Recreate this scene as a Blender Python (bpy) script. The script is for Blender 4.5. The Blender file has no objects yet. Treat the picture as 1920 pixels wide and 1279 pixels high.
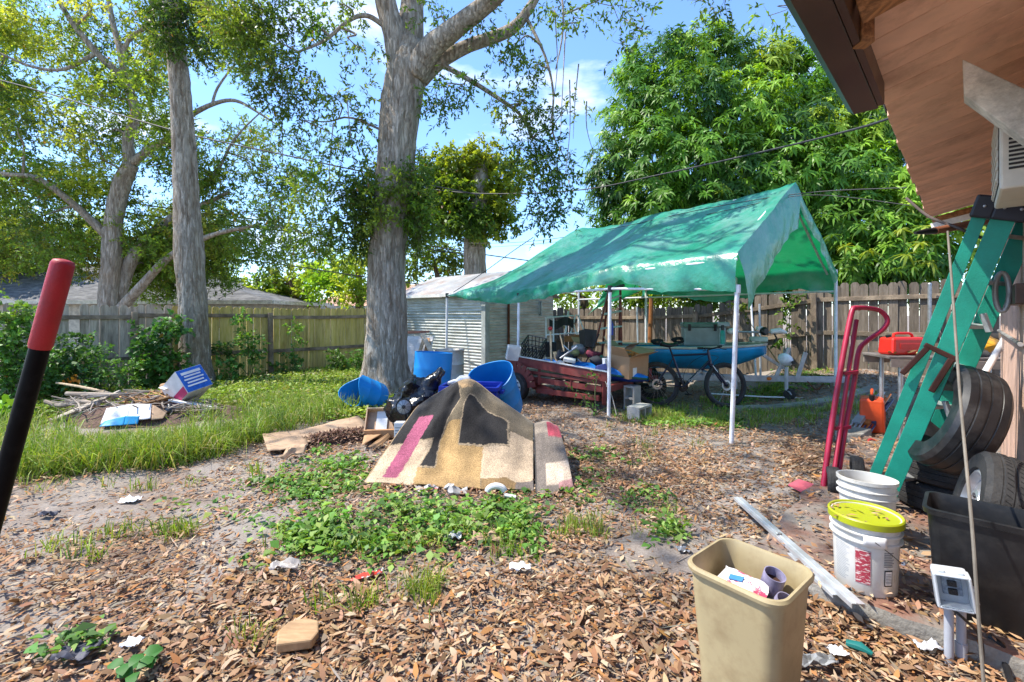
import bpy, math, random
import numpy as np
from mathutils import Vector, Matrix, Euler, noise as mnoise

random.seed(11)
RNG = np.random.default_rng(7)
SC = bpy.context.scene
COL = SC.collection

# ------------------------------------------------------------------ camera
F, CX, HY, CAMH = 853.0, 960.0, 590.0, 1.5      # focal length in photo pixels, principal column, horizon row, eye height
cam_data = bpy.data.cameras.new('camera')
cam_data.sensor_width = 36.0
cam_data.lens = 36.0 * F / 1920.0
cam_data.shift_y = -(639.5 - HY) / 1920.0
cam_data.clip_start = 0.05
cam_data.clip_end = 2000.0
cam = bpy.data.objects.new('camera', cam_data)
COL.objects.link(cam)
cam.location = (0, 0, CAMH)
cam.rotation_euler = (math.radians(90), 0, 0)
SC.camera = cam

# ------------------------------------------------------------------ sky, sun, exposure
SUN_AZ, SUN_EL = math.radians(-88), math.radians(58)     # azimuth from +Y towards +X
world = bpy.data.worlds.new('World')
SC.world = world
world.use_nodes = True
wn, wl = world.node_tree.nodes, world.node_tree.links
wn.clear()
w_out = wn.new('ShaderNodeOutputWorld')
w_bg = wn.new('ShaderNodeBackground')
w_sky = wn.new('ShaderNodeTexSky')
w_sky.sky_type = 'NISHITA'
w_sky.sun_disc = False
w_sky.sun_elevation = SUN_EL
w_sky.sun_rotation = SUN_AZ
w_sky.air_density = 1.0
w_sky.dust_density = 0.15
w_sky.ozone_density = 4.0
w_bg.inputs['Strength'].default_value = 0.15
w_tc = wn.new('ShaderNodeTexCoord')
w_map = wn.new('ShaderNodeMapping')
w_map.inputs['Scale'].default_value = (1.5, 1.5, 4.2)
w_map.inputs['Location'].default_value = (0.3, 0.15, 0.35)
w_no = wn.new('ShaderNodeTexNoise')
w_no.inputs['Scale'].default_value = 2.3
w_no.inputs['Detail'].default_value = 7
w_no.inputs['Roughness'].default_value = 0.55
w_rmp = wn.new('ShaderNodeValToRGB')
w_rmp.color_ramp.elements[0].position = 0.54
w_rmp.color_ramp.elements[0].color = (0, 0, 0, 1)
w_rmp.color_ramp.elements[1].position = 0.72
w_rmp.color_ramp.elements[1].color = (0.75, 0.75, 0.75, 1)
w_mix = wn.new('ShaderNodeMixRGB')
w_mix.inputs['Color2'].default_value = (4.4, 4.7, 5.2, 1)
wl.new(w_tc.outputs['Generated'], w_map.inputs['Vector'])
wl.new(w_map.outputs['Vector'], w_no.inputs['Vector'])
wl.new(w_no.outputs['Fac'], w_rmp.inputs['Fac'])
wl.new(w_rmp.outputs['Color'], w_mix.inputs['Fac'])
w_tint = wn.new('ShaderNodeMixRGB')
w_tint.blend_type = 'MULTIPLY'
w_tint.inputs['Fac'].default_value = 1.0
w_tint.inputs['Color2'].default_value = (0.76, 0.86, 0.98, 1)
wl.new(w_sky.outputs['Color'], w_tint.inputs['Color1'])
wl.new(w_tint.outputs['Color'], w_mix.inputs['Color1'])
wl.new(w_mix.outputs['Color'], w_bg.inputs['Color'])
wl.new(w_bg.outputs['Background'], w_out.inputs['Surface'])

sun_data = bpy.data.lights.new('sun', 'SUN')
sun_data.energy = 3.2
sun_data.angle = math.radians(0.55)
sun_data.color = (1.0, 0.94, 0.83)
sun = bpy.data.objects.new('sun', sun_data)
COL.objects.link(sun)
SUN_DIR = Vector((math.sin(SUN_AZ) * math.cos(SUN_EL), math.cos(SUN_AZ) * math.cos(SUN_EL), math.sin(SUN_EL)))
sun.rotation_euler = (-SUN_DIR).to_track_quat('-Z', 'Y').to_euler()
sun.location = SUN_DIR * 40

vs = SC.view_settings
vs.view_transform = 'Standard'
vs.look = 'None'
vs.exposure = 1.46
vs.gamma = 1.0
vs.use_curve_mapping = False
SC.cycles.max_bounces = 7
SC.cycles.diffuse_bounces = 4
SC.cycles.glossy_bounces = 3
SC.cycles.transmission_bounces = 5
SC.cycles.transparent_max_bounces = 6
SC.cycles.sample_clamp_indirect = 6.0
SC.cycles.use_denoising = True

# ------------------------------------------------------------------ layout helpers
def ss(a, b, x):
    t = np.clip((np.asarray(x, float) - a) / (b - a), 0, 1)
    return t * t * (3 - 2 * t)

def gz(x, y):
    """ground height: flat yard that rises towards the far right corner"""
    x = np.asarray(x, float); y = np.asarray(y, float)
    g = 0.42 * ss(4.0, 6.6, x) * ss(4.2, 7.0, y)
    g = g + 0.012 * np.sin(1.7 * x + 0.6) * np.sin(1.3 * y) + 0.008 * np.sin(3.9 * x - 2.1 * y)
    return g

def gf(x, y):
    return float(gz(x, y))

def P(px, py, d):
    return Vector(((px - CX) * d / F, d, CAMH - (py - HY) * d / F))

def V(*a):
    return Vector(a)

def hp(t, n, z=0.0):
    """house frame: t runs along the wall away from the viewer, n across towards the house"""
    return Vector((0.706 * t + 0.708 * n, 0.708 * t - 0.706 * n, z))

H_ANG = math.atan2(0.708, 0.706)

# ------------------------------------------------------------------ materials
MATS = {}
def node_mat(name):
    m = bpy.data.materials.new(name)
    m.use_nodes = True
    nt = m.node_tree
    nt.nodes.clear()
    out = nt.nodes.new('ShaderNodeOutputMaterial')
    return m, nt, out

def mat(name, col, rough=0.6, metal=0.0, var=0.18, scale=6.0, bump=0.0, bscale=60.0, col2=None, thr=(0.42, 0.62),
        spec=0.4, rand=0.0, stretch=(1, 1, 1), dirt_or_sheen=None, dirt_or_sheen_amt=0.4, dirt_or_sheen_scale=3.0, transl=None, trans_fac=0.35, emit=None):
    if name in MATS:
        return MATS[name]
    m, nt, out = node_mat(name)
    n, l = nt.nodes, nt.links
    b = n.new('ShaderNodeBsdfPrincipled')
    b.inputs['Metallic'].default_value = metal
    b.inputs['Specular IOR Level'].default_value = spec
    tc = n.new('ShaderNodeTexCoord')
    mp = n.new('ShaderNodeMapping')
    mp.inputs['Scale'].default_value = stretch
    l.new(tc.outputs['Object'], mp.inputs['Vector'])
    vec = mp.outputs['Vector']
    if rand > 0:
        oi = n.new('ShaderNodeObjectInfo')
        ad = n.new('ShaderNodeVectorMath'); ad.operation = 'ADD'
        sc_ = n.new('ShaderNodeVectorMath'); sc_.operation = 'SCALE'
        cx = n.new('ShaderNodeCombineXYZ')
        l.new(oi.outputs['Random'], cx.inputs[0]); l.new(oi.outputs['Random'], cx.inputs[1]); l.new(oi.outputs['Random'], cx.inputs[2])
        l.new(cx.outputs[0], sc_.inputs[0]); sc_.inputs['Scale'].default_value = 37.0
        l.new(vec, ad.inputs[0]); l.new(sc_.outputs[0], ad.inputs[1])
        vec = ad.outputs[0]
    no = n.new('ShaderNodeTexNoise')
    no.inputs['Scale'].default_value = scale
    no.inputs['Detail'].default_value = 6
    no.inputs['Roughness'].default_value = 0.62
    l.new(vec, no.inputs['Vector'])
    rp = n.new('ShaderNodeValToRGB')
    c = col
    c2 = col2 if col2 else tuple(min(1, x * (1 + var)) for x in c)
    c1 = c if col2 else tuple(x * (1 - var) for x in c)
    rp.color_ramp.elements[0].position = thr[0]; rp.color_ramp.elements[0].color = (*c1, 1)
    rp.color_ramp.elements[1].position = thr[1]; rp.color_ramp.elements[1].color = (*c2, 1)
    l.new(no.outputs['Fac'], rp.inputs['Fac'])
    colout = rp.outputs['Color']
    if dirt_or_sheen:
        dn = n.new('ShaderNodeTexNoise')
        dn.inputs['Scale'].default_value = dirt_or_sheen_scale
        dn.inputs['Detail'].default_value = 8
        dn.inputs['Roughness'].default_value = 0.7
        l.new(vec, dn.inputs['Vector'])
        dr = n.new('ShaderNodeValToRGB')
        dr.color_ramp.elements[0].position = 0.48; dr.color_ramp.elements[0].color = (0, 0, 0, 1)
        dr.color_ramp.elements[1].position = 0.70; dr.color_ramp.elements[1].color = (dirt_or_sheen_amt,) * 3 + (1,)
        l.new(dn.outputs['Fac'], dr.inputs['Fac'])
        mx = n.new('ShaderNodeMixRGB')
        l.new(dr.outputs['Color'], mx.inputs['Fac'])
        l.new(colout, mx.inputs['Color1'])
        mx.inputs['Color2'].default_value = (*dirt_or_sheen, 1)
        colout = mx.outputs['Color']
    if rand > 0:
        mr = n.new('ShaderNodeMapRange')
        mr.inputs['To Min'].default_value = 1 - rand
        mr.inputs['To Max'].default_value = 1 + rand
        l.new(oi.outputs['Random'], mr.inputs['Value'])
        vm = n.new('ShaderNodeVectorMath'); vm.operation = 'SCALE'
        l.new(colout, vm.inputs[0]); l.new(mr.outputs['Result'], vm.inputs['Scale'])
        colout = vm.outputs[0]
    l.new(colout, b.inputs['Base Color'])
    rr = n.new('ShaderNodeMapRange')
    rr.inputs['To Min'].default_value = max(0.03, rough - 0.1)
    rr.inputs['To Max'].default_value = min(1, rough + 0.12)
    l.new(no.outputs['Fac'], rr.inputs['Value'])
    l.new(rr.outputs['Result'], b.inputs['Roughness'])
    if bump > 0:
        bn = n.new('ShaderNodeTexNoise')
        bn.inputs['Scale'].default_value = bscale
        bn.inputs['Detail'].default_value = 5
        l.new(vec, bn.inputs['Vector'])
        bp = n.new('ShaderNodeBump')
        bp.inputs['Strength'].default_value = bump
        bp.inputs['Distance'].default_value = 0.02
        l.new(bn.outputs['Fac'], bp.inputs['Height'])
        l.new(bp.outputs['Normal'], b.inputs['Normal'])
    last = b.outputs['BSDF']
    if transl:
        tr = n.new('ShaderNodeBsdfTranslucent')
        tr.inputs['Color'].default_value = (*transl, 1)
        ms = n.new('ShaderNodeMixShader')
        ms.inputs['Fac'].default_value = trans_fac
        l.new(last, ms.inputs[1]); l.new(tr.outputs[0], ms.inputs[2])
        last = ms.outputs[0]
    l.new(last, out.inputs['Surface'])
    MATS[name] = m
    return m

def leaf_mat(name, rough=0.45, trans=0.4, spec=0.35, tint=(1.35, 1.25, 0.45), attr='Col'):
    """leaf colour comes from the per-leaf colour of the foliage"""
    if name in MATS:
        return MATS[name]
    m, nt, out = node_mat(name)
    n, l = nt.nodes, nt.links
    at = n.new('ShaderNodeAttribute'); at.attribute_name = attr
    b = n.new('ShaderNodeBsdfPrincipled')
    b.inputs['Roughness'].default_value = rough
    b.inputs['Specular IOR Level'].default_value = spec
    l.new(at.outputs['Color'], b.inputs['Base Color'])
    if trans > 0:
        vm = n.new('ShaderNodeVectorMath'); vm.operation = 'MULTIPLY'
        vm.inputs[1].default_value = tint
        l.new(at.outputs['Color'], vm.inputs[0])
        tr = n.new('ShaderNodeBsdfTranslucent')
        l.new(vm.outputs[0], tr.inputs['Color'])
        ms = n.new('ShaderNodeMixShader'); ms.inputs['Fac'].default_value = trans
        l.new(b.outputs[0], ms.inputs[1]); l.new(tr.outputs[0], ms.inputs[2])
        l.new(ms.outputs[0], out.inputs['Surface'])
    else:
        l.new(b.outputs[0], out.inputs['Surface'])
    MATS[name] = m
    return m

# ------------------------------------------------------------------ mesh builder
def frame(axis, up=None):
    a = Vector(axis).normalized()
    u = Vector(up) if up else (Vector((0, 0, 1)) if abs(a.z) < 0.95 else Vector((1, 0, 0)))
    x = u.cross(a)
    if x.length < 1e-6:
        x = Vector((1, 0, 0)).cross(a)
    x.normalize()
    return x, a.cross(x), a

class MB:
    def __init__(self):
        self.v = []; self.f = []; self.mi = []; self.cur = 0
    def add(self, vs, fs):
        o = len(self.v)
        self.v += [tuple(p) for p in vs]
        for f in fs:
            self.f.append(tuple(i + o for i in f)); self.mi.append(self.cur)
        return self
    def box(self, c, s, M=None, taper=1.0):
        hx, hy, hz = s[0] / 2, s[1] / 2, s[2] / 2
        p = []
        for z in (-1, 1):
            k = taper if z > 0 else 1.0
            for x, y in ((-1, -1), (1, -1), (1, 1), (-1, 1)):
                q = Vector((x * hx * k, y * hy * k, z * hz))
                if M is not None: q = M @ q
                p.append(q + Vector(c))
        return self.add(p, [(0, 3, 2, 1), (4, 5, 6, 7), (0, 1, 5, 4), (1, 2, 6, 5), (2, 3, 7, 6), (3, 0, 4, 7)])
    def bar(self, a, b, w, h, up=None):
        """rectangular bar from a to b"""
        a, b = Vector(a), Vector(b)
        x, y, z = frame(b - a, up)
        p = []
        for q in (a, b):
            for i, j in ((-1, -1), (1, -1), (1, 1), (-1, 1)):
                p.append(q + x * (i * w / 2) + y * (j * h / 2))
        return self.add(p, [(0, 3, 2, 1), (4, 5, 6, 7), (0, 1, 5, 4), (1, 2, 6, 5), (2, 3, 7, 6), (3, 0, 4, 7)])
    def tube(self, pts, r, n=8, cap=True, closed=False):
        pts = [Vector(p) for p in pts]
        m = len(pts)
        rs = r if isinstance(r, (list, tuple)) else [r] * m
        vs, fs = [], []
        px = None
        for i, p in enumerate(pts):
            if closed: d = pts[(i + 1) % m] - pts[i - 1]
            else: d = pts[min(i + 1, m - 1)] - pts[max(i - 1, 0)]
            if d.length < 1e-9: d = Vector((0, 0, 1))
            d.normalize()
            if px is None: x, y, _ = frame(d)
            else:
                x = px - d * px.dot(d)
                if x.length < 1e-6: x, y, _ = frame(d)
                x.normalize(); y = d.cross(x)
            px = x
            for k in range(n):
                a = 2 * math.pi * k / n
                vs.append(p + (x * math.cos(a) + y * math.sin(a)) * rs[i])
        seg = m if closed else m - 1
        for i in range(seg):
            j = (i + 1) % m
            for k in range(n):
                k2 = (k + 1) % n
                fs.append((i * n + k, i * n + k2, j * n + k2, j * n + k))
        if cap and not closed:
            fs.append(tuple(range(n - 1, -1, -1)))
            fs.append(tuple((m - 1) * n + k for k in range(n)))
        return self.add(vs, fs)
    def lathe(self, prof, n=24, M=None, cap0=False, cap1=False, sx=1.0, sy=1.0):
        """prof: list of (radius, height) turned about local Z"""
        vs, fs = [], []
        for r, h in prof:
            for k in range(n):
                a = 2 * math.pi * k / n
                q = Vector((r * math.cos(a) * sx, r * math.sin(a) * sy, h))
                vs.append(M @ q if M is not None else q)
        for i in range(len(prof) - 1):
            for k in range(n):
                k2 = (k + 1) % n
                fs.append((i * n + k, i * n + k2, (i + 1) * n + k2, (i + 1) * n + k))
        if cap0: fs.append(tuple(range(n - 1, -1, -1)))
        if cap1: fs.append(tuple((len(prof) - 1) * n + k for k in range(n)))
        return self.add(vs, fs)
    def grid(self, fn, nu, nv, closed_u=False):
        vs, fs = [], []
        for j in range(nv + 1):
            for i in range(nu + 1):
                vs.append(fn(i / nu, j / nv))
        for j in range(nv):
            for i in range(nu):
                a = j * (nu + 1) + i
                fs.append((a, a + 1, a + nu + 2, a + nu + 1))
        return self.add(vs, fs)
    def prism(self, poly, h0, h1, M=None):
        """polygon in local XY pushed from h0 to h1 in Z"""
        n = len(poly)
        vs = [Vector((x, y, h0)) for x, y in poly] + [Vector((x, y, h1)) for x, y in poly]
        if M is not None: vs = [M @ q for q in vs]
        fs = [tuple(range(n - 1, -1, -1)), tuple(range(n, 2 * n))]
        for i in range(n):
            j = (i + 1) % n
            fs.append((i, j, n + j, n + i))
        return self.add(vs, fs)
    def ball(self, c, r, n=12, m=8, M=None):
        rx, ry, rz = r if isinstance(r, (list, tuple)) else (r, r, r)
        prof = []
        vs, fs = [], []
        for i in range(m + 1):
            th = math.pi * i / m
            for k in range(n):
                a = 2 * math.pi * k / n
                q = Vector((rx * math.sin(th) * math.cos(a), ry * math.sin(th) * math.sin(a), rz * math.cos(th)))
                if M is not None: q = M @ q
                vs.append(q + Vector(c))
        for i in range(m):
            for k in range(n):
                k2 = (k + 1) % n
                fs.append((i * n + k, (i + 1) * n + k, (i + 1) * n + k2, i * n + k2))
        return self.add(vs, fs)
    def jitter(self, amp, scale=3.0, seed=0.0):
        self.v = [tuple(Vector(p) + mnoise.noise_vector(Vector(p) * scale + Vector((seed, seed * 1.7, 0))) * amp) for p in self.v]
        return self
    def mesh(self, name, mats, smooth=False):
        me = bpy.data.meshes.new(name)
        me.from_pydata(self.v, [], self.f)
        for mm in (mats if isinstance(mats, (list, tuple)) else [mats]):
            me.materials.append(mm)
        if max(self.mi, default=0) > 0:
            me.polygons.foreach_set('material_index', self.mi)
        if smooth:
            me.polygons.foreach_set('use_smooth', [True] * len(me.polygons))
        me.update()
        return me
    def build(self, name, mats, parent=None, smooth=False, bevel=0.0, angle=35, solid=0.0, sub=0, world=True):
        """links the shape as one mesh object; in a thing the shape is given in world space and moved into the thing's frame"""
        if parent is not None and world:
            off = root_loc(parent)
            self.v = [(p[0] - off[0], p[1] - off[1], p[2] - off[2]) for p in self.v]
        me = self.mesh(name, mats, smooth)
        o = bpy.data.objects.new(name, me)
        COL.objects.link(o)
        if parent is not None: o.parent = parent
        if solid:
            md = o.modifiers.new('thick', 'SOLIDIFY'); md.thickness = solid; md.offset = 0
        if bevel:
            md = o.modifiers.new('edge', 'BEVEL'); md.width = bevel; md.segments = 2; md.limit_method = 'ANGLE'; md.angle_limit = math.radians(50)
        if sub:
            md = o.modifiers.new('sub', 'SUBSURF'); md.levels = sub; md.render_levels = sub
        if smooth and not sub:
            me.set_sharp_from_angle(angle=math.radians(angle))
        return o

ROOTS = {}
def root_loc(o):
    while o.parent is not None: o = o.parent
    return ROOTS.get(o.name, (0, 0, 0))

def tag(o, label=None, cat=None, group=None, kind=None):
    if label: o['label'] = label
    if cat: o['category'] = cat
    if group: o['group'] = group
    if kind: o['kind'] = kind
    return o

def thing(name, label, cat, loc, group=None, rot=(0, 0, 0)):
    o = bpy.data.objects.new(name, None)
    COL.objects.link(o)
    o.empty_display_size = 0.1
    o.location = loc
    o.rotation_euler = rot
    ROOTS[o.name] = tuple(loc) if not any(rot) else (0, 0, 0)
    return tag(o, label, cat, group)

def RZ(a): return Matrix.Rotation(a, 3, 'Z')
def TM(loc, rx=0, ry=0, rz=0):
    return Matrix.Translation(loc) @ Euler((rx, ry, rz)).to_matrix().to_4x4()
def AX(loc, axis, up=None):
    """matrix whose local Z looks along axis"""
    x, y, z = frame(axis, up)
    M = Matrix((x, y, z)).transposed().to_4x4()
    M.translation = Vector(loc)
    return M

def catmull(pts, n=6):
    pts = [Vector(p) for p in pts]
    out = []
    for i in range(len(pts) - 1):
        p0 = pts[max(i - 1, 0)]; p1 = pts[i]; p2 = pts[i + 1]; p3 = pts[min(i + 2, len(pts) - 1)]
        for k in range(n):
            t = k / n
            out.append(0.5 * ((2 * p1) + (-p0 + p2) * t + (2 * p0 - 5 * p1 + 4 * p2 - p3) * t * t + (-p0 + 3 * p1 - 3 * p2 + p3) * t ** 3))
    out.append(pts[-1])
    return out

def lerps(vals, n):
    out = []
    for i in range(len(vals) - 1):
        for k in range(n): out.append(vals[i] + (vals[i + 1] - vals[i]) * k / n)
    out.append(vals[-1])
    return out

# ------------------------------------------------------------------ foliage from arrays
def np_mesh(name, verts, faces_flat, starts, cols, mats, parent=None, smooth=False):
    me = bpy.data.meshes.new(name)
    nv = len(verts)
    me.vertices.add(nv)
    me.vertices.foreach_set('co', np.ascontiguousarray(verts, dtype=np.float32).ravel())
    me.loops.add(len(faces_flat))
    me.loops.foreach_set('vertex_index', np.ascontiguousarray(faces_flat, dtype=np.int32))
    me.polygons.add(len(starts))
    me.polygons.foreach_set('loop_start', np.ascontiguousarray(starts, dtype=np.int32))
    if cols is not None:
        ca = me.color_attributes.new('Col', 'FLOAT_COLOR', 'POINT')
        c4 = np.ones((nv, 4), np.float32); c4[:, :3] = cols
        ca.data.foreach_set('color', c4.ravel())
    me.materials.append(mats)
    me.update(calc_edges=True)
    me.validate()
    if smooth: me.polygons.foreach_set('use_smooth', np.ones(len(starts), bool))
    o = bpy.data.objects.new(name, me)
    COL.objects.link(o)
    if parent is not None: o.parent = parent
    return o

def unit(a):
    return a / np.maximum(np.linalg.norm(a, axis=1, keepdims=True), 1e-9)

def leaf_arrays(pos, dirs, nor, length, width, cols, fold=0.25, droop=0.0, long=False):
    dirs = unit(dirs)
    side = unit(np.cross(dirs, nor))
    up = unit(np.cross(side, dirs))
    L = length[:, None]; W = width[:, None]
    if not long:
        m = pos + dirs * L * 0.45 
        a = m + side * W * 0.5 + up * W * fold
        b = m - side * W * 0.5 + up * W * fold
        tip = pos + dirs * L - np.array([0, 0, 1.0]) * L * droop
        v = np.stack([pos, a, tip, b], 1)
        n = len(pos)
        idx = np.arange(n * 4).reshape(n, 4)
        return v.reshape(-1, 3), idx.ravel(), np.arange(n) * 4, np.repeat(cols, 4, axis=0)
    dn = np.array([0, 0, 1.0])
    c1 = pos + dirs * L * 0.3 - dn * L * droop * 0.09
    c2 = pos + dirs * L * 0.68 - dn * L * droop * 0.46
    tip = pos + dirs * L * 0.96 - dn * L * droop
    v = np.stack([pos, c1 + side * W * 0.48 + up * W * fold, c1 - side * W * 0.48 + up * W * fold,
                  c2 + side * W * 0.4 + up * W * fold, c2 - side * W * 0.4 + up * W * fold, tip], 1)
    n = len(pos)
    base = (np.arange(n) * 6)[:, None]
    fl = (base + np.array([0, 1, 2, 1, 3, 4, 2, 3, 5, 4])[None, :]).ravel()
    st = ((np.arange(n) * 10)[:, None] + np.array([0, 3, 7])[None, :]).ravel()
    return v.reshape(-1, 3), fl, st, np.repeat(cols, 6, axis=0)

def merge_arrays(parts):
    vs, fl, st, cs = [], [], [], []
    nv = nl = 0
    for v, f, s, c in parts:
        vs.append(v); fl.append(f + nv); st.append(s + nl); cs.append(c)
        nv += len(v); nl += len(f)
    return np.concatenate(vs), np.concatenate(fl), np.concatenate(st), np.concatenate(cs)

def leaf_obj(name, parts, material, parent=None, kind='stuff', origin=None):
    v, f, s, c = merge_arrays(parts) if isinstance(parts, list) else parts
    if parent is not None:
        v = v - np.array(root_loc(parent))
    o = np_mesh(name, v, f, s, c, material, parent)
    if kind: o['kind'] = kind
    return o

def pick_cols(n, palette, jit=0.18):
    pal = np.array([p[:3] for p in palette]); w = np.array([p[3] if len(p) > 3 else 1 for p in palette], float)
    i = RNG.choice(len(pal), n, p=w / w.sum())
    c = pal[i] * (1 + RNG.normal(0, jit, (n, 1))) * (1 + RNG.normal(0, jit * 0.35, (n, 3)))
    return np.clip(c, 0.004, 0.95)

def rand_unit(n):
    return unit(RNG.normal(size=(n, 3)))

def sprigs(centers, radii, counts, per=12, stem=0.32, leaf=(0.085, 0.036), palette=None, droop=0.3, long=False, shell=0.5, stem_col=(0.16, 0.12, 0.09), stem_w=0.008):
    """sprigs of leaves spread through ellipsoidal clumps"""
    parts = []
    O, Dv, Cc = [], [], []
    for c, r, k in zip(centers, radii, counts):
        if k <= 0: continue
        u = rand_unit(k) * (RNG.random((k, 1)) ** shell)
        o = np.array(c) + u * np.array(r)
        d = u * 0.9 + RNG.normal(0, 0.7, (k, 3))
        d[:, 2] -= droop
        O.append(o); Dv.append(unit(d))
        base = pick_cols(1, palette, 0.12)[0]
        Cc.append(np.repeat(base[None, :], k, 0) * (1 + RNG.normal(0, 0.14, (k, 1))))
    O = np.concatenate(O); Dv = np.concatenate(Dv); Cc = np.concatenate(Cc)
    n = len(O)
    sl = stem * RNG.uniform(0.6, 1.3, n)
    # leaves along the sprig
    t = np.tile(np.linspace(0.12, 1.0, per), n)
    ii = np.repeat(np.arange(n), per)
    pos = O[ii] + Dv[ii] * (t * sl[ii])[:, None] - np.array([0, 0, 1.0]) * (0.25 * droop * (t ** 2) * sl[ii])[:, None]
    ld = Dv[ii] * 0.6 + RNG.normal(0, 0.75, (n * per, 3)) + np.array([0, 0, -0.25 * droop])
    nor = RNG.normal(0, 0.6, (n * per, 3)) + np.array([0, 0, 1.0])
    L = leaf[0] * RNG.uniform(0.65, 1.3, n * per); W = leaf[1] * RNG.uniform(0.7, 1.25, n * per)
    cols = np.clip(Cc[ii] * (1 + RNG.normal(0, 0.16, (n * per, 1))), 0.004, 0.9)
    odd = RNG.random(n * per) < 0.012
    cols[odd] = np.array([0.30, 0.17, 0.05])
    parts.append(leaf_arrays(pos, ld, nor, L, W, cols, 0.2, 0.12 * droop, long))
    if stem_w > 0:
        parts.append(leaf_arrays(O - Dv * 0.1, Dv, RNG.normal(size=(n, 3)), sl + 0.1, np.full(n, stem_w), np.repeat(np.array([stem_col]), n, 0), 0.3, 0.25 * droop))
    return parts

# ================================================================== ground
def ground_material():
    m, nt, out = node_mat('soil')
    n, l = nt.nodes, nt.links
    b = n.new('ShaderNodeBsdfPrincipled'); b.inputs['Roughness'].default_value = 0.95
    b.inputs['Specular IOR Level'].default_value = 0.1
    g = n.new('ShaderNodeNewGeometry')
    def noise(scale, detail=8, rough=0.65):
        t = n.new('ShaderNodeTexNoise'); t.inputs['Scale'].default_value = scale
        t.inputs['Detail'].default_value = detail; t.inputs['Roughness'].default_value = rough
        l.new(g.outputs['Position'], t.inputs['Vector']); return t
    def ramp(src, a, b_, ca, cb):
        r = n.new('ShaderNodeValToRGB')
        r.color_ramp.elements[0].position = a; r.color_ramp.elements[0].color = (*ca, 1)
        r.color_ramp.elements[1].position = b_; r.color_ramp.elements[1].color = (*cb, 1)
        l.new(src, r.inputs['Fac']); return r
    fine = noise(55, 6, 0.8)
    sand = ramp(fine.outputs['Fac'], 0.35, 0.7, (0.20, 0.17, 0.145), (0.37, 0.325, 0.285))
    mid = noise(14, 8, 0.75)
    soil = ramp(mid.outputs['Fac'], 0.35, 0.68, (0.10, 0.072, 0.053), (0.25, 0.165, 0.115))
    big = noise(0.75, 4, 0.6)
    msk = ramp(big.outputs['Fac'], 0.34, 0.52, (0, 0, 0), (1, 1, 1))
    mx = n.new('ShaderNodeMixRGB')
    l.new(msk.outputs['Color'], mx.inputs['Fac']); l.new(soil.outputs['Color'], mx.inputs['Color1']); l.new(sand.outputs['Color'], mx.inputs['Color2'])
    l.new(mx.outputs['Color'], b.inputs['Base Color'])
    bp = n.new('ShaderNodeBump'); bp.inputs['Strength'].default_value = 0.7; bp.inputs['Distance'].default_value = 0.03
    l.new(mid.outputs['Fac'], bp.inputs['Height']); l.new(bp.outputs['Normal'], b.inputs['Normal'])
    l.new(b.outputs[0], out.inputs['Surface'])
    return m

def make_ground():
    xs = np.concatenate([[-400, -150, -60, -30, -18], np.arange(-12, 9.01, 0.1), [12, 18, 30, 60, 150, 400]])
    ys = np.concatenate([[-60, -20, -6, -2], np.arange(0, 17.01, 0.1), [20, 26, 40, 80, 160, 300, 600]])
    X, Y = np.meshgrid(xs, ys)
    Z = gz(X, Y)
    near = (np.abs(X) < 12) & (Y > 0) & (Y < 17)
    bumps = np.zeros_like(Z)
    for k in range(26):
        a = RNG.uniform(0, 6.28); fq = RNG.uniform(2, 12); ph = RNG.uniform(0, 6.28)
        bumps += np.sin((X * math.cos(a) + Y * math.sin(a)) * fq + ph) * (0.009 / math.sqrt(fq))
    Z = Z + np.where(near, bumps, 0)
    v = np.stack([X, Y, Z], -1).reshape(-1, 3)
    ny, nx = X.shape
    i = np.arange((ny - 1) * (nx - 1)); r, c = i // (nx - 1), i % (nx - 1)
    a = r * nx + c
    fl = np.stack([a, a + 1, a + nx + 1, a + nx], 1).ravel()
    o = np_mesh('ground', v, fl, np.arange(len(i)) * 4, None, ground_material(), smooth=True)
    tag(o, 'sandy brown yard soil under leaves and grass', kind='structure')
make_ground()

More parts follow.
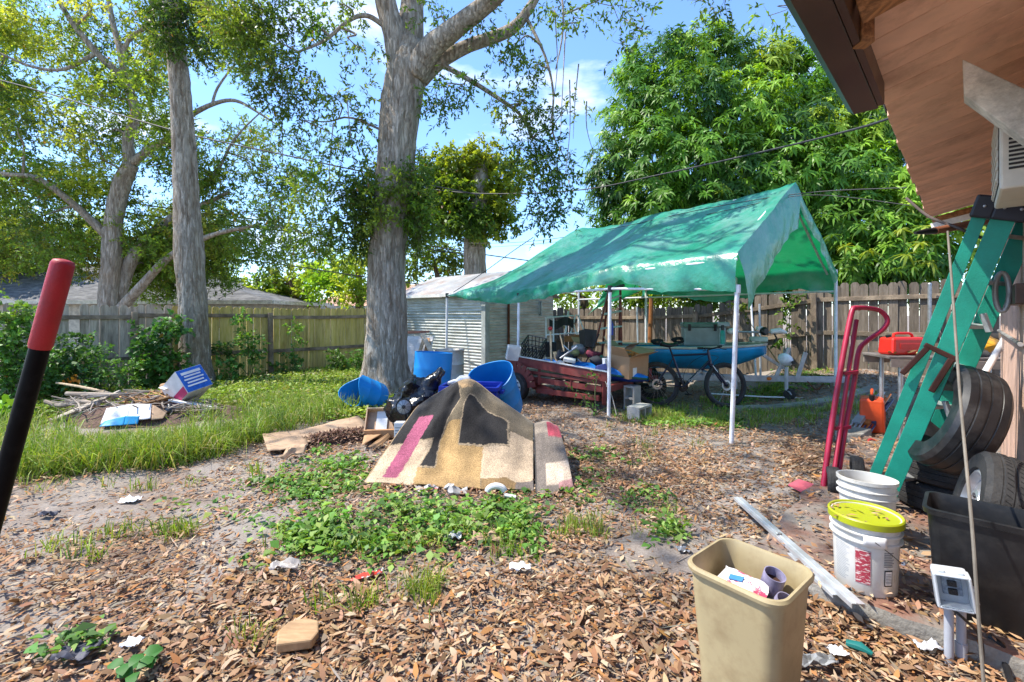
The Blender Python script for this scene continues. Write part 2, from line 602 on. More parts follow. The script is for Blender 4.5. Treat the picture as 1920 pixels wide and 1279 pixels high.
CONC = mat('concrete', (0.27, 0.25, 0.22), 0.9, var=0.3, scale=5, bump=0.5, bscale=45, dirt_or_sheen=(0.07, 0.06, 0.045), dirt_or_sheen_amt=0.8, dirt_or_sheen_scale=2.2)
def make_slab():
    """patio slab along the house, its edge chipped, its top faded red"""
    b = MB()
    T0, T1, N0, N1 = 2.78, 6.6, -0.9, 0.24
    nt, nn = 46, 18
    rows = []
    top, side = [], []
    def wob(t, n): return 0.012 * mnoise.noise(Vector((t * 5, n * 5, 1.3))) + 0.03 * mnoise.noise(Vector((t * 1.4, n * 1.4, 4)))
    def f(u, v):
        t = T0 + (T1 - T0) * v; n = N0 + (N1 - N0) * u
        if v == 0: t += wob(n * 3, 0.3) * 1.2
        if u == 0: n += wob(t * 3, 0.7) * 1.2
        return hp(t, n, 0.095 + 0.006 * mnoise.noise(Vector((t * 3, n * 3, 0))))
    b.cur = 0
    b.grid(f, nn, nt)
    b.cur = 1
    def fr(u, v):
        p = f(u, 0); q = p.copy(); q.z = 0.095 * v - 0.04 * (1 - v)
        if 0 < v < 1: q += hp(-0.012 * mnoise.noise(p * 14 + Vector((0, 0, v * 3))) - 0.01, 0)
        return q if v < 1 else p
    b.grid(fr, nn, 4)
    def fl(u, v):
        p = f(0, u); q = p.copy(); q.z = 0.095 * v - 0.04 * (1 - v)
        return q if v < 1 else p
    b.grid(fl, nt, 3)
    red = mat('faded_red_slab_paint', (0.20, 0.10, 0.07), 0.85, scale=4, col2=(0.20, 0.175, 0.15), thr=(0.40, 0.6), bump=0.4, bscale=50,
              dirt_or_sheen=(0.05, 0.04, 0.03), dirt_or_sheen_amt=0.7, dirt_or_sheen_scale=5)
    o = b.build('concrete_slab', [red, CONC], smooth=True, angle=50)
    tag(o, 'chipped concrete patio slab with faded red paint along house', kind='structure')
make_slab()

def make_path():
    b = MB()
    def f(u, v):
        x = 3.45 + 2.35 * u; y = 7.05 + 0.25 * v - 0.05 * u
        return V(x, y, gf(x, y) + 0.055 + 0.008 * mnoise.noise(V(x * 6, y * 6, 0)))
    b.grid(f, 30, 4)
    def g(u, v):
        p = f(u, 0); p.z -= 0.1 * (1 - v); return p
    b.grid(g, 30, 1)
    o = b.build('concrete_path', CONC, smooth=True, angle=50)
    tag(o, 'narrow concrete strip in the grass beside the boat trailer', kind='structure')
make_path()

# ================================================================== house on the right
WOOD_RAW = mat('raw_lumber', (0.36, 0.17, 0.07), 0.75, scale=5, var=0.35, stretch=(12, 1.2, 12), bump=0.2, dirt_or_sheen=(0.12, 0.06, 0.03), dirt_or_sheen_amt=0.5)
def make_house():
    h = thing('house', 'house wall with wide tan plank eave and brown gutter at right', 'house', hp(4.5, 0.25, 0))
    stucco = mat('stucco', (0.70, 0.46, 0.35), 0.9, var=0.1, scale=3, bump=0.5, bscale=120, dirt_or_sheen=(0.3, 0.2, 0.15), dirt_or_sheen_amt=0.5, dirt_or_sheen_scale=2)
    plank_m = mat('soffit_paint', (0.82, 0.51, 0.36), 0.7, var=0.10, scale=2.4, stretch=(1, 1, 1), rand=0.05, bump=0.15, bscale=30, dirt_or_sheen=(0.30, 0.15, 0.09), dirt_or_sheen_amt=0.55, dirt_or_sheen_scale=3.5)
    brown = mat('brown_gutter_paint', (0.052, 0.026, 0.017), 0.33, var=0.2, scale=3, spec=0.45)
    T_END, N_WALL, N_EDGE = 7.03, 0.25, -0.305
    def soff(n): return 2.6 + (n - N_EDGE) * 0.255
    # wall: one stretch beside the viewer, the end return
    b = MB()
    def wall_box(t0, t1, n0, n1, z0, z1):
        ps = [hp(t, n, z) for z in (z0, z1) for t, n in ((t0, n0), (t0, n1), (t1, n1), (t1, n0))]
        b.add(ps, [(0, 1, 2, 3), (7, 6, 5, 4), (0, 4, 5, 1), (1, 5, 6, 2), (2, 6, 7, 3), (3, 7, 4, 0)])
    wall_box(2.62, 6.75, N_WALL, N_WALL + 0.2, -0.1, 2.74)
    wall_box(2.62, 2.82, N_WALL + 0.2, 2.8, -0.1, 2.9)
    wall_box(-2.5, 2.82, 2.8, 3.0, -0.1, 3.2)
    wall_box(6.55, 6.75, N_WALL + 0.2, 5.0, -0.1, 2.9)
    b.build('wall', stucco, h)
    # soffit planks run out from the wall
    sof = MB()
    ps = [hp(t, n, soff(n) + dz) for dz in (0.045, 0.06) for t, n in ((-1.5, N_EDGE + 0.01), (-1.5, 4.6), (T_END, 4.6), (T_END, N_EDGE + 0.01))]
    sof.add(ps, [(0, 1, 2, 3), (7, 6, 5, 4), (0, 4, 5, 1), (1, 5, 6, 2), (2, 6, 7, 3), (3, 7, 4, 0)])
    so = sof.build('soffit', mat('roof_deck', (0.09, 0.05, 0.035), 0.9), h)
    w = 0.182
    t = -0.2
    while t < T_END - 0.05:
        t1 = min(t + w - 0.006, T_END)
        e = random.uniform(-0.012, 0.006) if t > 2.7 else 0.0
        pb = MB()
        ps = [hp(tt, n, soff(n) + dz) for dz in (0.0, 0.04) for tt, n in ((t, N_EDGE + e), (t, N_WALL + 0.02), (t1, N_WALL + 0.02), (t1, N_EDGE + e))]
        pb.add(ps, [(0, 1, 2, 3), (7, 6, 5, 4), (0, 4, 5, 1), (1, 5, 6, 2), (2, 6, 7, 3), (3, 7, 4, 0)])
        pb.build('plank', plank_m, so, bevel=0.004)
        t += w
    # roof covering, seen from the side as a ragged dark drip edge
    rb = MB()
    def rf(u, v):
        tt = -1.5 + (T_END + 1.52) * u
        n = N_EDGE - 0.02 + 4.9 * v
        if v == 0 and tt > 2.6: n += 0.012 * mnoise.noise(V(tt * 11, 0, 0))
        return hp(tt, n, soff(n) + 0.082 + 0.004 * mnoise.noise(V(tt * 5, n * 5, 0)))
    rb.grid(rf, 90, 12)
    rb.build('roof', mat('old_shingle', (0.10, 0.095, 0.09), 0.95, scale=20, var=0.4, bump=0.6), h, solid=0.035)
    # gutter box: face, bottom and outer lip
    gb = MB()
    n0, n1, z0, z1 = -0.425, -0.300, 2.50, 2.66
    prof = [(n1, z1), (n1, z0), (n0 + 0.03, z0), (n0 + 0.006, z0 + 0.02), (n0 - 0.008, z0 + 0.085), (n0 - 0.03, z0 + 0.13), (n0 - 0.03, z1)]
    va, fa = [], []
    for tt in (-1.5, 2.82):
        for n_, z_ in prof: va.append(hp(tt, n_, z_))
    k = len(prof)
    for i in range(k - 1): fa.append((i, i + 1, k + i + 1, k + i))
    fa.append(tuple(range(k - 1, -1, -1))); fa.append(tuple(range(k, 2 * k)))
    gb.add(va, fa)
    gb.build('gutter', brown, h, bevel=0.003)
    # fascia board behind the gutter
    fb = MB()
    ps = [hp(tt, n, z) for z in (2.505, 2.655) for tt, n in ((-1.5, -0.298), (-1.5, -0.275), (2.80, -0.275), (2.80, -0.298))]
    fb.add(ps, [(0, 1, 2, 3), (7, 6, 5, 4), (0, 4, 5, 1), (1, 5, 6, 2), (2, 6, 7, 3), (3, 7, 4, 0)])
    fb.build('fascia', brown, h)
    # rafters
    for tt, z in ((1.98, 2.555), (6.93, 2.53)):
        q = MB(); q.bar(hp(tt, -0.265, z + 0.008), hp(tt, 0.3, z + 0.14), 0.055, 0.085, (0, 0, 1)); q.build('rafter', WOOD_RAW, h, bevel=0.003)
    q = MB(); q.bar(hp(2.12, -0.27, 2.5), hp(2.12, -0.27, 2.6), 0.05, 0.05); q.build('rafter_block', WOOD_RAW, h, bevel=0.003)
    # grey lookout beam with a weathered sawn end
    q = MB()
    pf = [(-0.01, 2.607), (-0.005, 2.446), (0.245, 2.105), (0.245, 2.335)]
    va = [hp(2.77, n, z) for n, z in pf] + [hp(2.87, n, z) for n, z in pf]
    q.add(va, [(0, 1, 2, 3), (7, 6, 5, 4), (0, 4, 5, 1), (1, 5, 6, 2), (2, 6, 7, 3), (3, 7, 4, 0)])
    q.build('lookout_beam', mat('weathered_grey_paint', (0.60, 0.56, 0.49), 0.85, var=0.25, scale=9, bump=0.4, dirt_or_sheen=(0.13, 0.11, 0.09), dirt_or_sheen_amt=0.7), h, bevel=0.006)
    # white trim board under the far end of the eave
    q = MB(); q.bar(hp(6.8, -0.27, 2.47), hp(6.8, 0.24, 2.58), 0.03, 0.06, (0, 0, 1)); q.build('trim_board', mat('white_trim', (0.72, 0.70, 0.66), 0.6, dirt_or_sheen=(0.3, 0.26, 0.2)), h)
    # conduit on the wall
    q = MB(); q.tube([hp(4.1, 0.235, 1.32), hp(6.7, 0.235, 1.34)], 0.013); q.build('conduit', mat('grey_conduit', (0.35, 0.34, 0.33), 0.5, metal=0.4), h, smooth=True)
make_house()

# window air conditioner high on the wall
def make_ac():
    a = thing('air_conditioner', 'white window air conditioner on the wall under the plank eave', 'air conditioner', hp(3.5, 0.25, 2.1))
    M = mat('aged_white_plastic', (0.66, 0.62, 0.53), 0.55, var=0.08, dirt_or_sheen=(0.25, 0.18, 0.11), dirt_or_sheen_amt=0.5)
    t0, t1, n0, n1, z0, z1 = 3.2, 3.78, 0.115, 0.248, 2.10, 2.48
    def hbox(b, t0, t1, n0, n1, z0, z1):
        ps = [hp(t, n, z) for z in (z0, z1) for t, n in ((t0, n0), (t0, n1), (t1, n1), (t1, n0))]
        b.add(ps, [(0, 1, 2, 3), (7, 6, 5, 4), (0, 4, 5, 1), (1, 5, 6, 2), (2, 6, 7, 3), (3, 7, 4, 0)])
        return b
    hbox(MB(), t0, t1, n0, n1, z0, z1).build('case', M, a, bevel=0.012)
    g = MB()
    for i in range(9):
        hbox(g, t0 + 0.03 + i * 0.062, t0 + 0.055 + i * 0.062, n0 - 0.008, n0 - 0.001, z0 + 0.04, z1 - 0.03)
    for i in range(7):
        hbox(g, t0 + 0.02, t1 - 0.02, n0 - 0.012, n0 - 0.006, z0 + 0.05 + i * 0.05, z0 + 0.065 + i * 0.05)
    g.build('grille', M, a)
    g = MB()
    hbox(g, t0 + 0.02, t1 - 0.02, n0 - 0.003, n0 + 0.002, z0 + 0.03, z1 - 0.02)
    g.build('coil', mat('dark_coil', (0.03, 0.03, 0.03), 0.6), a)
    s = MB()
    for i in range(12): hbox(s, t0 - 0.006, t0 - 0.001, n0 + 0.03, n1 - 0.02, z0 + 0.09 + i * 0.02, z0 + 0.10 + i * 0.02)
    s.build('side_louvre', mat('dark_coil', (0.03, 0.03, 0.03)), a)
make_ac()

# ================================================================== fences
FENCE_OLIVE = mat('olive_weathered_cedar', (0.50, 0.39, 0.085), 0.9, scale=3.0, col2=(0.64, 0.50, 0.19), thr=(0.35, 0.65), stretch=(9, 9, 0.9), rand=0.22, bump=0.35, bscale=18, dirt_or_sheen=(0.16, 0.10, 0.045), dirt_or_sheen_amt=0.7, dirt_or_sheen_scale=1.6)
FENCE_GREY = mat('grey_weathered_cedar', (0.36, 0.29, 0.21), 0.9, scale=3.0, col2=(0.56, 0.46, 0.35), thr=(0.35, 0.65), stretch=(9, 9, 0.9), rand=0.22, bump=0.35, bscale=18, dirt_or_sheen=(0.08, 0.055, 0.035), dirt_or_sheen_amt=0.75, dirt_or_sheen_scale=1.6)
FENCE_SHADE_TONE = mat('weathered_cedar_shade_tone', (0.125, 0.098, 0.07), 0.9, scale=3.0, col2=(0.235, 0.19, 0.145), thr=(0.35, 0.65), stretch=(9, 9, 0.9), rand=0.25, bump=0.35, bscale=18, dirt_or_sheen=(0.05, 0.035, 0.022), dirt_or_sheen_amt=0.7, dirt_or_sheen_scale=1.6)  # darker copy of the grey cedar, canopy shade put into its colour
RAIL_M = mat('fence_rail_wood', (0.25, 0.19, 0.13), 0.9, scale=4, var=0.35, rand=0.15, bump=0.3, dirt_or_sheen=(0.1, 0.06, 0.04), dirt_or_sheen_amt=0.6)

def picket_mesh(name, m, w, hgt, ear, lean=0.0):
    b = MB()
    poly = [(-w / 2, 0), (w / 2, 0), (w / 2, hgt - ear * 1.25), (w / 2 - ear, hgt), (-w / 2 + ear, hgt), (-w / 2, hgt - ear * 1.25)]
    Mx = Matrix.Rotation(math.radians(90), 4, 'X')
    b.prism(poly, -0.009, 0.009, Mx)
    return b.mesh(name, m)

def make_fence(label, base, dirv, a0, a1, posts, rails, toward, picks, pitch=0.142, missing=(), post_h=1.55, rail_z=(0.62, 1.46)):
    """pickets, rails and posts, each a piece of its own; toward = side of the rails"""
    mid = base + dirv * (a0 + a1) / 2
    f = thing('wooden_fence', label, 'fence', (mid.x, mid.y, gf(mid.x, mid.y)))
    off = Vector(ROOTS[f.name])
    ang = math.atan2(dirv.y, dirv.x)
    a = a0; i = 0
    while a < a1:
        skip = any(lo < a < hi for lo, hi in missing)
        if not skip:
            me = picks(a)
            o = bpy.data.objects.new('picket', me)
            COL.objects.link(o); o.parent = f
            p = base + dirv * a
            z = gf(p.x, p.y) + random.uniform(-0.02, 0.012)
            o.location = Vector((p.x, p.y, z)) - off + Vector((toward.x, toward.y, 0)) * random.uniform(-0.004, 0.004)
            o.rotation_euler = (random.gauss(0, 0.006), random.gauss(0, 0.006), ang + random.gauss(0, 0.02))
        a += pitch + random.uniform(-0.002, 0.005)
        i += 1
    for k in range(len(posts)):
        p = base + dirv * posts[k] + toward * 0.095
        b = MB(); b.box((p.x, p.y, gf(p.x, p.y) + post_h / 2 - 0.1), (0.095, 0.095, post_h + 0.2), RZ(ang) @ Matrix.Rotation(random.gauss(0, 0.012), 3, 'Y'))
        b.build('post', RAIL_M, f, bevel=0.006)
    for z in rail_z:
        for k in range(len(posts) - 1):
            p = base + dirv * (posts[k] + (0 if k == 0 else 0.004)) + toward * 0.03
            q = base + dirv * (posts[k + 1] - 0.004) + toward * 0.03
            b = MB()
            A = V(p.x, p.y, gf(p.x, p.y) + z + random.uniform(-0.02, 0.02)); B = V(q.x, q.y, gf(q.x, q.y) + z + random.uniform(-0.02, 0.02))
            mpt = (A + B) / 2 + V(0, 0, random.uniform(-0.02, 0.005))
            b.bar(A, mpt, 0.036, 0.082, (0, 0, 1)); b.bar(mpt, B, 0.036, 0.082, (0, 0, 1))
            b.build('rail', RAIL_M, f, bevel=0.004)
    return f

LF_B, LF_D, LF_T = V(-8.05, 8.8, 0), V(0.683, 0.73, 0), V(0.73, -0.683, 0)
RF_B, RF_D, RF_T = V(6.25, 9.2, 0), V(0.73, -0.683, 0), V(-0.683, -0.73, 0)
_pl_ol = [picket_mesh('picket', FENCE_OLIVE, 0.136, 1.68 + d, 0.03) for d in (-0.015, -0.005, 0.0, 0.01)]
_pl_dk = [picket_mesh('picket', FENCE_SHADE_TONE, 0.136, 1.69 + d, 0.034) for d in (-0.03, -0.01, 0.0, 0.012)]
_pl_gr = [picket_mesh('picket', FENCE_GREY, 0.136, 1.69 + d, 0.034) for d in (-0.03, -0.01, 0.0, 0.012)]
make_fence('olive stained dog-ear picket fence at left behind the two tree trunks', LF_B, LF_D, -2.3, 9.6, (-2.2, 0.57, 3.13, 5.75, 8.3), 0, LF_T,
           lambda a: random.choice(_pl_gr if a < 1.15 else _pl_ol), missing=((-0.42, -0.22), (0.93, 0.99)))
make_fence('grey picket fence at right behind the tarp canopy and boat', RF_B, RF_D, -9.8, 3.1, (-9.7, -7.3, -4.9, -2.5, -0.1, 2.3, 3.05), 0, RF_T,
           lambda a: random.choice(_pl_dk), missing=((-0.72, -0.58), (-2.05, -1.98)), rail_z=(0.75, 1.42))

# loose stake leaning on the left fence, metal post on the right fence
q = LF_B + LF_D * 0.75 + LF_T * 0.32
o = MB(); o.bar(V(q.x + 0.05, q.y, 0), V(q.x - 0.1, q.y + 0.17, 0.98), 0.06, 0.03)
tag(o.build('leaning_stake', RAIL_M, bevel=0.004), 'short grey stake leaning against the left fence post', 'stake')
q = RF_B + RF_D * 1.62 + RF_T * 0.16
o = MB(); o.tube([V(q.x, q.y, gf(q.x, q.y) - 0.1), V(q.x, q.y, gf(q.x, q.y) + 1.62)], 0.03, 12)
o.ball((q.x, q.y, gf(q.x, q.y) + 1.62), 0.031)
tag(o.build('metal_post', mat('galvanised', (0.42, 0.43, 0.44), 0.42, metal=0.75, var=0.15, scale=14), smooth=True), 'galvanised steel post standing against the right grey fence', 'post')

# ================================================================== corrugated shed
def make_shed():
    C = V(-0.62, 10.6, 0); DR = V(0.683, 0.73, 0); DL = V(-0.73, 0.683, 0)
    sh = thing('metal_shed', 'corrugated metal shed with rusty streaked roof behind big tree', 'shed', C)
    tin = mat('corrugated_tin', (0.44, 0.46, 0.43), 0.42, metal=0.45, scale=2.2, col2=(0.60, 0.61, 0.57), stretch=(1, 1, 3), dirt_or_sheen=(0.28, 0.22, 0.15), dirt_or_sheen_amt=0.6, dirt_or_sheen_scale=1.8)
    roofm = mat('corrugated_roof_tin', (0.40, 0.40, 0.39), 0.45, metal=0.35, scale=1.8, col2=(0.55, 0.54, 0.52), dirt_or_sheen=(0.34, 0.15, 0.06), dirt_or_sheen_amt=0.75, dirt_or_sheen_scale=1.3)
    EH, LL, LR = 1.98, 3.5, 2.55
    def sheet(name, a, d, u0, u1, z0, z1, nrm, m, proud):
        b = MB(); n = int((z1 - z0) / 0.0125)
        va, fa = [], []
        for i in range(n + 1):
            z = z0 + (z1 - z0) * i / n
            off = nrm * (0.011 * math.sin(z / 0.075 * 2 * math.pi) + proud)
            for u in (u0, (u0 + u1) / 2, u1):
                w = 0.006 * mnoise.noise(V(u * 2, z * 3, proud * 90))
                va.append(a + d * u + off + nrm * w + V(0, 0, z))
        for i in range(n):
            for j in range(2):
                k = i * 3 + j; fa.append((k, k + 1, k + 4, k + 3))
        b.add(va, fa); b.build(name, m, sh, smooth=True, angle=80)
    nl, nr = V(-0.683, -0.73, 0), V(0.73, -0.683, 0)
    for i, (z0, z1) in enumerate(((0.0, 0.66), (0.62, 1.32), (1.28, EH))):
        sheet('wall_panel', C, DL, 0.09, 1.85, z0, z1, nl, tin, 0.003 * i)
        sheet('wall_panel', C, DL, 1.8, LL, z0, z1, nl, tin, 0.003 * i + 0.0015)
        sheet('wall_panel', C, DR, 0.09, LR, z0, z1, nr, tin, 0.003 * i)
    # hidden back walls keep the shed closed
    b = MB(); b.bar(C + DL * LL + V(0, 0, EH / 2), C + DL * LL + DR * LR + V(0, 0, EH / 2), 0.03, EH, (0, 0, 1))
    b.bar(C + DR * LR + V(0, 0, EH / 2), C + DR * LR + DL * LL + V(0, 0, EH / 2), 0.03, EH, (0, 0, 1)); b.build('back_wall', tin, sh)
    gm = mat('shed_post_grey', (0.36, 0.38, 0.36), 0.6, var=0.15)
    b = MB(); b.bar(C + nl * 0.02 + nr * 0.02, C + nl * 0.02 + nr * 0.02 + V(0, 0, EH), 0.14, 0.14, (DR.x, DR.y, 0)); b.build('corner_post', gm, sh, bevel=0.006)
    b = MB(); q = C + DR * 0.75 + nr * 0.035; b.bar(q, q + V(0, 0, EH), 0.035, 0.05, (DR.x, DR.y, 0)); b.build('rusty_batten', mat('rust', (0.13, 0.045, 0.02), 0.9, var=0.4, scale=8), sh)
    # roof: low gable, ridge along DL, corrugation running down the slope in sheets
    RH = 0.62
    def slope(side, u0, u1, k):
        b = MB(); n = int((u1 - u0) / 0.0125)
        va, fa = [], []
        for i in range(n + 1):
            u = u0 + (u1 - u0) * i / n
            dz = 0.011 * math.sin(u / 0.075 * 2 * math.pi) + 0.003 * k
            for s in (0, 0.35, 0.7, 1.0):
                w = (-0.18 + (LR / 2 + 0.18) * s) if side == 0 else (LR + 0.18 - (LR / 2 + 0.18) * s)
                z = EH + 0.03 + RH * s - (0.0 if s > 0 else 0.06)
                va.append(C + DL * u + DR * w + V(0, 0, z + dz + 0.008 * mnoise.noise(V(u, s * 3, k))))
        for i in range(n):
            for j in range(3):
                q = i * 4 + j; fa.append((q, q + 1, q + 5, q + 4))
        b.add(va, fa); b.build('roof_panel', roofm, sh, smooth=True, angle=80)
    us = np.linspace(-0.12, LL + 0.15, 6)
    for k in range(5):
        slope(0, us[k], us[k + 1] + 0.03, k % 2); slope(1, us[k], us[k + 1] + 0.03, k % 2)
    b = MB(); b.bar(C + nl * 0.05 + DR * -0.12 + V(0, 0, EH + 0.0) + nl * 0.06, C + DL * LL + nl * 0.11 + V(0, 0, EH) + DR * -0.12, 0.02, 0.07, (0, 0, 1)); b.build('eave_trim', mat('white_trim', (0.72, 0.7, 0.66)), sh)
    # gable triangle on the right end
    b = MB(); a0 = C + nl * 0.0 + V(0, 0, EH); a1 = C + DR * LR + V(0, 0, EH); a2 = C + DR * LR / 2 + V(0, 0, EH + RH)
    b.add([a0 + nr * 0.01, a1 + nr * 0.01, a2 + nr * 0.01, a0 - nr * 0.02, a1 - nr * 0.02, a2 - nr * 0.02], [(0, 1, 2), (5, 4, 3), (0, 3, 4, 1), (1, 4, 5, 2), (2, 5, 3, 0)])
    b.build('gable', tin, sh)
    # hook and latch plate on the right wall
    q = C + DR * 1.95 + nr * 0.03
    b = MB(); b.bar(q + V(0, 0, 1.46), q + V(0, 0, 1.86), 0.16, 0.01, (DR.x, DR.y, 0)); b.build('door_plate', mat('pale_tin', (0.55, 0.57, 0.55), 0.4, metal=0.4), sh)
    b = MB(); q2 = q + nr * 0.02; b.tube([q2 + V(0, 0, 1.84), q2 + V(0, 0, 1.5), q2 - DR * 0.05 + V(0, 0, 1.5)], 0.011); b.build('handle', mat('black_metal', (0.02, 0.02, 0.022), 0.4, metal=0.3), sh)
make_shed()

# ================================================================== neighbours' houses beyond the fence
def hip_house(name, label, x0, x1, y0, y1, ez, rz_, rx0, rx1, roofm, wallm, trim):
    h = thing(name, label, 'house', ((x0 + x1) / 2, y0 + 0.5, 0))
    b = MB(); b.box(((x0 + x1) / 2, (y0 + y1) / 2, ez / 2), (x1 - x0 - 1.0, y1 - y0 - 1.0, ez)); b.build('wall', wallm, h)
    ym = (y0 + y1) / 2
    b = MB()
    b.add([(x0, y0, ez), (x1, y0, ez), (x1, y1, ez), (x0, y1, ez), (rx0, ym, rz_), (rx1, ym, rz_)],
          [(0, 1, 5, 4), (1, 2, 5), (2, 3, 4, 5), (3, 0, 4), (0, 3, 2, 1)])
    b.build('roof', roofm, h)
    b = MB()
    b.bar((x0, y0 - 0.02, ez - 0.06), (x1, y0 - 0.02, ez - 0.06), 0.04, 0.16, (0, 0, 1)); b.bar((x1 + 0.02, y0, ez - 0.06), (x1 + 0.02, y1, ez - 0.06), 0.04, 0.16, (0, 0, 1))
    b.build('fascia', trim, h)
    for k in range(4):
        xx = x1 - 2.2 - k * 4.2
        if xx < x0 + 1.5: break
        w = MB(); w.box((xx, y0 + 0.47, 1.35), (1.2, 0.06, 1.0)); f = w.build('window', trim, h)
        g = MB(); g.box((xx, y0 + 0.43, 1.35), (1.05, 0.03, 0.86)); g.build('pane', mat('dark_glass', (0.03, 0.04, 0.045), 0.08, spec=0.6), f)
WALLB = mat('neighbour_stucco', (0.50, 0.46, 0.38), 0.9)
hip_house('neighbour_house', 'low house with grey shingle hip roof behind the left fence', -33, -10.0, 19, 25.5, 2.08, 3.95, -29, -17.3,
          mat('grey_shingle', (0.085, 0.085, 0.088), 0.95, scale=2.2, col2=(0.19, 0.185, 0.185), stretch=(1, 1, 6), bump=0.8, bscale=12, dirt_or_sheen=(0.08, 0.08, 0.08), dirt_or_sheen_amt=0.5, dirt_or_sheen_scale=0.9), WALLB,
          mat('cream_trim', (0.62, 0.58, 0.49), 0.6))
hip_house('neighbour_house', 'distant house with pale orange roof seen over the olive fence', -12.6, -3.0, 27, 35, 2.0, 3.55, -9.5, -6,
          mat('orange_roof', (0.52, 0.30, 0.20), 0.9, scale=1.5, var=0.12), WALLB, mat('cream_trim', (0.62, 0.58, 0.49), 0.6))

# ================================================================== trees
def bark_mat(name, c1, c2, dark, vs=0.16, bump=0.9):
    m, nt, out = node_mat(name)
    n, l = nt.nodes, nt.links
    b = n.new('ShaderNodeBsdfPrincipled'); b.inputs['Roughness'].default_value = 0.95; b.inputs['Specular IOR Level'].default_value = 0.12
    g = n.new('ShaderNodeNewGeometry'); mp = n.new('ShaderNodeMapping'); mp.inputs['Scale'].default_value = (1, 1, vs)
    l.new(g.outputs['Position'], mp.inputs['Vector'])
    def noise(s, d, r, vec):
        t = n.new('ShaderNodeTexNoise'); t.inputs['Scale'].default_value = s; t.inputs['Detail'].default_value = d; t.inputs['Roughness'].default_value = r
        l.new(vec, t.inputs['Vector']); return t
    a = noise(16, 8, 0.75, mp.outputs['Vector'])
    rp = n.new('ShaderNodeValToRGB')
    rp.color_ramp.elements[0].position = 0.38; rp.color_ramp.elements[0].color = (*dark, 1)
    rp.color_ramp.elements[1].position = 0.56; rp.color_ramp.elements[1].color = (*c1, 1)
    e = rp.color_ramp.elements.new(0.72); e.color = (*c2, 1)
    l.new(a.outputs['Fac'], rp.inputs['Fac'])
    p = noise(1.1, 5, 0.7, g.outputs['Position'])
    pr = n.new('ShaderNodeValToRGB'); pr.color_ramp.elements[0].position = 0.5; pr.color_ramp.elements[1].position = 0.68
    pr.color_ramp.elements[0].color = (0, 0, 0, 1); pr.color_ramp.elements[1].color = (0.4, 0.4, 0.4, 1)
    l.new(p.outputs['Fac'], pr.inputs['Fac'])
    mx = n.new('ShaderNodeMixRGB'); l.new(pr.outputs['Color'], mx.inputs['Fac']); l.new(rp.outputs['Color'], mx.inputs['Color1'])
    mx.inputs['Color2'].default_value = (dark[0] * 1.6, dark[1] * 1.5, dark[2] * 1.4, 1)
    l.new(mx.outputs['Color'], b.inputs['Base Color'])
    bp = n.new('ShaderNodeBump'); bp.inputs['Strength'].default_value = bump; bp.inputs['Distance'].default_value = 0.045
    cr = n.new('ShaderNodeTexVoronoi'); cr.feature = 'DISTANCE_TO_EDGE'; cr.inputs['Scale'].default_value = 13
    wp = n.new('ShaderNodeVectorMath'); wp.operation = 'MULTIPLY_ADD'; wp.inputs[1].default_value = (0.25, 0.25, 0.25); l.new(a.outputs['Color'], wp.inputs[0]); l.new(mp.outputs['Vector'], wp.inputs[2]); l.new(wp.outputs[0], cr.inputs['Vector'])
    cm = n.new('ShaderNodeMath'); cm.operation = 'MINIMUM'; cm.inputs[1].default_value = 0.12; l.new(cr.outputs['Distance'], cm.inputs[0])
    ca = n.new('ShaderNodeMath'); ca.operation = 'MULTIPLY_ADD'; ca.inputs[1].default_value = 2.5; l.new(cm.outputs[0], ca.inputs[0]); l.new(a.outputs['Fac'], ca.inputs[2])
    l.new(ca.outputs[0], bp.inputs['Height']); l.new(bp.outputs['Normal'], b.inputs['Normal'])
    l.new(b.outputs[0], out.inputs['Surface'])
    return m
BARK = bark_mat('grey_bark', (0.50, 0.43, 0.345), (0.64, 0.57, 0.475), (0.24, 0.18, 0.125))
BARK_DARK = bark_mat('brown_bark', (0.20, 0.145, 0.10), (0.34, 0.27, 0.20), (0.06, 0.04, 0.028))

class Limbs:
    """branch skeleton; every limb is a tapered tube with rough bark"""
    def __init__(self, mb_n=10):
        self.b = MB(); self.nodes = []; self.n = mb_n
    def limb(self, pts, sub=5, rough=0.06, n=None, flare=0.0):
        pos = catmull([p[0] for p in pts], sub); rad = lerps([p[1] for p in pts], sub)
        n = n or self.n
        o = len(self.b.v)
        self.b.tube(pos, rad, n, cap=True)
        for i in range(o, len(self.b.v)):
            p = Vector(self.b.v[i]); k = (i - o) // n
            if k < len(pos):
                r = rad[k]; c = pos[k]
                q = (p - c)
                an = math.atan2(q.y, q.x)
                w = mnoise.noise(Vector((math.cos(an) * 2.2, math.sin(an) * 2.2, p.z * 0.55 + r * 13))) * rough * 2.2
                w += mnoise.noise(p * 6.0) * rough
                if flare and p.z < 0.9:
                    w += flare * 1.0 * (1 - max(p.z, 0) / 0.9) ** 2 * (1 + 0.6 * math.sin(an * 5 + 1.0))
                self.b.v[i] = tuple(c + q * (1 + w))
        self.nodes += list(zip(pos, rad))
    def twig_to(self, target, r0=0.03, r1=0.006, below=0.3):
        t = Vector(target)
        best = min(self.nodes, key=lambda nd: (nd[0] - t).length + (1.5 if nd[0].z > t.z + 0.6 else 0) + (0.3 if nd[1] > 0.3 else 0))
        a = best[0]; r0 = min(r0, best[1] * 0.8)
        d = t - a
        mid = a + d * 0.5 + V(random.gauss(0, 0.12), random.gauss(0, 0.12), 0.12 * d.length) 
        q = a + d * 0.75 + V(random.gauss(0, 0.1), random.gauss(0, 0.1), 0.05 * d.length)
        pts = catmull([a, mid, q, t], 4)
        self.b.tube(pts, lerps([r0, r0 * 0.7, r0 * 0.45, r1], 4), 5)
        self.nodes += [(p, r0 * 0.6) for p in pts[4:]]

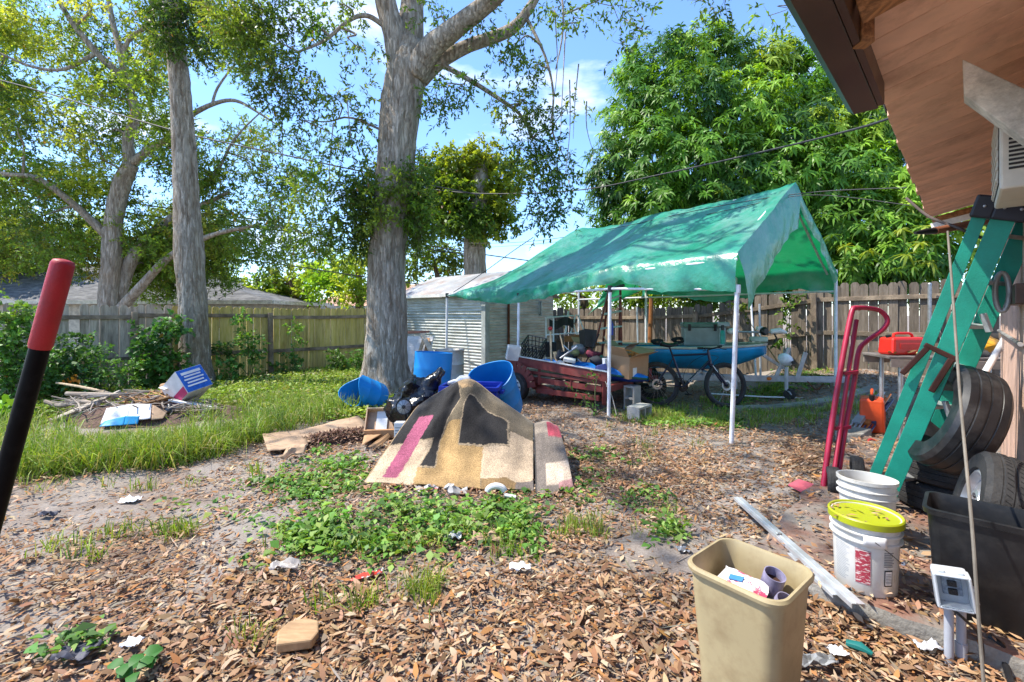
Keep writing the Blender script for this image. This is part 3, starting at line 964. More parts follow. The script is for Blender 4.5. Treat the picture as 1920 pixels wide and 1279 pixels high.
def PL(lst, d=None):
    """[(px, py, depth, radius)] -> limb points"""
    return [(P(a[0], a[1], a[2]), a[3]) for a in lst]

LEAF = leaf_mat('leaf', 0.45, 0.52, 0.35)
LEAF_GLOSSY = leaf_mat('mango_leaf', 0.42, 0.4, 0.32, (1.5, 1.35, 0.4))
OAK_PAL = [(0.10, 0.18, 0.03, 3), (0.15, 0.25, 0.036, 3), (0.23, 0.31, 0.05, 1.8), (0.065, 0.125, 0.028, 1.6)]
YEL_PAL = [(0.18, 0.29, 0.045, 3), (0.27, 0.36, 0.055, 3), (0.37, 0.42, 0.07, 1.5), (0.12, 0.21, 0.04, 2.5)]

def clump_lists(rows, dens=1.0, depth_k=0.8):
    cs, rs, ks = [], [], []
    for r in rows:
        px, py, d, rx, ry = r[:5]
        k = r[5] if len(r) > 5 else 1.0
        c = P(px, py, d)
        a, b_ = rx * d / F, ry * d / F
        cs.append(c); rs.append((a, (a + b_) / 2 * depth_k, b_)); ks.append(max(2, int(dens * k * 215 * (a * b_ * (a + b_) / 2) ** 0.62)))
    return cs, rs, ks

# ---- the big tree in the middle
def make_big_tree():
    base = P(722, 745, 8.35); base.z = 0
    t = thing('oak_tree', 'big grey oak trunk in the middle with ivy at mid height', 'tree', base)
    L = Limbs(12)
    L.limb([(V(base.x - 0.02, base.y, -0.15), 0.44), (V(base.x, base.y, 0.15), 0.42)] + PL([(723, 690, 8.35, .385), (725, 600, 8.35, .352), (724, 480, 8.35, .325), (740, 330, 8.35, .33), (750, 210, 8.35, .345), (764, 132, 8.35, .37), (772, 80, 8.35, .26)]), 9, 0.075, 28, 0.28)
    L.limb(PL([(752, 150, 8.3, .23), (741, 70, 8.25, .205), (722, 0, 8.2, .18), (700, -130, 8.1, .13), (660, -300, 7.9, .06)]), 6, 0.05, 16)
    L.limb(PL([(768, 130, 8.45, .25), (770, 60, 8.5, .235), (774, -20, 8.6, .20), (786, -170, 8.8, .14), (770, -320, 9.0, .06)]), 6, 0.05, 16)
    L.limb(PL([(775, 140, 8.25, .24), (806, 92, 8.1, .205), (860, 48, 7.9, .165), (920, 2, 7.7, .14), (1010, -80, 7.4, .10), (1130, -170, 7.0, .05)]), 6, 0.05, 16)
    L.limb(PL([(790, 150, 8.4, .14), (822, 118, 8.4, .135), (880, 86, 8.35, .115), (955, 58, 8.3, .105), (990, 20, 8.3, .085), (1030, -50, 8.2, .06)]), 6, 0.05, 12)
    L.limb(PL([(728, 55, 8.2, .05), (690, 30, 8.1, .042), (655, 38, 8.0, .036), (610, 75, 7.9, .03), (560, 97, 7.8, .02)]), 5, 0.04, 8)
    L.limb(PL([(830, 122, 8.35, .05), (880, 150, 8.2, .045), (935, 185, 8.1, .038), (975, 215, 8.05, .03), (1000, 260, 8.0, .02)]), 5, 0.04, 8)
    L.limb(PL([(985, 30, 8.3, .04), (1020, 100, 8.1, .024), (1037, 170, 8.0, .02), (1037, 250, 7.95, .014), (1062, 300, 7.9, .006)]), 5, 0.03, 6)
    L.limb(PL([(1010, -80, 7.4, .05), (1050, -20, 7.3, .02), (1055, 60, 7.2, .014), (1042, 130, 7.2, .01)]), 5, 0.03, 6)
    L.limb(PL([(700, -130, 8.1, .09), (560, -190, 7.8, .07), (420, -160, 7.4, .05), (330, -120, 7.2, .02)]), 5, 0.04, 8)
    L.limb(PL([(1130, -170, 7.0, .05), (1220, -120, 6.6, .03), (1420, -60, 6.4, .02), (1480, 10, 6.3, .01)]), 5, 0.03, 6)
    rows = [(468, 70, 8.0, 62, 55, 1.6), (525, 150, 7.9, 52, 58, 1.5), (440, 22, 8.2, 60, 40, 1.4), (590, 45, 8.0, 50, 50, .8), (560, 225, 7.9, 40, 45, .45), (610, 170, 7.8, 50, 45, .5),
            (640, 285, 7.8, 45, 50, .35), (600, 345, 7.7, 45, 45, .6), (680, 95, 8.0, 40, 40, .35), (668, 232, 8.1, 35, 35, .55), (640, 10, 8.1, 55, 35, .6), (520, 20, 8.0, 50, 40, 1.1), (655, 180, 7.9, 40, 40, .3),
            (630, 400, 7.8, 50, 45, .8), (560, 395, 7.7, 40, 45, .5), (600, 450, 7.7, 60, 30, .7), (545, 330, 7.6, 40, 40, .35),
            (820, 20, 8.0, 45, 30, .5), (868, 160, 8.0, 42, 35, .7), (828, 185, 8.0, 32, 38, .8), (900, 25, 7.9, 45, 30, .5), (960, 85, 7.9, 30, 42, .9), (1000, 130, 7.9, 32, 35, .7), (948, 200, 7.9, 40, 35, .6),
            (1005, 205, 7.9, 45, 40, .8), (1015, 265, 7.9, 42, 35, .9), (1045, 330, 7.9, 36, 52, 1.1), (1000, 320, 7.9, 42, 42, .9), (1010, 400, 7.9, 48, 34, .9), (975, 280, 7.9, 35, 30, .6), (1062, 400, 7.9, 22, 30, .5), (1080, 205, 7.5, 28, 25, .3),
            (1150, 12, 7.0, 55, 26, .55), (1205, 55, 6.9, 22, 35, .35), (1090, 35, 7.2, 40, 25, .35), (1175, 85, 6.9, 20, 28, .3), (1360, 5, 6.5, 80, 18, .3), (1440, 30, 6.4, 50, 24, .3), (1040, 15, 7.6, 40, 30, .5)]
    for r in rows:
        L.twig_to(P(r[0], r[1], r[2]), 0.028)
    # drooping bare twigs
    for (a, b_, c, dd) in ((1060, 60, 300, 7.3), (1085, 120, 260, 7.3), (1040, 20, 240, 7.6), (1100, 190, 290, 7.3), (1068, 150, 330, 7.2), (650, 180, 330, 7.7), (625, 230, 400, 7.7)):
        q = [P(a, b_, dd), P(a + random.uniform(-8, 10), (b_ + c) / 2, dd), P(a + random.uniform(-14, 22), c, dd)]
        L.b.tube(catmull(q, 4), lerps([0.011, 0.007, 0.003], 4), 4)
    # unseen crown clumps above the picture, placed and thinned to shade the ground
    over = []
    for k in range(22):
        a = random.uniform(0, 6.28); rr = random.uniform(0.6, 5.6)
        over.append((V(-2.4 + rr * math.cos(a) * 1.1, 6.4 + rr * math.sin(a), random.uniform(7.6, 11.5))))
    over = [p for p in over if CAMH + 700 * p.y / F < p.z or p.y < 1.0]
    for p in over[:26]: L.twig_to(p, 0.05)
    L.b.build('trunk', BARK, t, smooth=True, angle=180)
    cs, rs, ks = clump_lists(rows, 1.7)
    # ivy sleeve round the trunk
    for k in range(26):
        an = random.uniform(0, 6.28); z = random.uniform(2.75, 4.35)
        r = 0.42 + random.random() * 0.22
        cs.append(V(-2.28 + math.cos(an) * r, 8.35 + math.sin(an) * r, z)); rs.append((0.26, 0.26, 0.26)); ks.append(44)
    parts = sprigs(cs, rs, ks, 11, 0.30, (0.088, 0.036), OAK_PAL, 0.45)
    parts += sprigs(over, [(1.05, 1.05, 0.7)] * len(over), [22] * len(over), 11, 0.4, (0.12, 0.055), OAK_PAL, 0.3)
    leaf_obj('crown', parts, LEAF, t)
make_big_tree()

# ---- bare straight trunk left of it
def make_second_trunk():
    base = P(367, 720, 9.6); base.z = 0
    t = thing('oak_tree', 'slim bare grey trunk in front of the left fence', 'tree', base)
    L = Limbs(12)
    L.limb([(V(base.x, base.y, -0.15), 0.31), (V(base.x, base.y, 0.12), 0.30)] + PL([(364, 610, 9.6, .262), (357, 480, 9.6, .262), (351, 380, 9.6, .225), (344, 250, 9.6, .20), (334, 130, 9.6, .185), (324, 50, 9.6, .16), (318, -60, 9.6, .13), (335, -220, 9.6, .05)]), 9, 0.085, 20, 0.25)
    L.limb(PL([(324, 50, 9.6, .05), (360, 10, 9.3, .035), (400, -10, 9.1, .02)]), 4, 0.03, 6)
    L.limb(PL([(318, -60, 9.6, .08), (220, -140, 9.0, .05), (60, -160, 8.2, .03)]), 4, 0.03, 6)
    rows = [(335, 35, 9.2, 45, 42, 1.7), (365, 85, 9.2, 35, 26, 1.5), (308, 75, 9.2, 26, 30, 1.3), (395, 25, 9.1, 40, 30, 1.2), (345, 5, 9.3, 50, 25, 1.4), (385, 100, 9.1, 24, 20, .5), (412, 70, 9.0, 28, 30, .8)]
    over = []  # unseen clumps added overhead to dapple the foreground with shade
    for k in range(15):
        a = random.uniform(0, 6.28); rr = random.uniform(0.5, 4.2)
        over.append(V(-6.4 + rr * math.cos(a), 7.4 + rr * math.sin(a), random.uniform(8.0, 11.5)))
    over = [p for p in over if CAMH + 700 * p.y / F < p.z or p.y < 1.0 or p.x / p.y < -1.5]
    for r in rows: L.twig_to(P(r[0], r[1], r[2]), 0.02)
    for p in over[:14]: L.twig_to(p, 0.04)
    L.b.build('trunk', BARK, t, smooth=True, angle=180)
    cs, rs, ks = clump_lists(rows, 1.3)
    parts = sprigs(cs, rs, ks, 11, 0.28, (0.095, 0.036), [(0.05, 0.10, 0.025, 3), (0.08, 0.15, 0.03, 2)], 0.6)
    parts += sprigs(over, [(1.0, 1.0, 0.7)] * len(over), [22] * len(over), 11, 0.4, (0.12, 0.055), OAK_PAL, 0.3)
    leaf_obj('crown', parts, LEAF, t)
make_second_trunk()

# ---- spreading oak behind the left fence
def make_back_oak():
    base = P(205, 680, 13.6); base.z = 0
    t = thing('oak_tree', 'spreading yellow-green oak with forked trunk behind left fence', 'tree', base)
    L = Limbs(10)
    d = 13.6
    def PL(lst): return [(P(a[0], a[1], a[2]), a[3] * 0.68) for a in lst]
    L.limb([(V(base.x, base.y, -0.1), .36)] + PL([(204, 590, d, .40), (211, 490, d, .35), (214, 420, d, .31), (226, 352, d, .35), (246, 308, d, .29)]), 7, 0.09, 16)
    L.limb(PL([(246, 312, d, .25), (240, 262, d, .2), (254, 212, d, .2), (232, 150, d, .17), (182, 100, d - .3, .13), (122, 22, d - .6, .10), (80, -70, d - .8, .05)]), 6, 0.06, 12)
    L.limb(PL([(236, 160, d, .14), (226, 100, d, .13), (211, 40, d + .2, .11), (195, -50, d + .3, .07)]), 5, 0.05, 10)
    L.limb(PL([(228, 105, d, .09), (245, 70, d, .08), (280, 42, d - .2, .075), (287, -30, d - .3, .05)]), 5, 0.05, 8)
    L.limb(PL([(250, 305, d, .2), (276, 283, d, .16), (312, 262, d - .1, .13), (350, 222, d - .2, .12), (398, 196, d - .3, .09), (442, 189, d - .4, .07), (492, 216, d - .5, .045), (535, 245, d - .6, .02)]), 5, 0.05, 10)
    L.limb(PL([(398, 196, d - .3, .06), (408, 165, d - .3, .05), (440, 120, d - .3, .03)]), 4, 0.05, 6)
    L.limb(PL([(216, 580, d + .2, .30), (248, 485, d + .3, .25), (300, 425, d + .6, .2), (360, 395, d + .8, .15), (430, 360, d + 1, .08)]), 5, 0.07, 10)
    L.limb(PL([(222, 585, d - .2, .22), (262, 540, d - .4, .18), (320, 480, d - .5, .14), (395, 442, d - .6, .1), (470, 425, d - .7, .05)]), 5, 0.07, 10)
    L.limb(PL([(208, 450, d, .2), (140, 385, d - .4, .14), (70, 335, d - .8, .11), (0, 325, d - 1, .08), (-90, 300, d - 1, .05)]), 5, 0.06, 8)
    L.limb(PL([(180, 100, d - .3, .1), (120, 130, d - .5, .07), (60, 125, d - .7, .06), (0, 100, d - 1, .04)]), 5, 0.06, 8)
    L.limb(PL([(300, 425, d + .6, .15), (400, 330, d + .9, .08), (440, 260, d + 1, .05), (500, 200, d + 1.1, .02)]), 5, 0.06, 8)
    rows = []
    for k in range(215):
        px = random.uniform(-120, 640); py = random.uniform(-60, 475)
        sky = (330 < px < 475 and 125 < py < 300) * 0.75 + (490 < px < 700 and py < 330) * 0.9 + (px > 560 and py > 380) * 0.8 + (180 < px < 300 and 180 < py < 300) * 0.5 + (px > 470 and py < 250) * 0.6
        sky += 0.15 if py < 130 else 0
        if random.random() < sky: continue
        rows.append((px, py, random.uniform(12.4, 16.0), random.uniform(38, 58), random.uniform(28, 44), random.uniform(.55, 1.0)))
    low = [(random.uniform(-60, 560), random.uniform(400, 500), random.uniform(14.5, 18.5), 55, 32, .9) for _ in range(34)] + [(random.uniform(225, 420), random.uniform(470, 548), random.uniform(14.6, 17.5), 40, 24, 1.0) for _ in range(26)]
    rows += low
    for r in rows[::2]: L.twig_to(P(r[0], r[1], r[2]), 0.04, 0.008)
    L.b.build('trunk', BARK, t, smooth=True, angle=180)
    cs, rs, ks = clump_lists(rows, 0.80)
    pal = YEL_PAL
    parts = sprigs(cs, rs, ks, 11, 0.34, (0.115, 0.05), pal, 0.15, stem_w=0.01)
    over = []
    leaf_obj('crown', parts, LEAF, t)
make_back_oak()

# ---- pollarded trunk wrapped in vines, behind the shed
def make_pollard():
    d = 14.2
    base = P(892, 690, d); base.z = 0
    t = thing('pollarded_tree', 'cut-back trunk with a ball of bright vine leaves behind shed', 'tree', base)
    L = Limbs(12)
    L.limb([(V(base.x, base.y, -0.1), .38)] + PL([(892, 560, d, .34), (890, 460, d, .32), (897, 380, d, .28), (900, 330, d, .24), (902, 305, d, .16)]), 6, 0.08, 14)
    L.limb(PL([(893, 450, d, .2), (872, 410, d - .2, .14), (850, 380, d - .3, .09)]), 4, 0.06, 8)
    L.b.build('trunk', BARK, t, smooth=True, angle=180)
    rows = [(850, 310, d, 52, 32, 1.2), (905, 292, d, 42, 24, 1.0), (812, 350, d, 38, 42, 1.1), (850, 365, d - .5, 40, 40, 1.2), (832, 408, d - .3, 42, 32, 1.2), (880, 418, d - .6, 44, 30, 1.3), (930, 370, d, 36, 52, 1.2),
            (942, 415, d, 30, 30, .9), (955, 330, d + .2, 36, 40, .9), (790, 330, d, 24, 24, .6), (800, 395, d, 24, 30, .7), (870, 340, d + .6, 60, 50, 1.0), (905, 440, d - .4, 30, 16, .6)]
    cs, rs, ks = clump_lists(rows, 1.7)
    parts = sprigs(cs, rs, ks, 12, 0.26, (0.13, 0.075), [(0.16, 0.26, 0.03, 2), (0.26, 0.34, 0.045, 2), (0.10, 0.18, 0.03, 2)], 0.35)
    leaf_obj('crown', parts, LEAF, t)
make_pollard()

# ---- mango tree behind the right fence
def make_mango():
    base = V(7.2, 13.2, 0.3)
    t = thing('mango_tree', 'large dense mango tree with long drooping leaves behind right fence', 'tree', base)
    L = Limbs(10)
    L.limb([(V(7.2, 13.2, 0), .34), (V(7.15, 13.1, 1.6), .27), (V(7.0, 12.9, 2.6), .22), (V(6.7, 12.7, 4.2), .14), (V(6.5, 12.6, 6.2), .06)], 5, 0.06, 12)
    for q in ((5.0, 12.4, 4.6), (8.8, 12.0, 4.4), (7.6, 11.2, 4.8), (5.8, 11.8, 6.4), (8.2, 13.4, 6.8), (3.6, 12.6, 4.4), (9.6, 11.0, 3.8)):
        L.limb([(V(7.05, 13.0, 2.2), .16), (V(7.05, 13.0, 2.2).lerp(V(*q), 0.5) + V(0, 0, .3), .1), (V(*q), .03)], 5, 0.05, 8)
    L.b.build('trunk', BARK_DARK, t, smooth=True, angle=180)
    rows = [(1195, 175, 12.3, 1.0), (1175, 250, 12.2, .9), (1165, 330, 12.0, 1.0), (1165, 405, 12.0, .9), (1135, 425, 12.2, .45), (1140, 330, 12.4, .6), (1240, 120, 12.6, .9), (1310, 105, 12.6, .9), (1375, 118, 12.4, .8), (1440, 125, 12.3, .8), (1510, 150, 12.0, .8),
            (1260, 205, 11.8, 1.1), (1330, 200, 11.6, 1.0), (1405, 215, 11.5, 1.1), (1490, 235, 11.3, 1.1), (1560, 255, 11.0, 1.0), (1225, 300, 11.4, 1.1), (1300, 305, 11.1, 1.1), (1380, 315, 11.0, 1.1), (1460, 325, 10.8, 1.1), (1550, 345, 10.6, 1.1),
            (1630, 335, 10.5, 1.0), (1235, 385, 11.2, 1.0), (1330, 395, 11.0, 1.0), (1430, 400, 10.9, 1.0), (1570, 430, 10.2, .9), (1645, 425, 9.9, .85), (1605, 485, 9.8, .7), (1685, 475, 9.4, .75), (1655, 515, 9.5, .5), (1570, 505, 10.3, .6),
            (1710, 390, 9.8, .9), (1590, 190, 11.6, .9), (1650, 255, 11.0, 1.0), (1205, 445, 11.6, .8), (1300, 455, 11.6, .9), (1400, 470, 11.8, .9), (1500, 480, 11.4, .9), (1730, 470, 9.2, .7), (1780, 440, 9.4, .9), (1760, 350, 10.2, 1.0), (1180, 130, 12.6, .5), (1275, 85, 12.8, .5), (1340, 78, 12.8, .5), (1480, 110, 12.5, .6),
            (1400, 200, 14.0, 1.5), (1300, 300, 14.0, 1.6), (1500, 280, 13.8, 1.6), (1400, 380, 13.5, 1.6), (1600, 330, 13.4, 1.6), (1250, 400, 13.6, 1.3), (1550, 440, 13.0, 1.4), (1750, 300, 13.0, 1.6)]
    P0, D0, N0, L0, W0, C0 = [], [], [], [], [], []
    pal = [(0.05, 0.13, 0.022, 2.4), (0.09, 0.21, 0.024, 3), (0.14, 0.29, 0.03, 3), (0.25, 0.43, 0.045, 2.2), (0.36, 0.50, 0.06, .9)]
    for px, py, d, r in rows:
        c = np.array(P(px, py, d))
        k = int(155 * r ** 1.7)
        u = rand_unit(k); u[:, 1] -= 0.25; u = unit(u)
        o = c + u * r * RNG.uniform(0.55, 1.12, (k, 1))
        lump = pick_cols(1, pal, 0.1)[0]
        for j in range(k):
            m = RNG.integers(10, 16)
            an = RNG.uniform(0, 6.28) + np.arange(m) * 2.399
            ax = u[j] * 0.8 + np.array([0, 0, 0.5]) + RNG.normal(0, 0.2, 3)
            ax /= np.linalg.norm(ax)
            x = np.cross(ax, [0.3, 0.9, 0.1]); x /= np.linalg.norm(x); y = np.cross(ax, x)
            el = RNG.uniform(-0.15, 0.75, m)
            dr = (np.cos(an)[:, None] * x + np.sin(an)[:, None] * y) * np.cos(el)[:, None] + ax * np.sin(el)[:, None]
            P0.append(np.repeat(o[j][None], m, 0) - ax * RNG.uniform(0, 0.12, (m, 1))); D0.append(dr); N0.append(np.repeat(ax[None], m, 0))
            L0.append(RNG.uniform(0.15, 0.27, m)); W0.append(RNG.uniform(0.04, 0.06, m))
            cc = lump if RNG.random() < 0.85 else pick_cols(1, pal, 0.1)[0]
            C0.append(np.clip(cc * (1 + RNG.normal(0, 0.15, (m, 1))), 0.004, 0.9))
    a = leaf_arrays(np.concatenate(P0), np.concatenate(D0), np.concatenate(N0), np.concatenate(L0), np.concatenate(W0), np.concatenate(C0), 0.16, 0.5, True)
    leaf_obj('crown', a, LEAF_GLOSSY, t)
    # the leaf rosettes nearest the viewer, leaf by leaf
    cols = [(0.05, 0.12, 0.018), (0.10, 0.20, 0.025), (0.22, 0.31, 0.04), (0.30, 0.36, 0.05)]
    meshes = []
    for ci, c in enumerate(cols):
        for q in range(2):
            v, f, s, cc = leaf_arrays(np.zeros((1, 3)), np.array([[1.0, 0, 0]]), np.array([[0, 0, 1.0]]), np.array([0.235 + 0.03 * q]), np.array([0.047]), np.array([c]), 0.16, 0.4 + 0.3 * q, True)
            ob = np_mesh('leaf', v, f, s, cc, LEAF_GLOSSY); meshes.append(ob.data); bpy.data.objects.remove(ob)
    off = Vector(ROOTS[t.name])
    spots = [(1585, 462, 9.0), (1630, 470, 8.8), (1615, 430, 9.2), (1560, 440, 9.3), (1700, 478, 8.4), (1725, 455, 8.3), (1742, 490, 8.3), (1668, 440, 8.8), (1650, 490, 8.7), (1690, 430, 8.7), (1600, 500, 9.0), (1576, 490, 9.2),
             (1715, 500, 8.3), (1680, 505, 8.5), (1640, 400, 9.2), (1590, 400, 9.4), (1735, 425, 8.6), (1660, 365, 9.5), (1560, 380, 9.7), (1700, 385, 9.1), (1750, 460, 8.2), (1545, 410, 9.7)]
    for si, (px, py, d) in enumerate(spots):
        c = P(px, py, d)
        new = si in (0, 1, 4, 5, 6, 9, 16)
        for m in range(13):
            el = random.uniform(-0.6, 0.55); an = m * 2.399 + si
            o = bpy.data.objects.new('leaf', meshes[(random.choice((4, 5, 6, 7)) if new else random.choice((0, 1, 2, 3)))])
            COL.objects.link(o); o.parent = t
            o.location = c - off
            o.rotation_euler = (random.gauss(0, 0.3), -el, an)
            s = random.uniform(0.75, 1.1); o.scale = (s, s, s)
make_mango()

# ---- far trees beyond the fences
def far_tree(label, rows, d, trunk_px, pal, leaf=(0.22, 0.11), dens=0.75, name='garden_tree'):
    base = P(trunk_px, 600, d); base.z = 0
    t = thing(name, label, 'tree', base)
    L = Limbs(8)
    top = min(r[1] for r in rows)
    L.limb([(V(base.x, base.y, 0), .22), (P(trunk_px + 6, (top + 600) / 2, d), .16), (P(trunk_px - 4, top + 12, d), .05)], 4, 0.06, 8)
    for r in rows: L.twig_to(P(r[0], r[1], d), 0.06, 0.012)
    L.b.build('trunk', BARK_DARK, t, smooth=True, angle=180)
    cs, rs, ks = clump_lists([(r[0], r[1], d + random.uniform(-1, 1), r[2], r[3], r[4] if len(r) > 4 else 1) for r in rows], dens)
    leaf_obj('crown', sprigs(cs, rs, ks, 10, 0.5, leaf, pal, 0.2, stem_w=0.015), LEAF, t)
LIME = [(0.32, 0.46, 0.05, 3), (0.44, 0.54, 0.07, 3), (0.2, 0.33, 0.04, 1)]
far_tree('lime green feathery tree over the neighbour roof left of the big trunk', [(455, 552, 34, 22), (500, 540, 34, 26), (545, 525, 36, 26), (590, 510, 34, 26), (560, 550, 36, 22), (610, 540, 34, 26), (640, 520, 26, 24), (520, 560, 40, 16)], 23, 545, LIME)
far_tree('pale green tree showing just left of the big trunk', [(648, 490, 26, 16), (668, 505, 26, 20), (690, 480, 26, 22), (655, 545, 28, 24), (680, 550, 26, 24)], 21, 668, LIME, dens=0.5)
far_tree('pale green tree between the big trunk and the pollard', [(780, 480, 28, 22), (812, 468, 28, 22), (842, 482, 26, 24), (770, 510, 28, 20), (830, 512, 30, 18), (862, 500, 22, 22)], 25, 815, [(0.12, 0.19, 0.025, 2), (0.18, 0.26, 0.035, 2)], dens=0.5)
far_tree('dark green low tree behind the neighbour grey roof', [(395, 545, 34, 22), (420, 528, 34, 22), (360, 525, 34, 30), (330, 540, 34, 22), (440, 555, 26, 14)], 27, 395, OAK_PAL, dens=0.6)
far_tree('bright bush showing over the fence beside the shed', [(1052, 548, 26, 20), (1090, 545, 26, 20), (1130, 545, 30, 20), (1180, 548, 30, 16), (1230, 550, 36, 14), (1290, 550, 36, 14), (1070, 575, 24, 14)], 15.4, 1090, LIME, (0.16, 0.08), 1.0, 'garden_bush')
far_tree('leafy green hedge behind the grey fence under the mango', [(1180 + 42 * k, 552 + 8 * math.sin(k * 2.1), 34, 26, 1) for k in range(8)] + [(1540 + 40 * k, 530, 34, 26, 1) for k in range(6)], 13.6, 1400, [(0.10, 0.2, 0.03, 2), (0.2, 0.3, 0.04, 2)], (0.16, 0.08), 1.2, 'garden_hedge')
far_tree('shaggy tree filling the gap at the far left edge', [(-60, 460, 60, 50), (10, 470, 55, 40), (60, 480, 50, 30), (110, 490, 40, 24), (-40, 400, 60, 50)], 21, 10, OAK_PAL, dens=0.55)
far_tree('leafy tree low behind the oak fork and neighbour roof', [(260, 480, 44, 30), (310, 460, 44, 34), (360, 450, 40, 34), (300, 510, 40, 24), (410, 470, 40, 26)], 28, 300, YEL_PAL, dens=0.5)

# ================================================================== plants along the fence
WEED = leaf_mat('weed_leaf', 0.5, 0.3, 0.3, (1.2, 1.3, 0.4))
GREENS = [(0.09, 0.21, 0.04, 3), (0.14, 0.29, 0.05, 3), (0.19, 0.34, 0.06, 1.5), (0.06, 0.15, 0.035, 2)]
def bush(name, label, cat, rows, d, dens=1.0, leaf=(0.085, 0.06), pal=GREENS, group=None, droop=0.2, foot=None):
    f = P(foot[0], foot[1], d) if foot else P(rows[0][0], 720, d)
    f.z = gf(f.x, f.y)
    t = thing(name, label, cat, f, group)
    b = MB()
    for r in rows:
        c = P(r[0], r[1], d)
        b.tube(catmull([f + V(random.gauss(0, .06), random.gauss(0, .06), -0.02), f.lerp(c, 0.5) + V(random.gauss(0, .05), 0, 0.05), c], 4), lerps([0.012, 0.009, 0.004], 4), 5)
    b.build('stem', mat('green_stem', (0.10, 0.12, 0.04), 0.7), t, smooth=True)
    cs, rs, ks = clump_lists([(r[0], r[1], d + random.uniform(-.15, .15), r[2], r[3]) + tuple(r[4:5]) for r in rows], dens)
    leaf_obj('foliage', sprigs(cs, rs, ks, 9, 0.2, leaf, pal, droop, stem_w=0.006), WEED, t)
bush('climbing_shrub', 'tall leafy shrub at the left picture edge before the fence', 'shrub', [(10, 590, 34, 36), (30, 640, 40, 44), (5, 680, 50, 44), (50, 700, 40, 34)], 7.4, 2.2, foot=(20, 760))
bush('climbing_shrub', 'vine shrub below the fence gap beside the red-topped handle', 'shrub', [(110, 690, 34, 34), (140, 660, 28, 34), (95, 720, 34, 26), (150, 710, 30, 24)], 7.9, 2.2, foot=(115, 770))
bush('climbing_shrub', 'pale ferny shrub in front of the grey fence pickets', 'shrub', [(172, 665, 24, 34), (200, 690, 30, 28), (230, 700, 28, 22), (160, 700, 28, 26)], 8.1, 2.2, (0.07, 0.035), [(0.10, 0.22, 0.05, 2), (0.14, 0.28, 0.06, 2)], foot=(195, 750))
bush('climbing_shrub', 'broadleaf shrub between the leaning stake and the slim trunk', 'shrub', [(290, 640, 30, 34), (310, 680, 34, 30), (282, 690, 28, 28), (320, 610, 20, 26)], 8.9, 2.4, (0.1, 0.075), foot=(300, 730))
bush('vine', 'thin vine hanging on the olive fence right of slim trunk', 'vine', [(455, 600, 9, 14), (460, 625, 10, 14), (472, 650, 14, 14), (480, 668, 14, 10), (420, 655, 14, 14)], 10.1, 2.6, foot=(470, 705))
bush('weed_clump', 'weed clump at the foot of the fence post beside slim trunk', 'weed', [(420, 690, 18, 12), (440, 682, 12, 10)], 9.8, 2.2, foot=(425, 710))
bush('weed_clump', 'small weed under the broken picket of olive fence', 'weed', [(550, 680, 14, 16), (555, 625, 8, 16), (522, 690, 12, 10)], 11.0, 2.2, foot=(550, 702))
bush('weed_clump', 'tall weed at the olive fence left of big trunk', 'weed', [(634, 675, 16, 22), (672, 680, 12, 26), (676, 700, 10, 16)], 11.4, 2.4, foot=(640, 704), pal=[(0.12, 0.24, 0.04, 1), (0.2, 0.33, 0.05, 1)])
bush('weed_clump', 'sprawling weed growing through the red trailer frame', 'weed', [(1100, 745, 14, 12), (1085, 735, 12, 10), (1120, 705, 10, 14), (1150, 765, 14, 8)], 6.75, 1.6, (0.05, 0.028), foot=(1110, 770))
bush('weed_clump', 'vine climbing the grey fence gap behind the canopy pole', 'vine', [(1476, 580, 7, 10), (1478, 605, 8, 12), (1474, 640, 8, 12), (1388, 580, 8, 14), (1480, 560, 8, 8)], 9.35, 2.0, foot=(1477, 700), pal=[(0.16, 0.25, 0.04, 1), (0.09, 0.18, 0.03, 1)])

# broad strap-leaved plant at the left edge
def broad_plant():
    f = P(15, 790, 6.3); f.z = 0
    t = thing('broadleaf_plant', 'broad strap-leaved plant low at the left picture edge', 'plant', f)
    n = 26
    an = RNG.uniform(0, 6.28, n); el = RNG.uniform(0.5, 1.3, n)
    d = np.stack([np.cos(an) * np.cos(el), np.sin(an) * np.cos(el), np.sin(el)], 1)
    pos = np.array(f) + np.stack([RNG.normal(0, .12, n), RNG.normal(0, .1, n), RNG.uniform(0, .15, n)], 1)
    leaf_obj('foliage', leaf_arrays(pos, d, np.repeat([[0, 0, 1.0]], n, 0) + RNG.normal(0, .2, (n, 3)), RNG.uniform(.4, .68, n), RNG.uniform(.07, .12, n), pick_cols(n, [(0.11, 0.23, 0.03), (0.17, 0.30, 0.04), (0.07, 0.17, 0.03)]), .12, .35, True), WEED, t)
broad_plant()

# ================================================================== grass, ground cover, weeds
def noise2(x, y, s, seed=0.0):
    return np.array([mnoise.noise(Vector((a * s + seed, b * s, seed * 0.7))) for a, b in zip(x, y)])

def ground_pts(n, x0, x1, y0, y1):
    return RNG.uniform(x0, x1, n), RNG.uniform(y0, y1, n)

def px_of(x, y):
    return CX + F * x / y, HY + F * CAMH / y

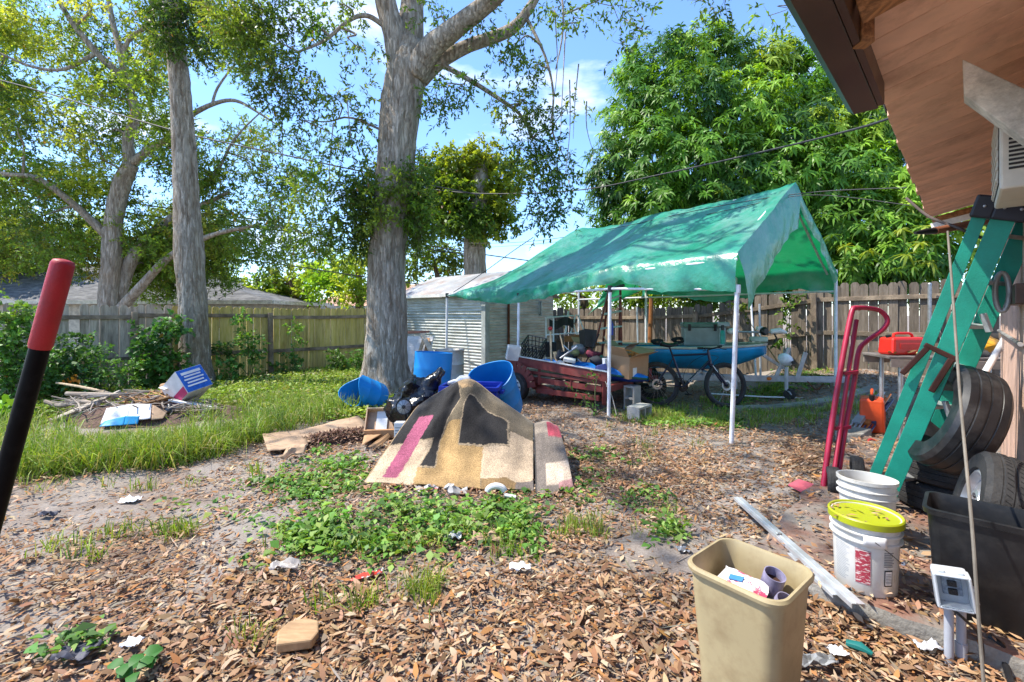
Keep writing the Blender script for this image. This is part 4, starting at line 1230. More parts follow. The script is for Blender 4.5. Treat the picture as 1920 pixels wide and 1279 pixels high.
def blades(x, y, h, w, cols, lean=0.45):
    n = len(x)
    z = gz(x, y)
    a = RNG.uniform(0, 6.28, n); ln = np.abs(RNG.normal(0, lean, n))
    dx, dy = np.cos(a) * ln, np.sin(a) * ln
    sa = RNG.uniform(0, 6.28, n); sx, sy = np.cos(sa), np.sin(sa)
    p = np.stack([x, y, z - 0.01], 1)
    s = np.stack([sx, sy, np.zeros(n)], 1) * (w / 2)[:, None]
    m = p + np.stack([dx * h * 0.35, dy * h * 0.35, h * 0.62], 1)
    t = p + np.stack([dx * h, dy * h, h * (1 - 0.28 * ln)], 1)
    v = np.stack([p - s, p + s, m + s * 0.8, m - s * 0.8, t], 1).reshape(-1, 3)
    base = (np.arange(n) * 5)[:, None]
    fl = (base + np.array([0, 1, 2, 3, 3, 2, 4])[None]).ravel()
    st = ((np.arange(n) * 7)[:, None] + np.array([0, 4])[None]).ravel()
    return v, fl, st, np.repeat(cols, 5, axis=0)

GRASS_PAL = [(0.14, 0.24, 0.035, 2.5), (0.22, 0.32, 0.04, 3), (0.31, 0.38, 0.06, 2.5), (0.42, 0.37, 0.17, 1.4)]
def grass_front(px):
    """front border of the left lawn, photo row as a function of photo column"""
    return np.interp(px, [-300, 0, 60, 200, 330, 420, 520, 600, 660, 720], [900, 890, 885, 870, 868, 845, 805, 785, 770, 740])
def make_grass():
    parts = []
    # tall band
    x, y = ground_pts(95000, -9.5, -1.2, 4.1, 9.4)
    px, py = px_of(x, y)
    fr = grass_front(px) + 30 * noise2(x, y, 1.9) - 6
    pile = (np.hypot((x + 5.1) / 1.7, (y - 6.5) / 0.85) < 1)
    k = (py < fr) & (px < 720) & (py > 742 - 0.02 * px) & (RNG.random(len(x)) < 0.06 + 0.6 * ss(-0.25, 0.2, noise2(x, y, 1.3, 8.0))) & ~pile & (px > -260)
    k &= ~((px > 490) & (py > 778))
    x, y = x[k], y[k]
    patch = noise2(x, y, 0.9, 3.0)
    h = (0.06 + 0.12 * np.clip(patch * 1.6 + 0.35, 0, 1)) * RNG.uniform(0.4, 1.7, len(x))
    parts.append(blades(x, y, h, RNG.uniform(0.006, 0.012, len(x)), pick_cols(len(x), GRASS_PAL), 0.85))
    # edge tufts
    tx, ty = [], []
    for k in range(760):
        px0 = random.uniform(-40, 720); row = float(grass_front(px0)) + random.choice((random.uniform(-12, 12), random.uniform(-85, 5)))
        if 130 < px0 < 340 and row < 845: continue
        d = F * CAMH / (row - HY); cx, cy = (px0 - CX) * d / F, d
        m = random.randint(6, 22)
        tx += list(RNG.normal(cx, 0.05, m)); ty += list(RNG.normal(cy, 0.05, m))
    tx, ty = np.array(tx), np.array(ty)
    parts.append(blades(tx, ty, RNG.uniform(0.1, 0.42, len(tx)), RNG.uniform(0.006, 0.011, len(tx)), pick_cols(len(tx), GRASS_PAL), 0.95))
    o = leaf_obj('grass', parts, leaf_mat('grass_blade', 0.5, 0.35, 0.3, (1.2, 1.25, 0.4)), None)
    tag(o, 'tall green grass band in the left half of the yard', 'grass', kind='stuff')
    # scattered grass by the canopy and in the leaf litter
    parts = []
    x, y = [], []
    for (px0, py0, sx, sy, m) in ((1100, 985, 60, 18, 260), (790, 1095, 24, 14, 260), (1240, 772, 70, 14, 1500), (1330, 778, 70, 12, 1100), (1480, 775, 70, 12, 1300), (1560, 770, 40, 10, 300), (1490, 728, 60, 8, 500), (1420, 735, 60, 10, 500), (1330, 745, 30, 10, 300),
                                  (1260, 960, 24, 12, 60), (520, 880, 80, 8, 90), (220, 900, 90, 6, 120), (330, 985, 60, 10, 140), (130, 1030, 70, 16, 110), (700, 1010, 160, 30, 300), (960, 1010, 50, 20, 160), (1610, 770, 26, 10, 300), (680, 1110, 50, 14, 100), (470, 1175, 16, 6, 50), (1180, 830, 80, 20, 120), (240, 985, 40, 8, 60), (1410, 790, 40, 6, 160)):
        for _ in range(max(1, m // 14)):
            a = random.gauss(px0, sx * 0.6); b_ = max(650, random.gauss(py0, sy * 0.6))
            d = F * (CAMH - 0.06) / (b_ - HY); cx, cy = (a - CX) * d / F, d
            x += list(RNG.normal(cx, 0.035, 14)); y += list(RNG.normal(cy, 0.035, 14))
    x, y = np.array(x), np.array(y)
    parts.append(blades(x, y, RNG.uniform(0.05, 0.17, len(x)), RNG.uniform(0.005, 0.009, len(x)), pick_cols(len(x), GRASS_PAL), 0.7))
    o = leaf_obj('grass_tufts', parts, MATS['grass_blade'], None)
    tag(o, 'sparse grass tufts scattered through the fallen leaves', 'grass', kind='stuff')
make_grass()

def rosette(x, y, m, size, height, cols, long=False, spread=0.05):
    """small leafy weeds: m leaves each round a low stem"""
    n = len(x); ii = np.repeat(np.arange(n), m)
    N = n * m
    an = RNG.uniform(0, 6.28, N); el = RNG.uniform(0.0, 0.9, N)
    d = np.stack([np.cos(an) * np.cos(el), np.sin(an) * np.cos(el), np.sin(el)], 1)
    hz = RNG.random(N) * height[ii]
    pos = np.stack([x[ii] + RNG.normal(0, spread, N), y[ii] + RNG.normal(0, spread, N), gz(x[ii], y[ii]) + 0.01 + hz], 1)
    nor = np.repeat([[0, 0, 1.0]], N, 0) + RNG.normal(0, .3, (N, 3))
    L = size * RNG.uniform(0.6, 1.3, N)
    return leaf_arrays(pos, d, nor, L, L * RNG.uniform(0.42, 0.62, N), np.clip(cols[ii] * (1 + RNG.normal(0, .13, (N, 1))), .004, .9), 0.15, 0.25, long)

def make_weeds():
    parts = []
    x, y = [], []
    # the patch in front of the rug
    for (px0, py0, sx, sy, m) in ((760, 965, 140, 48, 90), (620, 900, 80, 30, 55), (850, 985, 100, 28, 60), (680, 1020, 85, 28, 50), (590, 1010, 40, 26, 90), (980, 985, 30, 20, 40), (560, 910, 40, 20, 60), (950, 945, 30, 14, 26),
                                  (650, 870, 30, 12, 40), (500, 905, 24, 10, 14), (1250, 985, 22, 20, 24), (150, 1215, 30, 8, 10), (1270, 790, 50, 8, 60), (1340, 790, 50, 6, 60), (1380, 760, 30, 8, 40), (480, 790, 30, 8, 20),
                                  (1110, 850, 40, 12, 20), (1200, 930, 40, 16, 16), (1500, 735, 60, 10, 90), (1440, 742, 40, 8, 70), (1225, 755, 20, 8, 40), (600, 845, 20, 6, 10), (700, 960, 260, 70, 70), (1050, 900, 120, 50, 40)):
        for _ in range(m):
            a = random.gauss(px0, sx * 0.62); b_ = max(660, random.gauss(py0, sy * 0.62))
            d = F * (CAMH - 0.03) / (b_ - HY); x.append((a - CX) * d / F); y.append(d)
    x, y = np.array(x), np.array(y)
    k = ~((x > -1.32) & (x < 0.62) & (y > 3.86) & (y < 5.3))
    x, y = x[k], y[k]
    hh = RNG.uniform(0.01, 0.11, len(x)) * np.where(y > 3.45, 0.4, 1.0)
    parts.append(rosette(x, y, 9, RNG.choice([0.04, 0.055, 0.075], len(x) * 9), hh, pick_cols(len(x), [(0.11, 0.23, 0.04, 3), (0.17, 0.30, 0.05, 3), (0.26, 0.38, 0.09, 1.6), (0.075, 0.16, 0.035, 1.4)])))
    o = leaf_obj('weeds', parts, WEED, None)
    tag(o, 'low green weeds spreading in front of the rug', 'weeds', kind='stuff')
    # yellow-green ground cover on the far lawn
    x, y = ground_pts(9000, -9.5, -1.5, 6.4, 12.5)
    px, py = px_of(x, y)
    fence = ((x - LF_B.x) * LF_T.x + (y - LF_B.y) * LF_T.y) > 0.1
    pile = (np.hypot((x + 5.2) / 1.5, (y - 6.75) / 0.7) < 1)
    k = fence & (px < 760) & ~pile & (py < 790)
    x, y = x[k], y[k]
    o = leaf_obj('ground_cover', [rosette(x, y, 9, 0.075, RNG.uniform(0.02, 0.16, len(x)), pick_cols(len(x), [(0.20, 0.29, 0.045, 3), (0.27, 0.34, 0.06, 3), (0.13, 0.22, 0.035, 2), (0.33, 0.30, 0.14, 1)]), spread=0.09)], WEED, None)
    tag(o, 'yellow-green ground cover between the left fence and the grass', 'ground cover', kind='stuff')
make_weeds()

def taro_weed():
    """larger round-leaved seedling low at the left"""
    spots = [(250, 1262), (268, 1225), (290, 1232), (232, 1245), (278, 1268), (262, 1250)]
    f = P(255, 1270, F * CAMH / 680.0); f.z = 0
    t = thing('seedling', 'round-leaved green seedling near the bottom left corner', 'plant', f)
    b = MB(); parts = []
    for i, (px, py) in enumerate(spots):
        c = P(px, py, f.y + random.uniform(-.05, .05)); c.z = max(c.z, 0.05)
        b.tube([f, f.lerp(c, .6) + V(0, 0, .02), c], [0.003, 0.0025, 0.002], 5)
        an = random.uniform(0, 6.28)
        for k in range(2):
            parts.append(leaf_arrays(np.array([c]), np.array([[math.cos(an + k * 2.2), math.sin(an + k * 2.2), 0.05]]), np.array([[0.1, -0.3, 1.0]]), np.array([0.07]), np.array([0.05]), np.array([[0.05, 0.17, 0.03]]), .12, .15, True))
    b.build('stem', mat('green_stem', (0.10, 0.12, 0.04)), t, smooth=True)
    leaf_obj('foliage', parts, WEED, t)
taro_weed()

# ================================================================== fallen leaves
LITTER = leaf_mat('dry_leaf', 0.88, 0.12, 0.1, (1.2, 0.9, 0.6))
LIT_PAL = [(0.32, 0.185, 0.10, 3), (0.41, 0.265, 0.16, 3), (0.23, 0.125, 0.068, 2.6), (0.48, 0.35, 0.235, 1.7), (0.15, 0.088, 0.053, 2), (0.38, 0.185, 0.07, .9), (0.27, 0.21, 0.155, 1)]
def leaf6(pos, an, tilt_dir, tilt, L, W, cols, curl):
    n = len(pos)
    d = np.stack([np.cos(an) * np.cos(tilt), np.sin(an) * np.cos(tilt), np.sin(tilt)], 1)
    nor = np.stack([np.sin(tilt_dir) * 0.35, np.cos(tilt_dir) * 0.35, np.ones(n)], 1) + RNG.normal(0, .18, (n, 3))
    side = unit(np.cross(d, nor)); up = unit(np.cross(side, d))
    L = L[:, None]; W = W[:, None]; cu = curl[:, None]
    a = pos + d * L * .36; b = pos + d * L * .72; t = pos + d * L + up * L * cu * .5
    v = np.stack([pos, a + side * W * .5 + up * W * cu, a - side * W * .5 + up * W * cu, b + side * W * .33 + up * (W * cu + L * cu * .12), b - side * W * .33 + up * (W * cu + L * cu * .12), t], 1)
    base = (np.arange(n) * 6)[:, None]
    fl = (base + np.array([0, 1, 2, 1, 3, 4, 2, 3, 5, 4])[None]).ravel()
    st = ((np.arange(n) * 10)[:, None] + np.array([0, 3, 7])[None]).ravel()
    return v.reshape(-1, 3), fl, st, np.repeat(cols, 6, axis=0)

def litter_density(x, y):
    px, py = px_of(x, y)
    d = np.ones(len(x))
    big = noise2(x, y, 0.8, 5.0); mid = noise2(x, y, 2.6, 9.0)
    sand = np.exp(-(((px - 190) / 360) ** 2 + ((py - 935) / 85) ** 2) * 1.1) * 0.80
    sand = np.maximum(sand, np.exp(-(((px - 60) / 170) ** 2 + ((py - 1170) / 60) ** 2)) * 0.75)
    sand = np.maximum(sand, np.exp(-(((px - 480) / 160) ** 2 + ((py - 1000) / 30) ** 2)) * 0.75)
    sand = np.maximum(sand, np.exp(-(((px - 520) / 150) ** 2 + ((py - 870) / 30) ** 2)) * 0.6)
    d = d * (1 - sand) * np.clip(0.85 + 0.7 * big + 0.5 * mid, np.where(px > 850, 0.6, 0.15), 1)
    lawn = (px < 700) & (py < grass_front(px) - 12)
    d = np.where(lawn, 0.10, d)
    d = np.where((py < 745) & (px > 700), d * 0.8, d)
    d = np.where((py < 745) & (px > 1380), d * 0.5, d)
    return d

def make_litter():
    x = np.concatenate([RNG.uniform(-11, 8, 75000), RNG.uniform(-5, 4.5, 85000), RNG.uniform(-2.6, 2.6, 24000), RNG.uniform(-2, 7, 70000)])
    y = np.concatenate([RNG.uniform(0.6, 10.5, 75000), RNG.uniform(0.6, 5.2, 85000), RNG.uniform(0.6, 2.6, 24000), RNG.uniform(3.8, 9.5, 70000)])
    k = (np.abs(x) < 1.25 * y + 0.9)
    x, y = x[k], y[k]
    k = RNG.random(len(x)) < litter_density(x, y)
    x, y = x[k], y[k]
    n = len(x)
    tt = 0.706 * x + 0.708 * y; nn = 0.708 * x - 0.706 * y
    on = (tt > 2.8) & (nn > -0.88) & (tt < 6.5)
    keep = ~on | ((RNG.random(n) < 0.3) & (nn < 0.22))
    keep &= nn < 0.24
    x, y, on = x[keep], y[keep], on[keep]
    n = len(x)
    z = gz(x, y) + RNG.uniform(0.004, 0.032, n)
    z = np.where(on, 0.1 + RNG.uniform(0.003, 0.02, n), z)
    pos = np.stack([x, y, z], 1)
    L = RNG.uniform(0.024, 0.058, n) * RNG.choice([0.55, 0.8, 1.0, 1.0, 1.1, 1.5], n)
    args = (pos, RNG.uniform(0, 6.28, n), RNG.uniform(0, 6.28, n), RNG.normal(0.02, 0.17, n), L, L * RNG.uniform(0.22, 0.4, n), pick_cols(n, LIT_PAL, 0.12), RNG.normal(0.2, 0.24, n))
    m = 3600
    tx, ty = RNG.uniform(-5, 4.5, m), RNG.uniform(0.9, 7, m)
    k = RNG.random(m) < litter_density(tx, ty); tx, ty = tx[k], ty[k]; m = len(tx)
    tl = RNG.uniform(0.05, 0.24, m)
    twigs = leaf6(np.stack([tx, ty, gz(tx, ty) + RNG.uniform(0.02, 0.04, m)], 1), RNG.uniform(0, 6.28, m), RNG.uniform(0, 6.28, m), RNG.normal(0, 0.05, m), tl, RNG.uniform(0.004, 0.009, m), pick_cols(m, [(0.2, 0.15, 0.11), (0.30, 0.25, 0.2), (0.12, 0.08, 0.06)]), RNG.normal(0, 0.1, m))
    o = leaf_obj('leaf_litter', [leaf6(*args), twigs], LITTER, None)
    tag(o, 'carpet of dry brown fallen leaves over the yard', 'leaves', kind='stuff')
    # the nearest leaves one by one
    meshes = []
    for k in range(14):
        L1 = random.uniform(0.045, 0.07)
        a = leaf6(np.zeros((1, 3)), np.zeros(1), np.array([random.uniform(0, 6.28)]), np.array([random.gauss(0.05, 0.1)]), np.array([L1]), np.array([L1 * random.uniform(.36, .5)]), pick_cols(1, LIT_PAL, .1), np.array([random.gauss(.2, .18)]))
        ob = np_mesh('fallen_leaf', *a, LITTER); meshes.append(ob.data); bpy.data.objects.remove(ob)
    i = 0
    while i < 300:
        row = random.uniform(1085, 1275); col = random.uniform(10, 1700)
        d = F * CAMH / (row - HY); x_, y_ = (col - CX) * d / F, d
        tt = 0.706 * x_ + 0.708 * y_; n_ = 0.708 * x_ - 0.706 * y_
        if tt > 2.76 and n_ > -0.92 or abs(x_ - 0.85) < 0.26 and abs(y_ - 1.63) < 0.26: continue
        o = bpy.data.objects.new('fallen_leaf', meshes[i % 14]); COL.objects.link(o)
        o.location = (x_, y_, gf(x_, y_) + random.uniform(0.03, 0.042))
        o.rotation_euler = (random.gauss(0, .22), random.gauss(0, .22), random.uniform(0, 6.28))
        tag(o, 'dry brown leaf lying on the litter in the near foreground', 'leaf', 'fallen leaves in the near foreground')
        i += 1
make_litter()

# ================================================================== shared object helpers
def open_box(b, M, sx, sy, h, t=0.006, taper=1.0, floor=True):
    """open-topped box with real walls; M places its base centre; taper widens the top"""
    def ring(x, y, z): return [Vector((-x, -y, z)), Vector((x, -y, z)), Vector((x, y, z)), Vector((-x, y, z))]
    o0, o1 = ring(sx / 2, sy / 2, 0), ring(sx / 2 * taper, sy / 2 * taper, h)
    i1, i0 = ring(sx / 2 * taper - t, sy / 2 * taper - t, h), ring(sx / 2 - t, sy / 2 - t, t)
    vs = [M @ q for q in o0 + o1 + i1 + i0]
    fs = [(3, 2, 1, 0), (12, 13, 14, 15)]
    for k in range(3):
        for i in range(4):
            j = (i + 1) % 4
            fs.append((k * 4 + i, k * 4 + j, k * 4 + 4 + j, k * 4 + 4 + i))
    b.add(vs, fs)
    return b

CARD = mat('cardboard', (0.42, 0.25, 0.13), 0.85, var=0.12, scale=3, dirt_or_sheen=(0.22, 0.12, 0.06), dirt_or_sheen_amt=0.5)
CARD_DIRTY = mat('dirty_cardboard', (0.40, 0.27, 0.17), 0.9, var=0.15, scale=3, dirt_or_sheen=(0.17, 0.11, 0.07), dirt_or_sheen_amt=0.7, dirt_or_sheen_scale=5)
BLACK_PL = mat('black_plastic', (0.012, 0.012, 0.014), 0.42, var=0.2, dirt_or_sheen=(0.06, 0.05, 0.045), dirt_or_sheen_amt=0.35)
STEEL = mat('galvanised', (0.42, 0.43, 0.44))
GALV = mat('pale_galvanised', (0.50, 0.52, 0.55), 0.42, metal=0.55, var=0.12, scale=9)
WHITE_PIPE = mat('white_painted_pipe', (0.74, 0.75, 0.78), 0.4, var=0.06, dirt_or_sheen=(0.36, 0.32, 0.27), dirt_or_sheen_amt=0.4, dirt_or_sheen_scale=8)
BLUE_PL = mat('blue_drum_plastic', (0.012, 0.27, 0.66), 0.42, var=0.1, scale=3, dirt_or_sheen=(0.05, 0.22, 0.40), dirt_or_sheen_amt=0.4, transl=(0.02, 0.30, 0.70), trans_fac=0.12)
WOODP = mat('pale_lumber', (0.50, 0.37, 0.23), 0.8, var=0.2, scale=5, stretch=(6, 6, 1))
WHITE_PL = mat('white_plastic', (0.72, 0.72, 0.71), 0.45, var=0.05, dirt_or_sheen=(0.33, 0.28, 0.2), dirt_or_sheen_amt=0.35, dirt_or_sheen_scale=5)

# ================================================================== tarp canopy
PA, PD = V(2.64, 5.33, 0), V(-1.42, 9.95, 0)          # near and far ends of the front row of legs
PW = V(2.91, 2.47, 0)                                 # across to the back row
FRONT_U = (0.0, 0.295, 0.62, 1.0)
def make_canopy():
    t = thing('canopy_tent', 'sagging green tarp canopy on white pipe legs over the boat', 'canopy', PA + PW * 0.5)
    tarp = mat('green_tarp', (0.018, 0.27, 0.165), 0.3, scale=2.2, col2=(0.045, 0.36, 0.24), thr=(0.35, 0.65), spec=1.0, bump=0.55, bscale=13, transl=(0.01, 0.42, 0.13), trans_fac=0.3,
               dirt_or_sheen=(0.34, 0.47, 0.45), dirt_or_sheen_amt=0.5, dirt_or_sheen_scale=1.5)  # pale blotches put the tarp's white sun sheen into the colour
    def axis(u): return PA.lerp(PD, u)
    def eave(u): return float(np.interp(u, [0, .28, .45, .66, 1.0], [2.23, 2.20, 2.06, 1.93, 1.97]))
    def low(u): return float(np.interp(u, [0, .06, .16, .26, .34, .5, .66, .85, 1.0], [1.76, 1.80, 1.80, 1.98, 1.93, 1.79, 1.69, 1.80, 1.93]))
    def ridge(u): return float(np.interp(u, [0, .3, .62, 1.0], [3.41, 3.36, 3.27, 2.1]))
    def pos(u, v):
        um = 1.0
        if v < 0: um = 0.62 + 0.38 * (abs(v)) ** 0.85
        else: um = 0.62
        uu = u * um
        a = abs(v)
        fr = v < 0
        ev = eave(uu) if fr else 2.28 - 0.12 * uu
        lo = low(uu) if fr else 1.86 + 0.1 * math.sin(uu * 14)
        s = 0.5 * (1 - min(a / 0.82, 1.0))             # 0 at the eave, .5 at the ridge
        if a <= 0.82:
            z = ev + (ridge(uu) - ev) * (2 * s)
            bay = abs(math.sin(math.pi * uu / 0.31)) if uu < 0.93 else 0
            z -= 0.10 * bay * math.sin(math.pi * min(2 * s, 1)) + 0.05 * bay * (2 * s) * (1 if uu < .62 else 0)
            outw = 0.0
        else:
            k = (a - 0.82) / 0.18
            z = ev + (lo - ev) * k
            outw = 0.05 * math.sin(k * 2.2) + 0.03 * math.sin(uu * 60) * k
        if fr and uu > 0.62:
            ex = (uu - 0.62) / 0.38
            z += 0.42 * math.sin(math.pi * min(ex, 1) ** 0.75) * (2 * s) ** 0.6
        p = axis(uu) + PW * (s if fr else 1 - s)
        nrm = V(-PW.x, -PW.y, 0).normalized() * (1 if fr else -1)
        p = p + nrm * outw
        w = mnoise.noise(V(uu * 9, v * 3.0, 2.0)) * 0.05 + mnoise.noise(V(uu * 26, v * 6 + uu * 9, 5.0)) * 0.022 + mnoise.noise(V(uu * 55 + v * 9, v * 16 - uu * 20, 8.0)) * 0.009
        p.z = z + w * (0.5 + 0.5 * min(1, 4 * s)) + (mnoise.noise(V(uu * 40, v * 4, 1)) * 0.03 if a > .82 else 0)
        return p
    b = MB(); b.grid(lambda u, v: pos(u, v * 2 - 1), 110, 84)
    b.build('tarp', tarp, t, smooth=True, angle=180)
    # end flap that hangs from the near gable edge
    def flap(u, v):
        a = u * 2 - 1
        p = pos(0, a * 0.82)
        drop = (0.36 + 0.02 * math.sin(a * 9) + 0.10 * (abs(a) < 0.5) * (1 - abs(a) * 2)) * (1.45 if a < 0 else 0.7)
        if a < -0.45: drop *= 1.0 + 0.6 * (-a - 0.45)
        q = p + V(0.12, -0.11, 0) * (0.35 * math.sin(v * 2.4)) + V(0, 0, -drop * v)
        # the flap also shortens towards the middle as it folds in
        mid = pos(0, 0); 
        q += (PA + PW * 0.5 - V(p.x, p.y, 0)) * 0.10 * v
        q += V(1, -1, 0) * 0.03 * mnoise.noise(V(u * 18, v * 2, 3)) * v
        return q
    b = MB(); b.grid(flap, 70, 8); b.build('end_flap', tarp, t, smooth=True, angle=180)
    # loose corner hanging down at the back
    c0 = pos(1, 0.45); c1 = pos(1, 0.9)
    def corner(u, v):
        top = c0.lerp(c1, u)
        q = top.lerp(P(1100, 592, 10.0), v * (1 - abs(u - .5) * 1.2))
        return q + V(0, 0.05 * math.sin(u * 9), 0)
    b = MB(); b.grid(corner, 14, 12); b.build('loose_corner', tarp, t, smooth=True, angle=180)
    # legs
    def leg(p, top, lean=V(0, 0, 0)):
        g = gf(p.x, p.y)
        q = MB(); q.tube([V(p.x, p.y, g - 0.03) + lean, V(p.x, p.y, (g + top) / 2) + lean * .5, V(p.x, p.y, top)], 0.026 if top > 1 else .02, 12)
        o = q.build('leg', WHITE_PIPE, t, smooth=True)
        return o
    tops = (1.84, 1.92, 1.87, 1.93)
    for u, tp in zip(FRONT_U, tops):
        leg(axis(u), tp, V(-0.07, 0, 0) if u == 0 else V(-.02, 0, 0))
    for u in (0.0, 0.27, 0.60, 0.93): leg(axis(u) + PW, 2.27 - 0.1 * u)
    # rails along the legs, rafters under the tarp, ridge pipe
    def pipe(name, a, c, r=0.019):
        q = MB(); q.tube([a, c], r, 10); return q.build(name, WHITE_PIPE, t, smooth=True)
    zz = (1.80, 1.88, 1.84, 1.92)
    for k in range(3): pipe('side_rail', axis(FRONT_U[k]) + V(0, 0, zz[k]), axis(FRONT_U[k + 1]) + V(0, 0, zz[k + 1]))
    pipe('side_rail', axis(0.0) + PW + V(0, 0, 1.9), axis(0.6) + PW + V(0, 0, 1.9)); pipe('side_rail', axis(.6) + PW + V(0, 0, 1.9), axis(.93) + PW + V(0, 0, 1.9))
    for u in (0.02, 0.31, 0.6):
        rz_ = ridge(u) - 0.06
        pipe('rafter', axis(u) + V(0, 0, eave(u) - 0.06), axis(u) + PW * .5 + V(0, 0, rz_)); pipe('rafter', axis(u) + PW + V(0, 0, 2.2), axis(u) + PW * .5 + V(0, 0, rz_))
    pipe('ridge_pipe', axis(0.02) + PW * .5 + V(0, 0, 3.33), axis(.6) + PW * .5 + V(0, 0, 3.2))
    pipe('eave_pipe', axis(0.0) + V(0, 0, 2.15), axis(.34) + V(0, 0, 2.1))
    # corner fittings and tie cords
    dark = mat('dark_fitting', (0.03, 0.03, 0.03), 0.5)
    for u, z in zip(FRONT_U, zz):
        q = MB(); p = axis(u); q.tube([V(p.x, p.y, z - 0.05), V(p.x, p.y, z + 0.05)], 0.036, 10); q.build('fitting', dark if u > .2 else WHITE_PIPE, t, smooth=True)
    for u in (0.08, 0.2, 0.23, .44, .75):
        q = MB(); p = axis(u); z = float(np.interp(u, FRONT_U, zz)); lo = low(u)
        q.tube([V(p.x, p.y, z), V(p.x + .02, p.y - .02, (z + lo) / 2 + .01), V(p.x, p.y - .03, lo + .05)], 0.006, 5); q.build('tie_cord', dark, t)
    q = MB(); q.tube(catmull([P(850, 548, 9.8), P(905, 512, 9.7), P(960, 472, 9.5), P(1000, 445, 9.3)], 4), 0.008, 5); q.build('guy_rope', dark, t)
make_canopy()

# ================================================================== rug over the pile
def in_poly(u, v, poly):
    c = False; n = len(poly); j = n - 1
    for i in range(n):
        (x1, y1), (x2, y2) = poly[i], poly[j]
        if (y1 > v) != (y2 > v) and u < (x2 - x1) * (v - y1) / (y2 - y1) + x1: c = not c
        j = i
    return c

def cr1(p, t):
    n = len(p) - 1; x = min(max(t, 0), 1) * n; i = min(int(x), n - 1); f = x - i
    p0, p1, p2, p3 = p[max(i - 1, 0)], p[i], p[i + 1], p[min(i + 2, n)]
    return 0.5 * ((2 * p1) + (-p0 + p2) * f + (2 * p0 - 5 * p1 + 4 * p2 - p3) * f * f + (-p0 + 3 * p1 - 3 * p2 + p3) * f ** 3)

def rug_mat():
    m, nt, out = node_mat('rug_pile')
    n, l = nt.nodes, nt.links
    b = n.new('ShaderNodeBsdfPrincipled'); b.inputs['Roughness'].default_value = 0.95; b.inputs['Specular IOR Level'].default_value = 0.1
    b.inputs['Sheen Weight'].default_value = 0.15
    at = n.new('ShaderNodeAttribute'); at.attribute_name = 'Col'
    tc = n.new('ShaderNodeTexCoord')
    no = n.new('ShaderNodeTexNoise'); no.inputs['Scale'].default_value = 130; no.inputs['Detail'].default_value = 3; l.new(tc.outputs['Object'], no.inputs['Vector'])
    n2 = n.new('ShaderNodeTexNoise'); n2.inputs['Scale'].default_value = 5; n2.inputs['Detail'].default_value = 6; l.new(tc.outputs['Object'], n2.inputs['Vector'])
    mr = n.new('ShaderNodeMapRange'); mr.inputs['From Min'].default_value = 0.3; mr.inputs['From Max'].default_value = 0.7; mr.inputs['To Min'].default_value = 0.5; mr.inputs['To Max'].default_value = 1.5
    l.new(no.outputs['Fac'], mr.inputs['Value'])
    m2 = n.new('ShaderNodeMapRange'); m2.inputs['From Min'].default_value = 0.3; m2.inputs['From Max'].default_value = 0.7; m2.inputs['To Min'].default_value = 0.66; m2.inputs['To Max'].default_value = 1.18
    l.new(n2.outputs['Fac'], m2.inputs['Value'])
    mu = n.new('ShaderNodeMath'); mu.operation = 'MULTIPLY'; l.new(mr.outputs[0], mu.inputs[0]); l.new(m2.outputs[0], mu.inputs[1])
    vm = n.new('ShaderNodeVectorMath'); vm.operation = 'SCALE'; l.new(at.outputs['Color'], vm.inputs[0]); l.new(mu.outputs[0], vm.inputs['Scale'])
    l.new(vm.outputs[0], b.inputs['Base Color'])
    bp = n.new('ShaderNodeBump'); bp.inputs['Strength'].default_value = 0.5; bp.inputs['Distance'].default_value = 0.01
    l.new(no.outputs['Fac'], bp.inputs['Height']); l.new(bp.outputs['Normal'], b.inputs['Normal'])
    l.new(b.outputs[0], out.inputs['Surface'])
    return m
RUG_M = rug_mat()

def rug_obj(name, fn, colfn, nu, nv, parent):
    vs, cs = [], []
    for j in range(nv + 1):
        for i in range(nu + 1):
            u, v = i / nu, j / nv
            vs.append(fn(u, v)); cs.append(colfn(u, v))
    idx = np.arange(nu * nv); r, c = idx // nu, idx % nu; a = r * (nu + 1) + c
    fl = np.stack([a, a + 1, a + nu + 2, a + nu + 1], 1).ravel()
    o = np_mesh(name, np.array(vs) - np.array(root_loc(parent)), fl, np.arange(len(idx)) * 4, np.array(cs), RUG_M, parent, smooth=True)
    md = o.modifiers.new('pile', 'SOLIDIFY'); md.thickness = 0.014; md.offset = -1
    return o

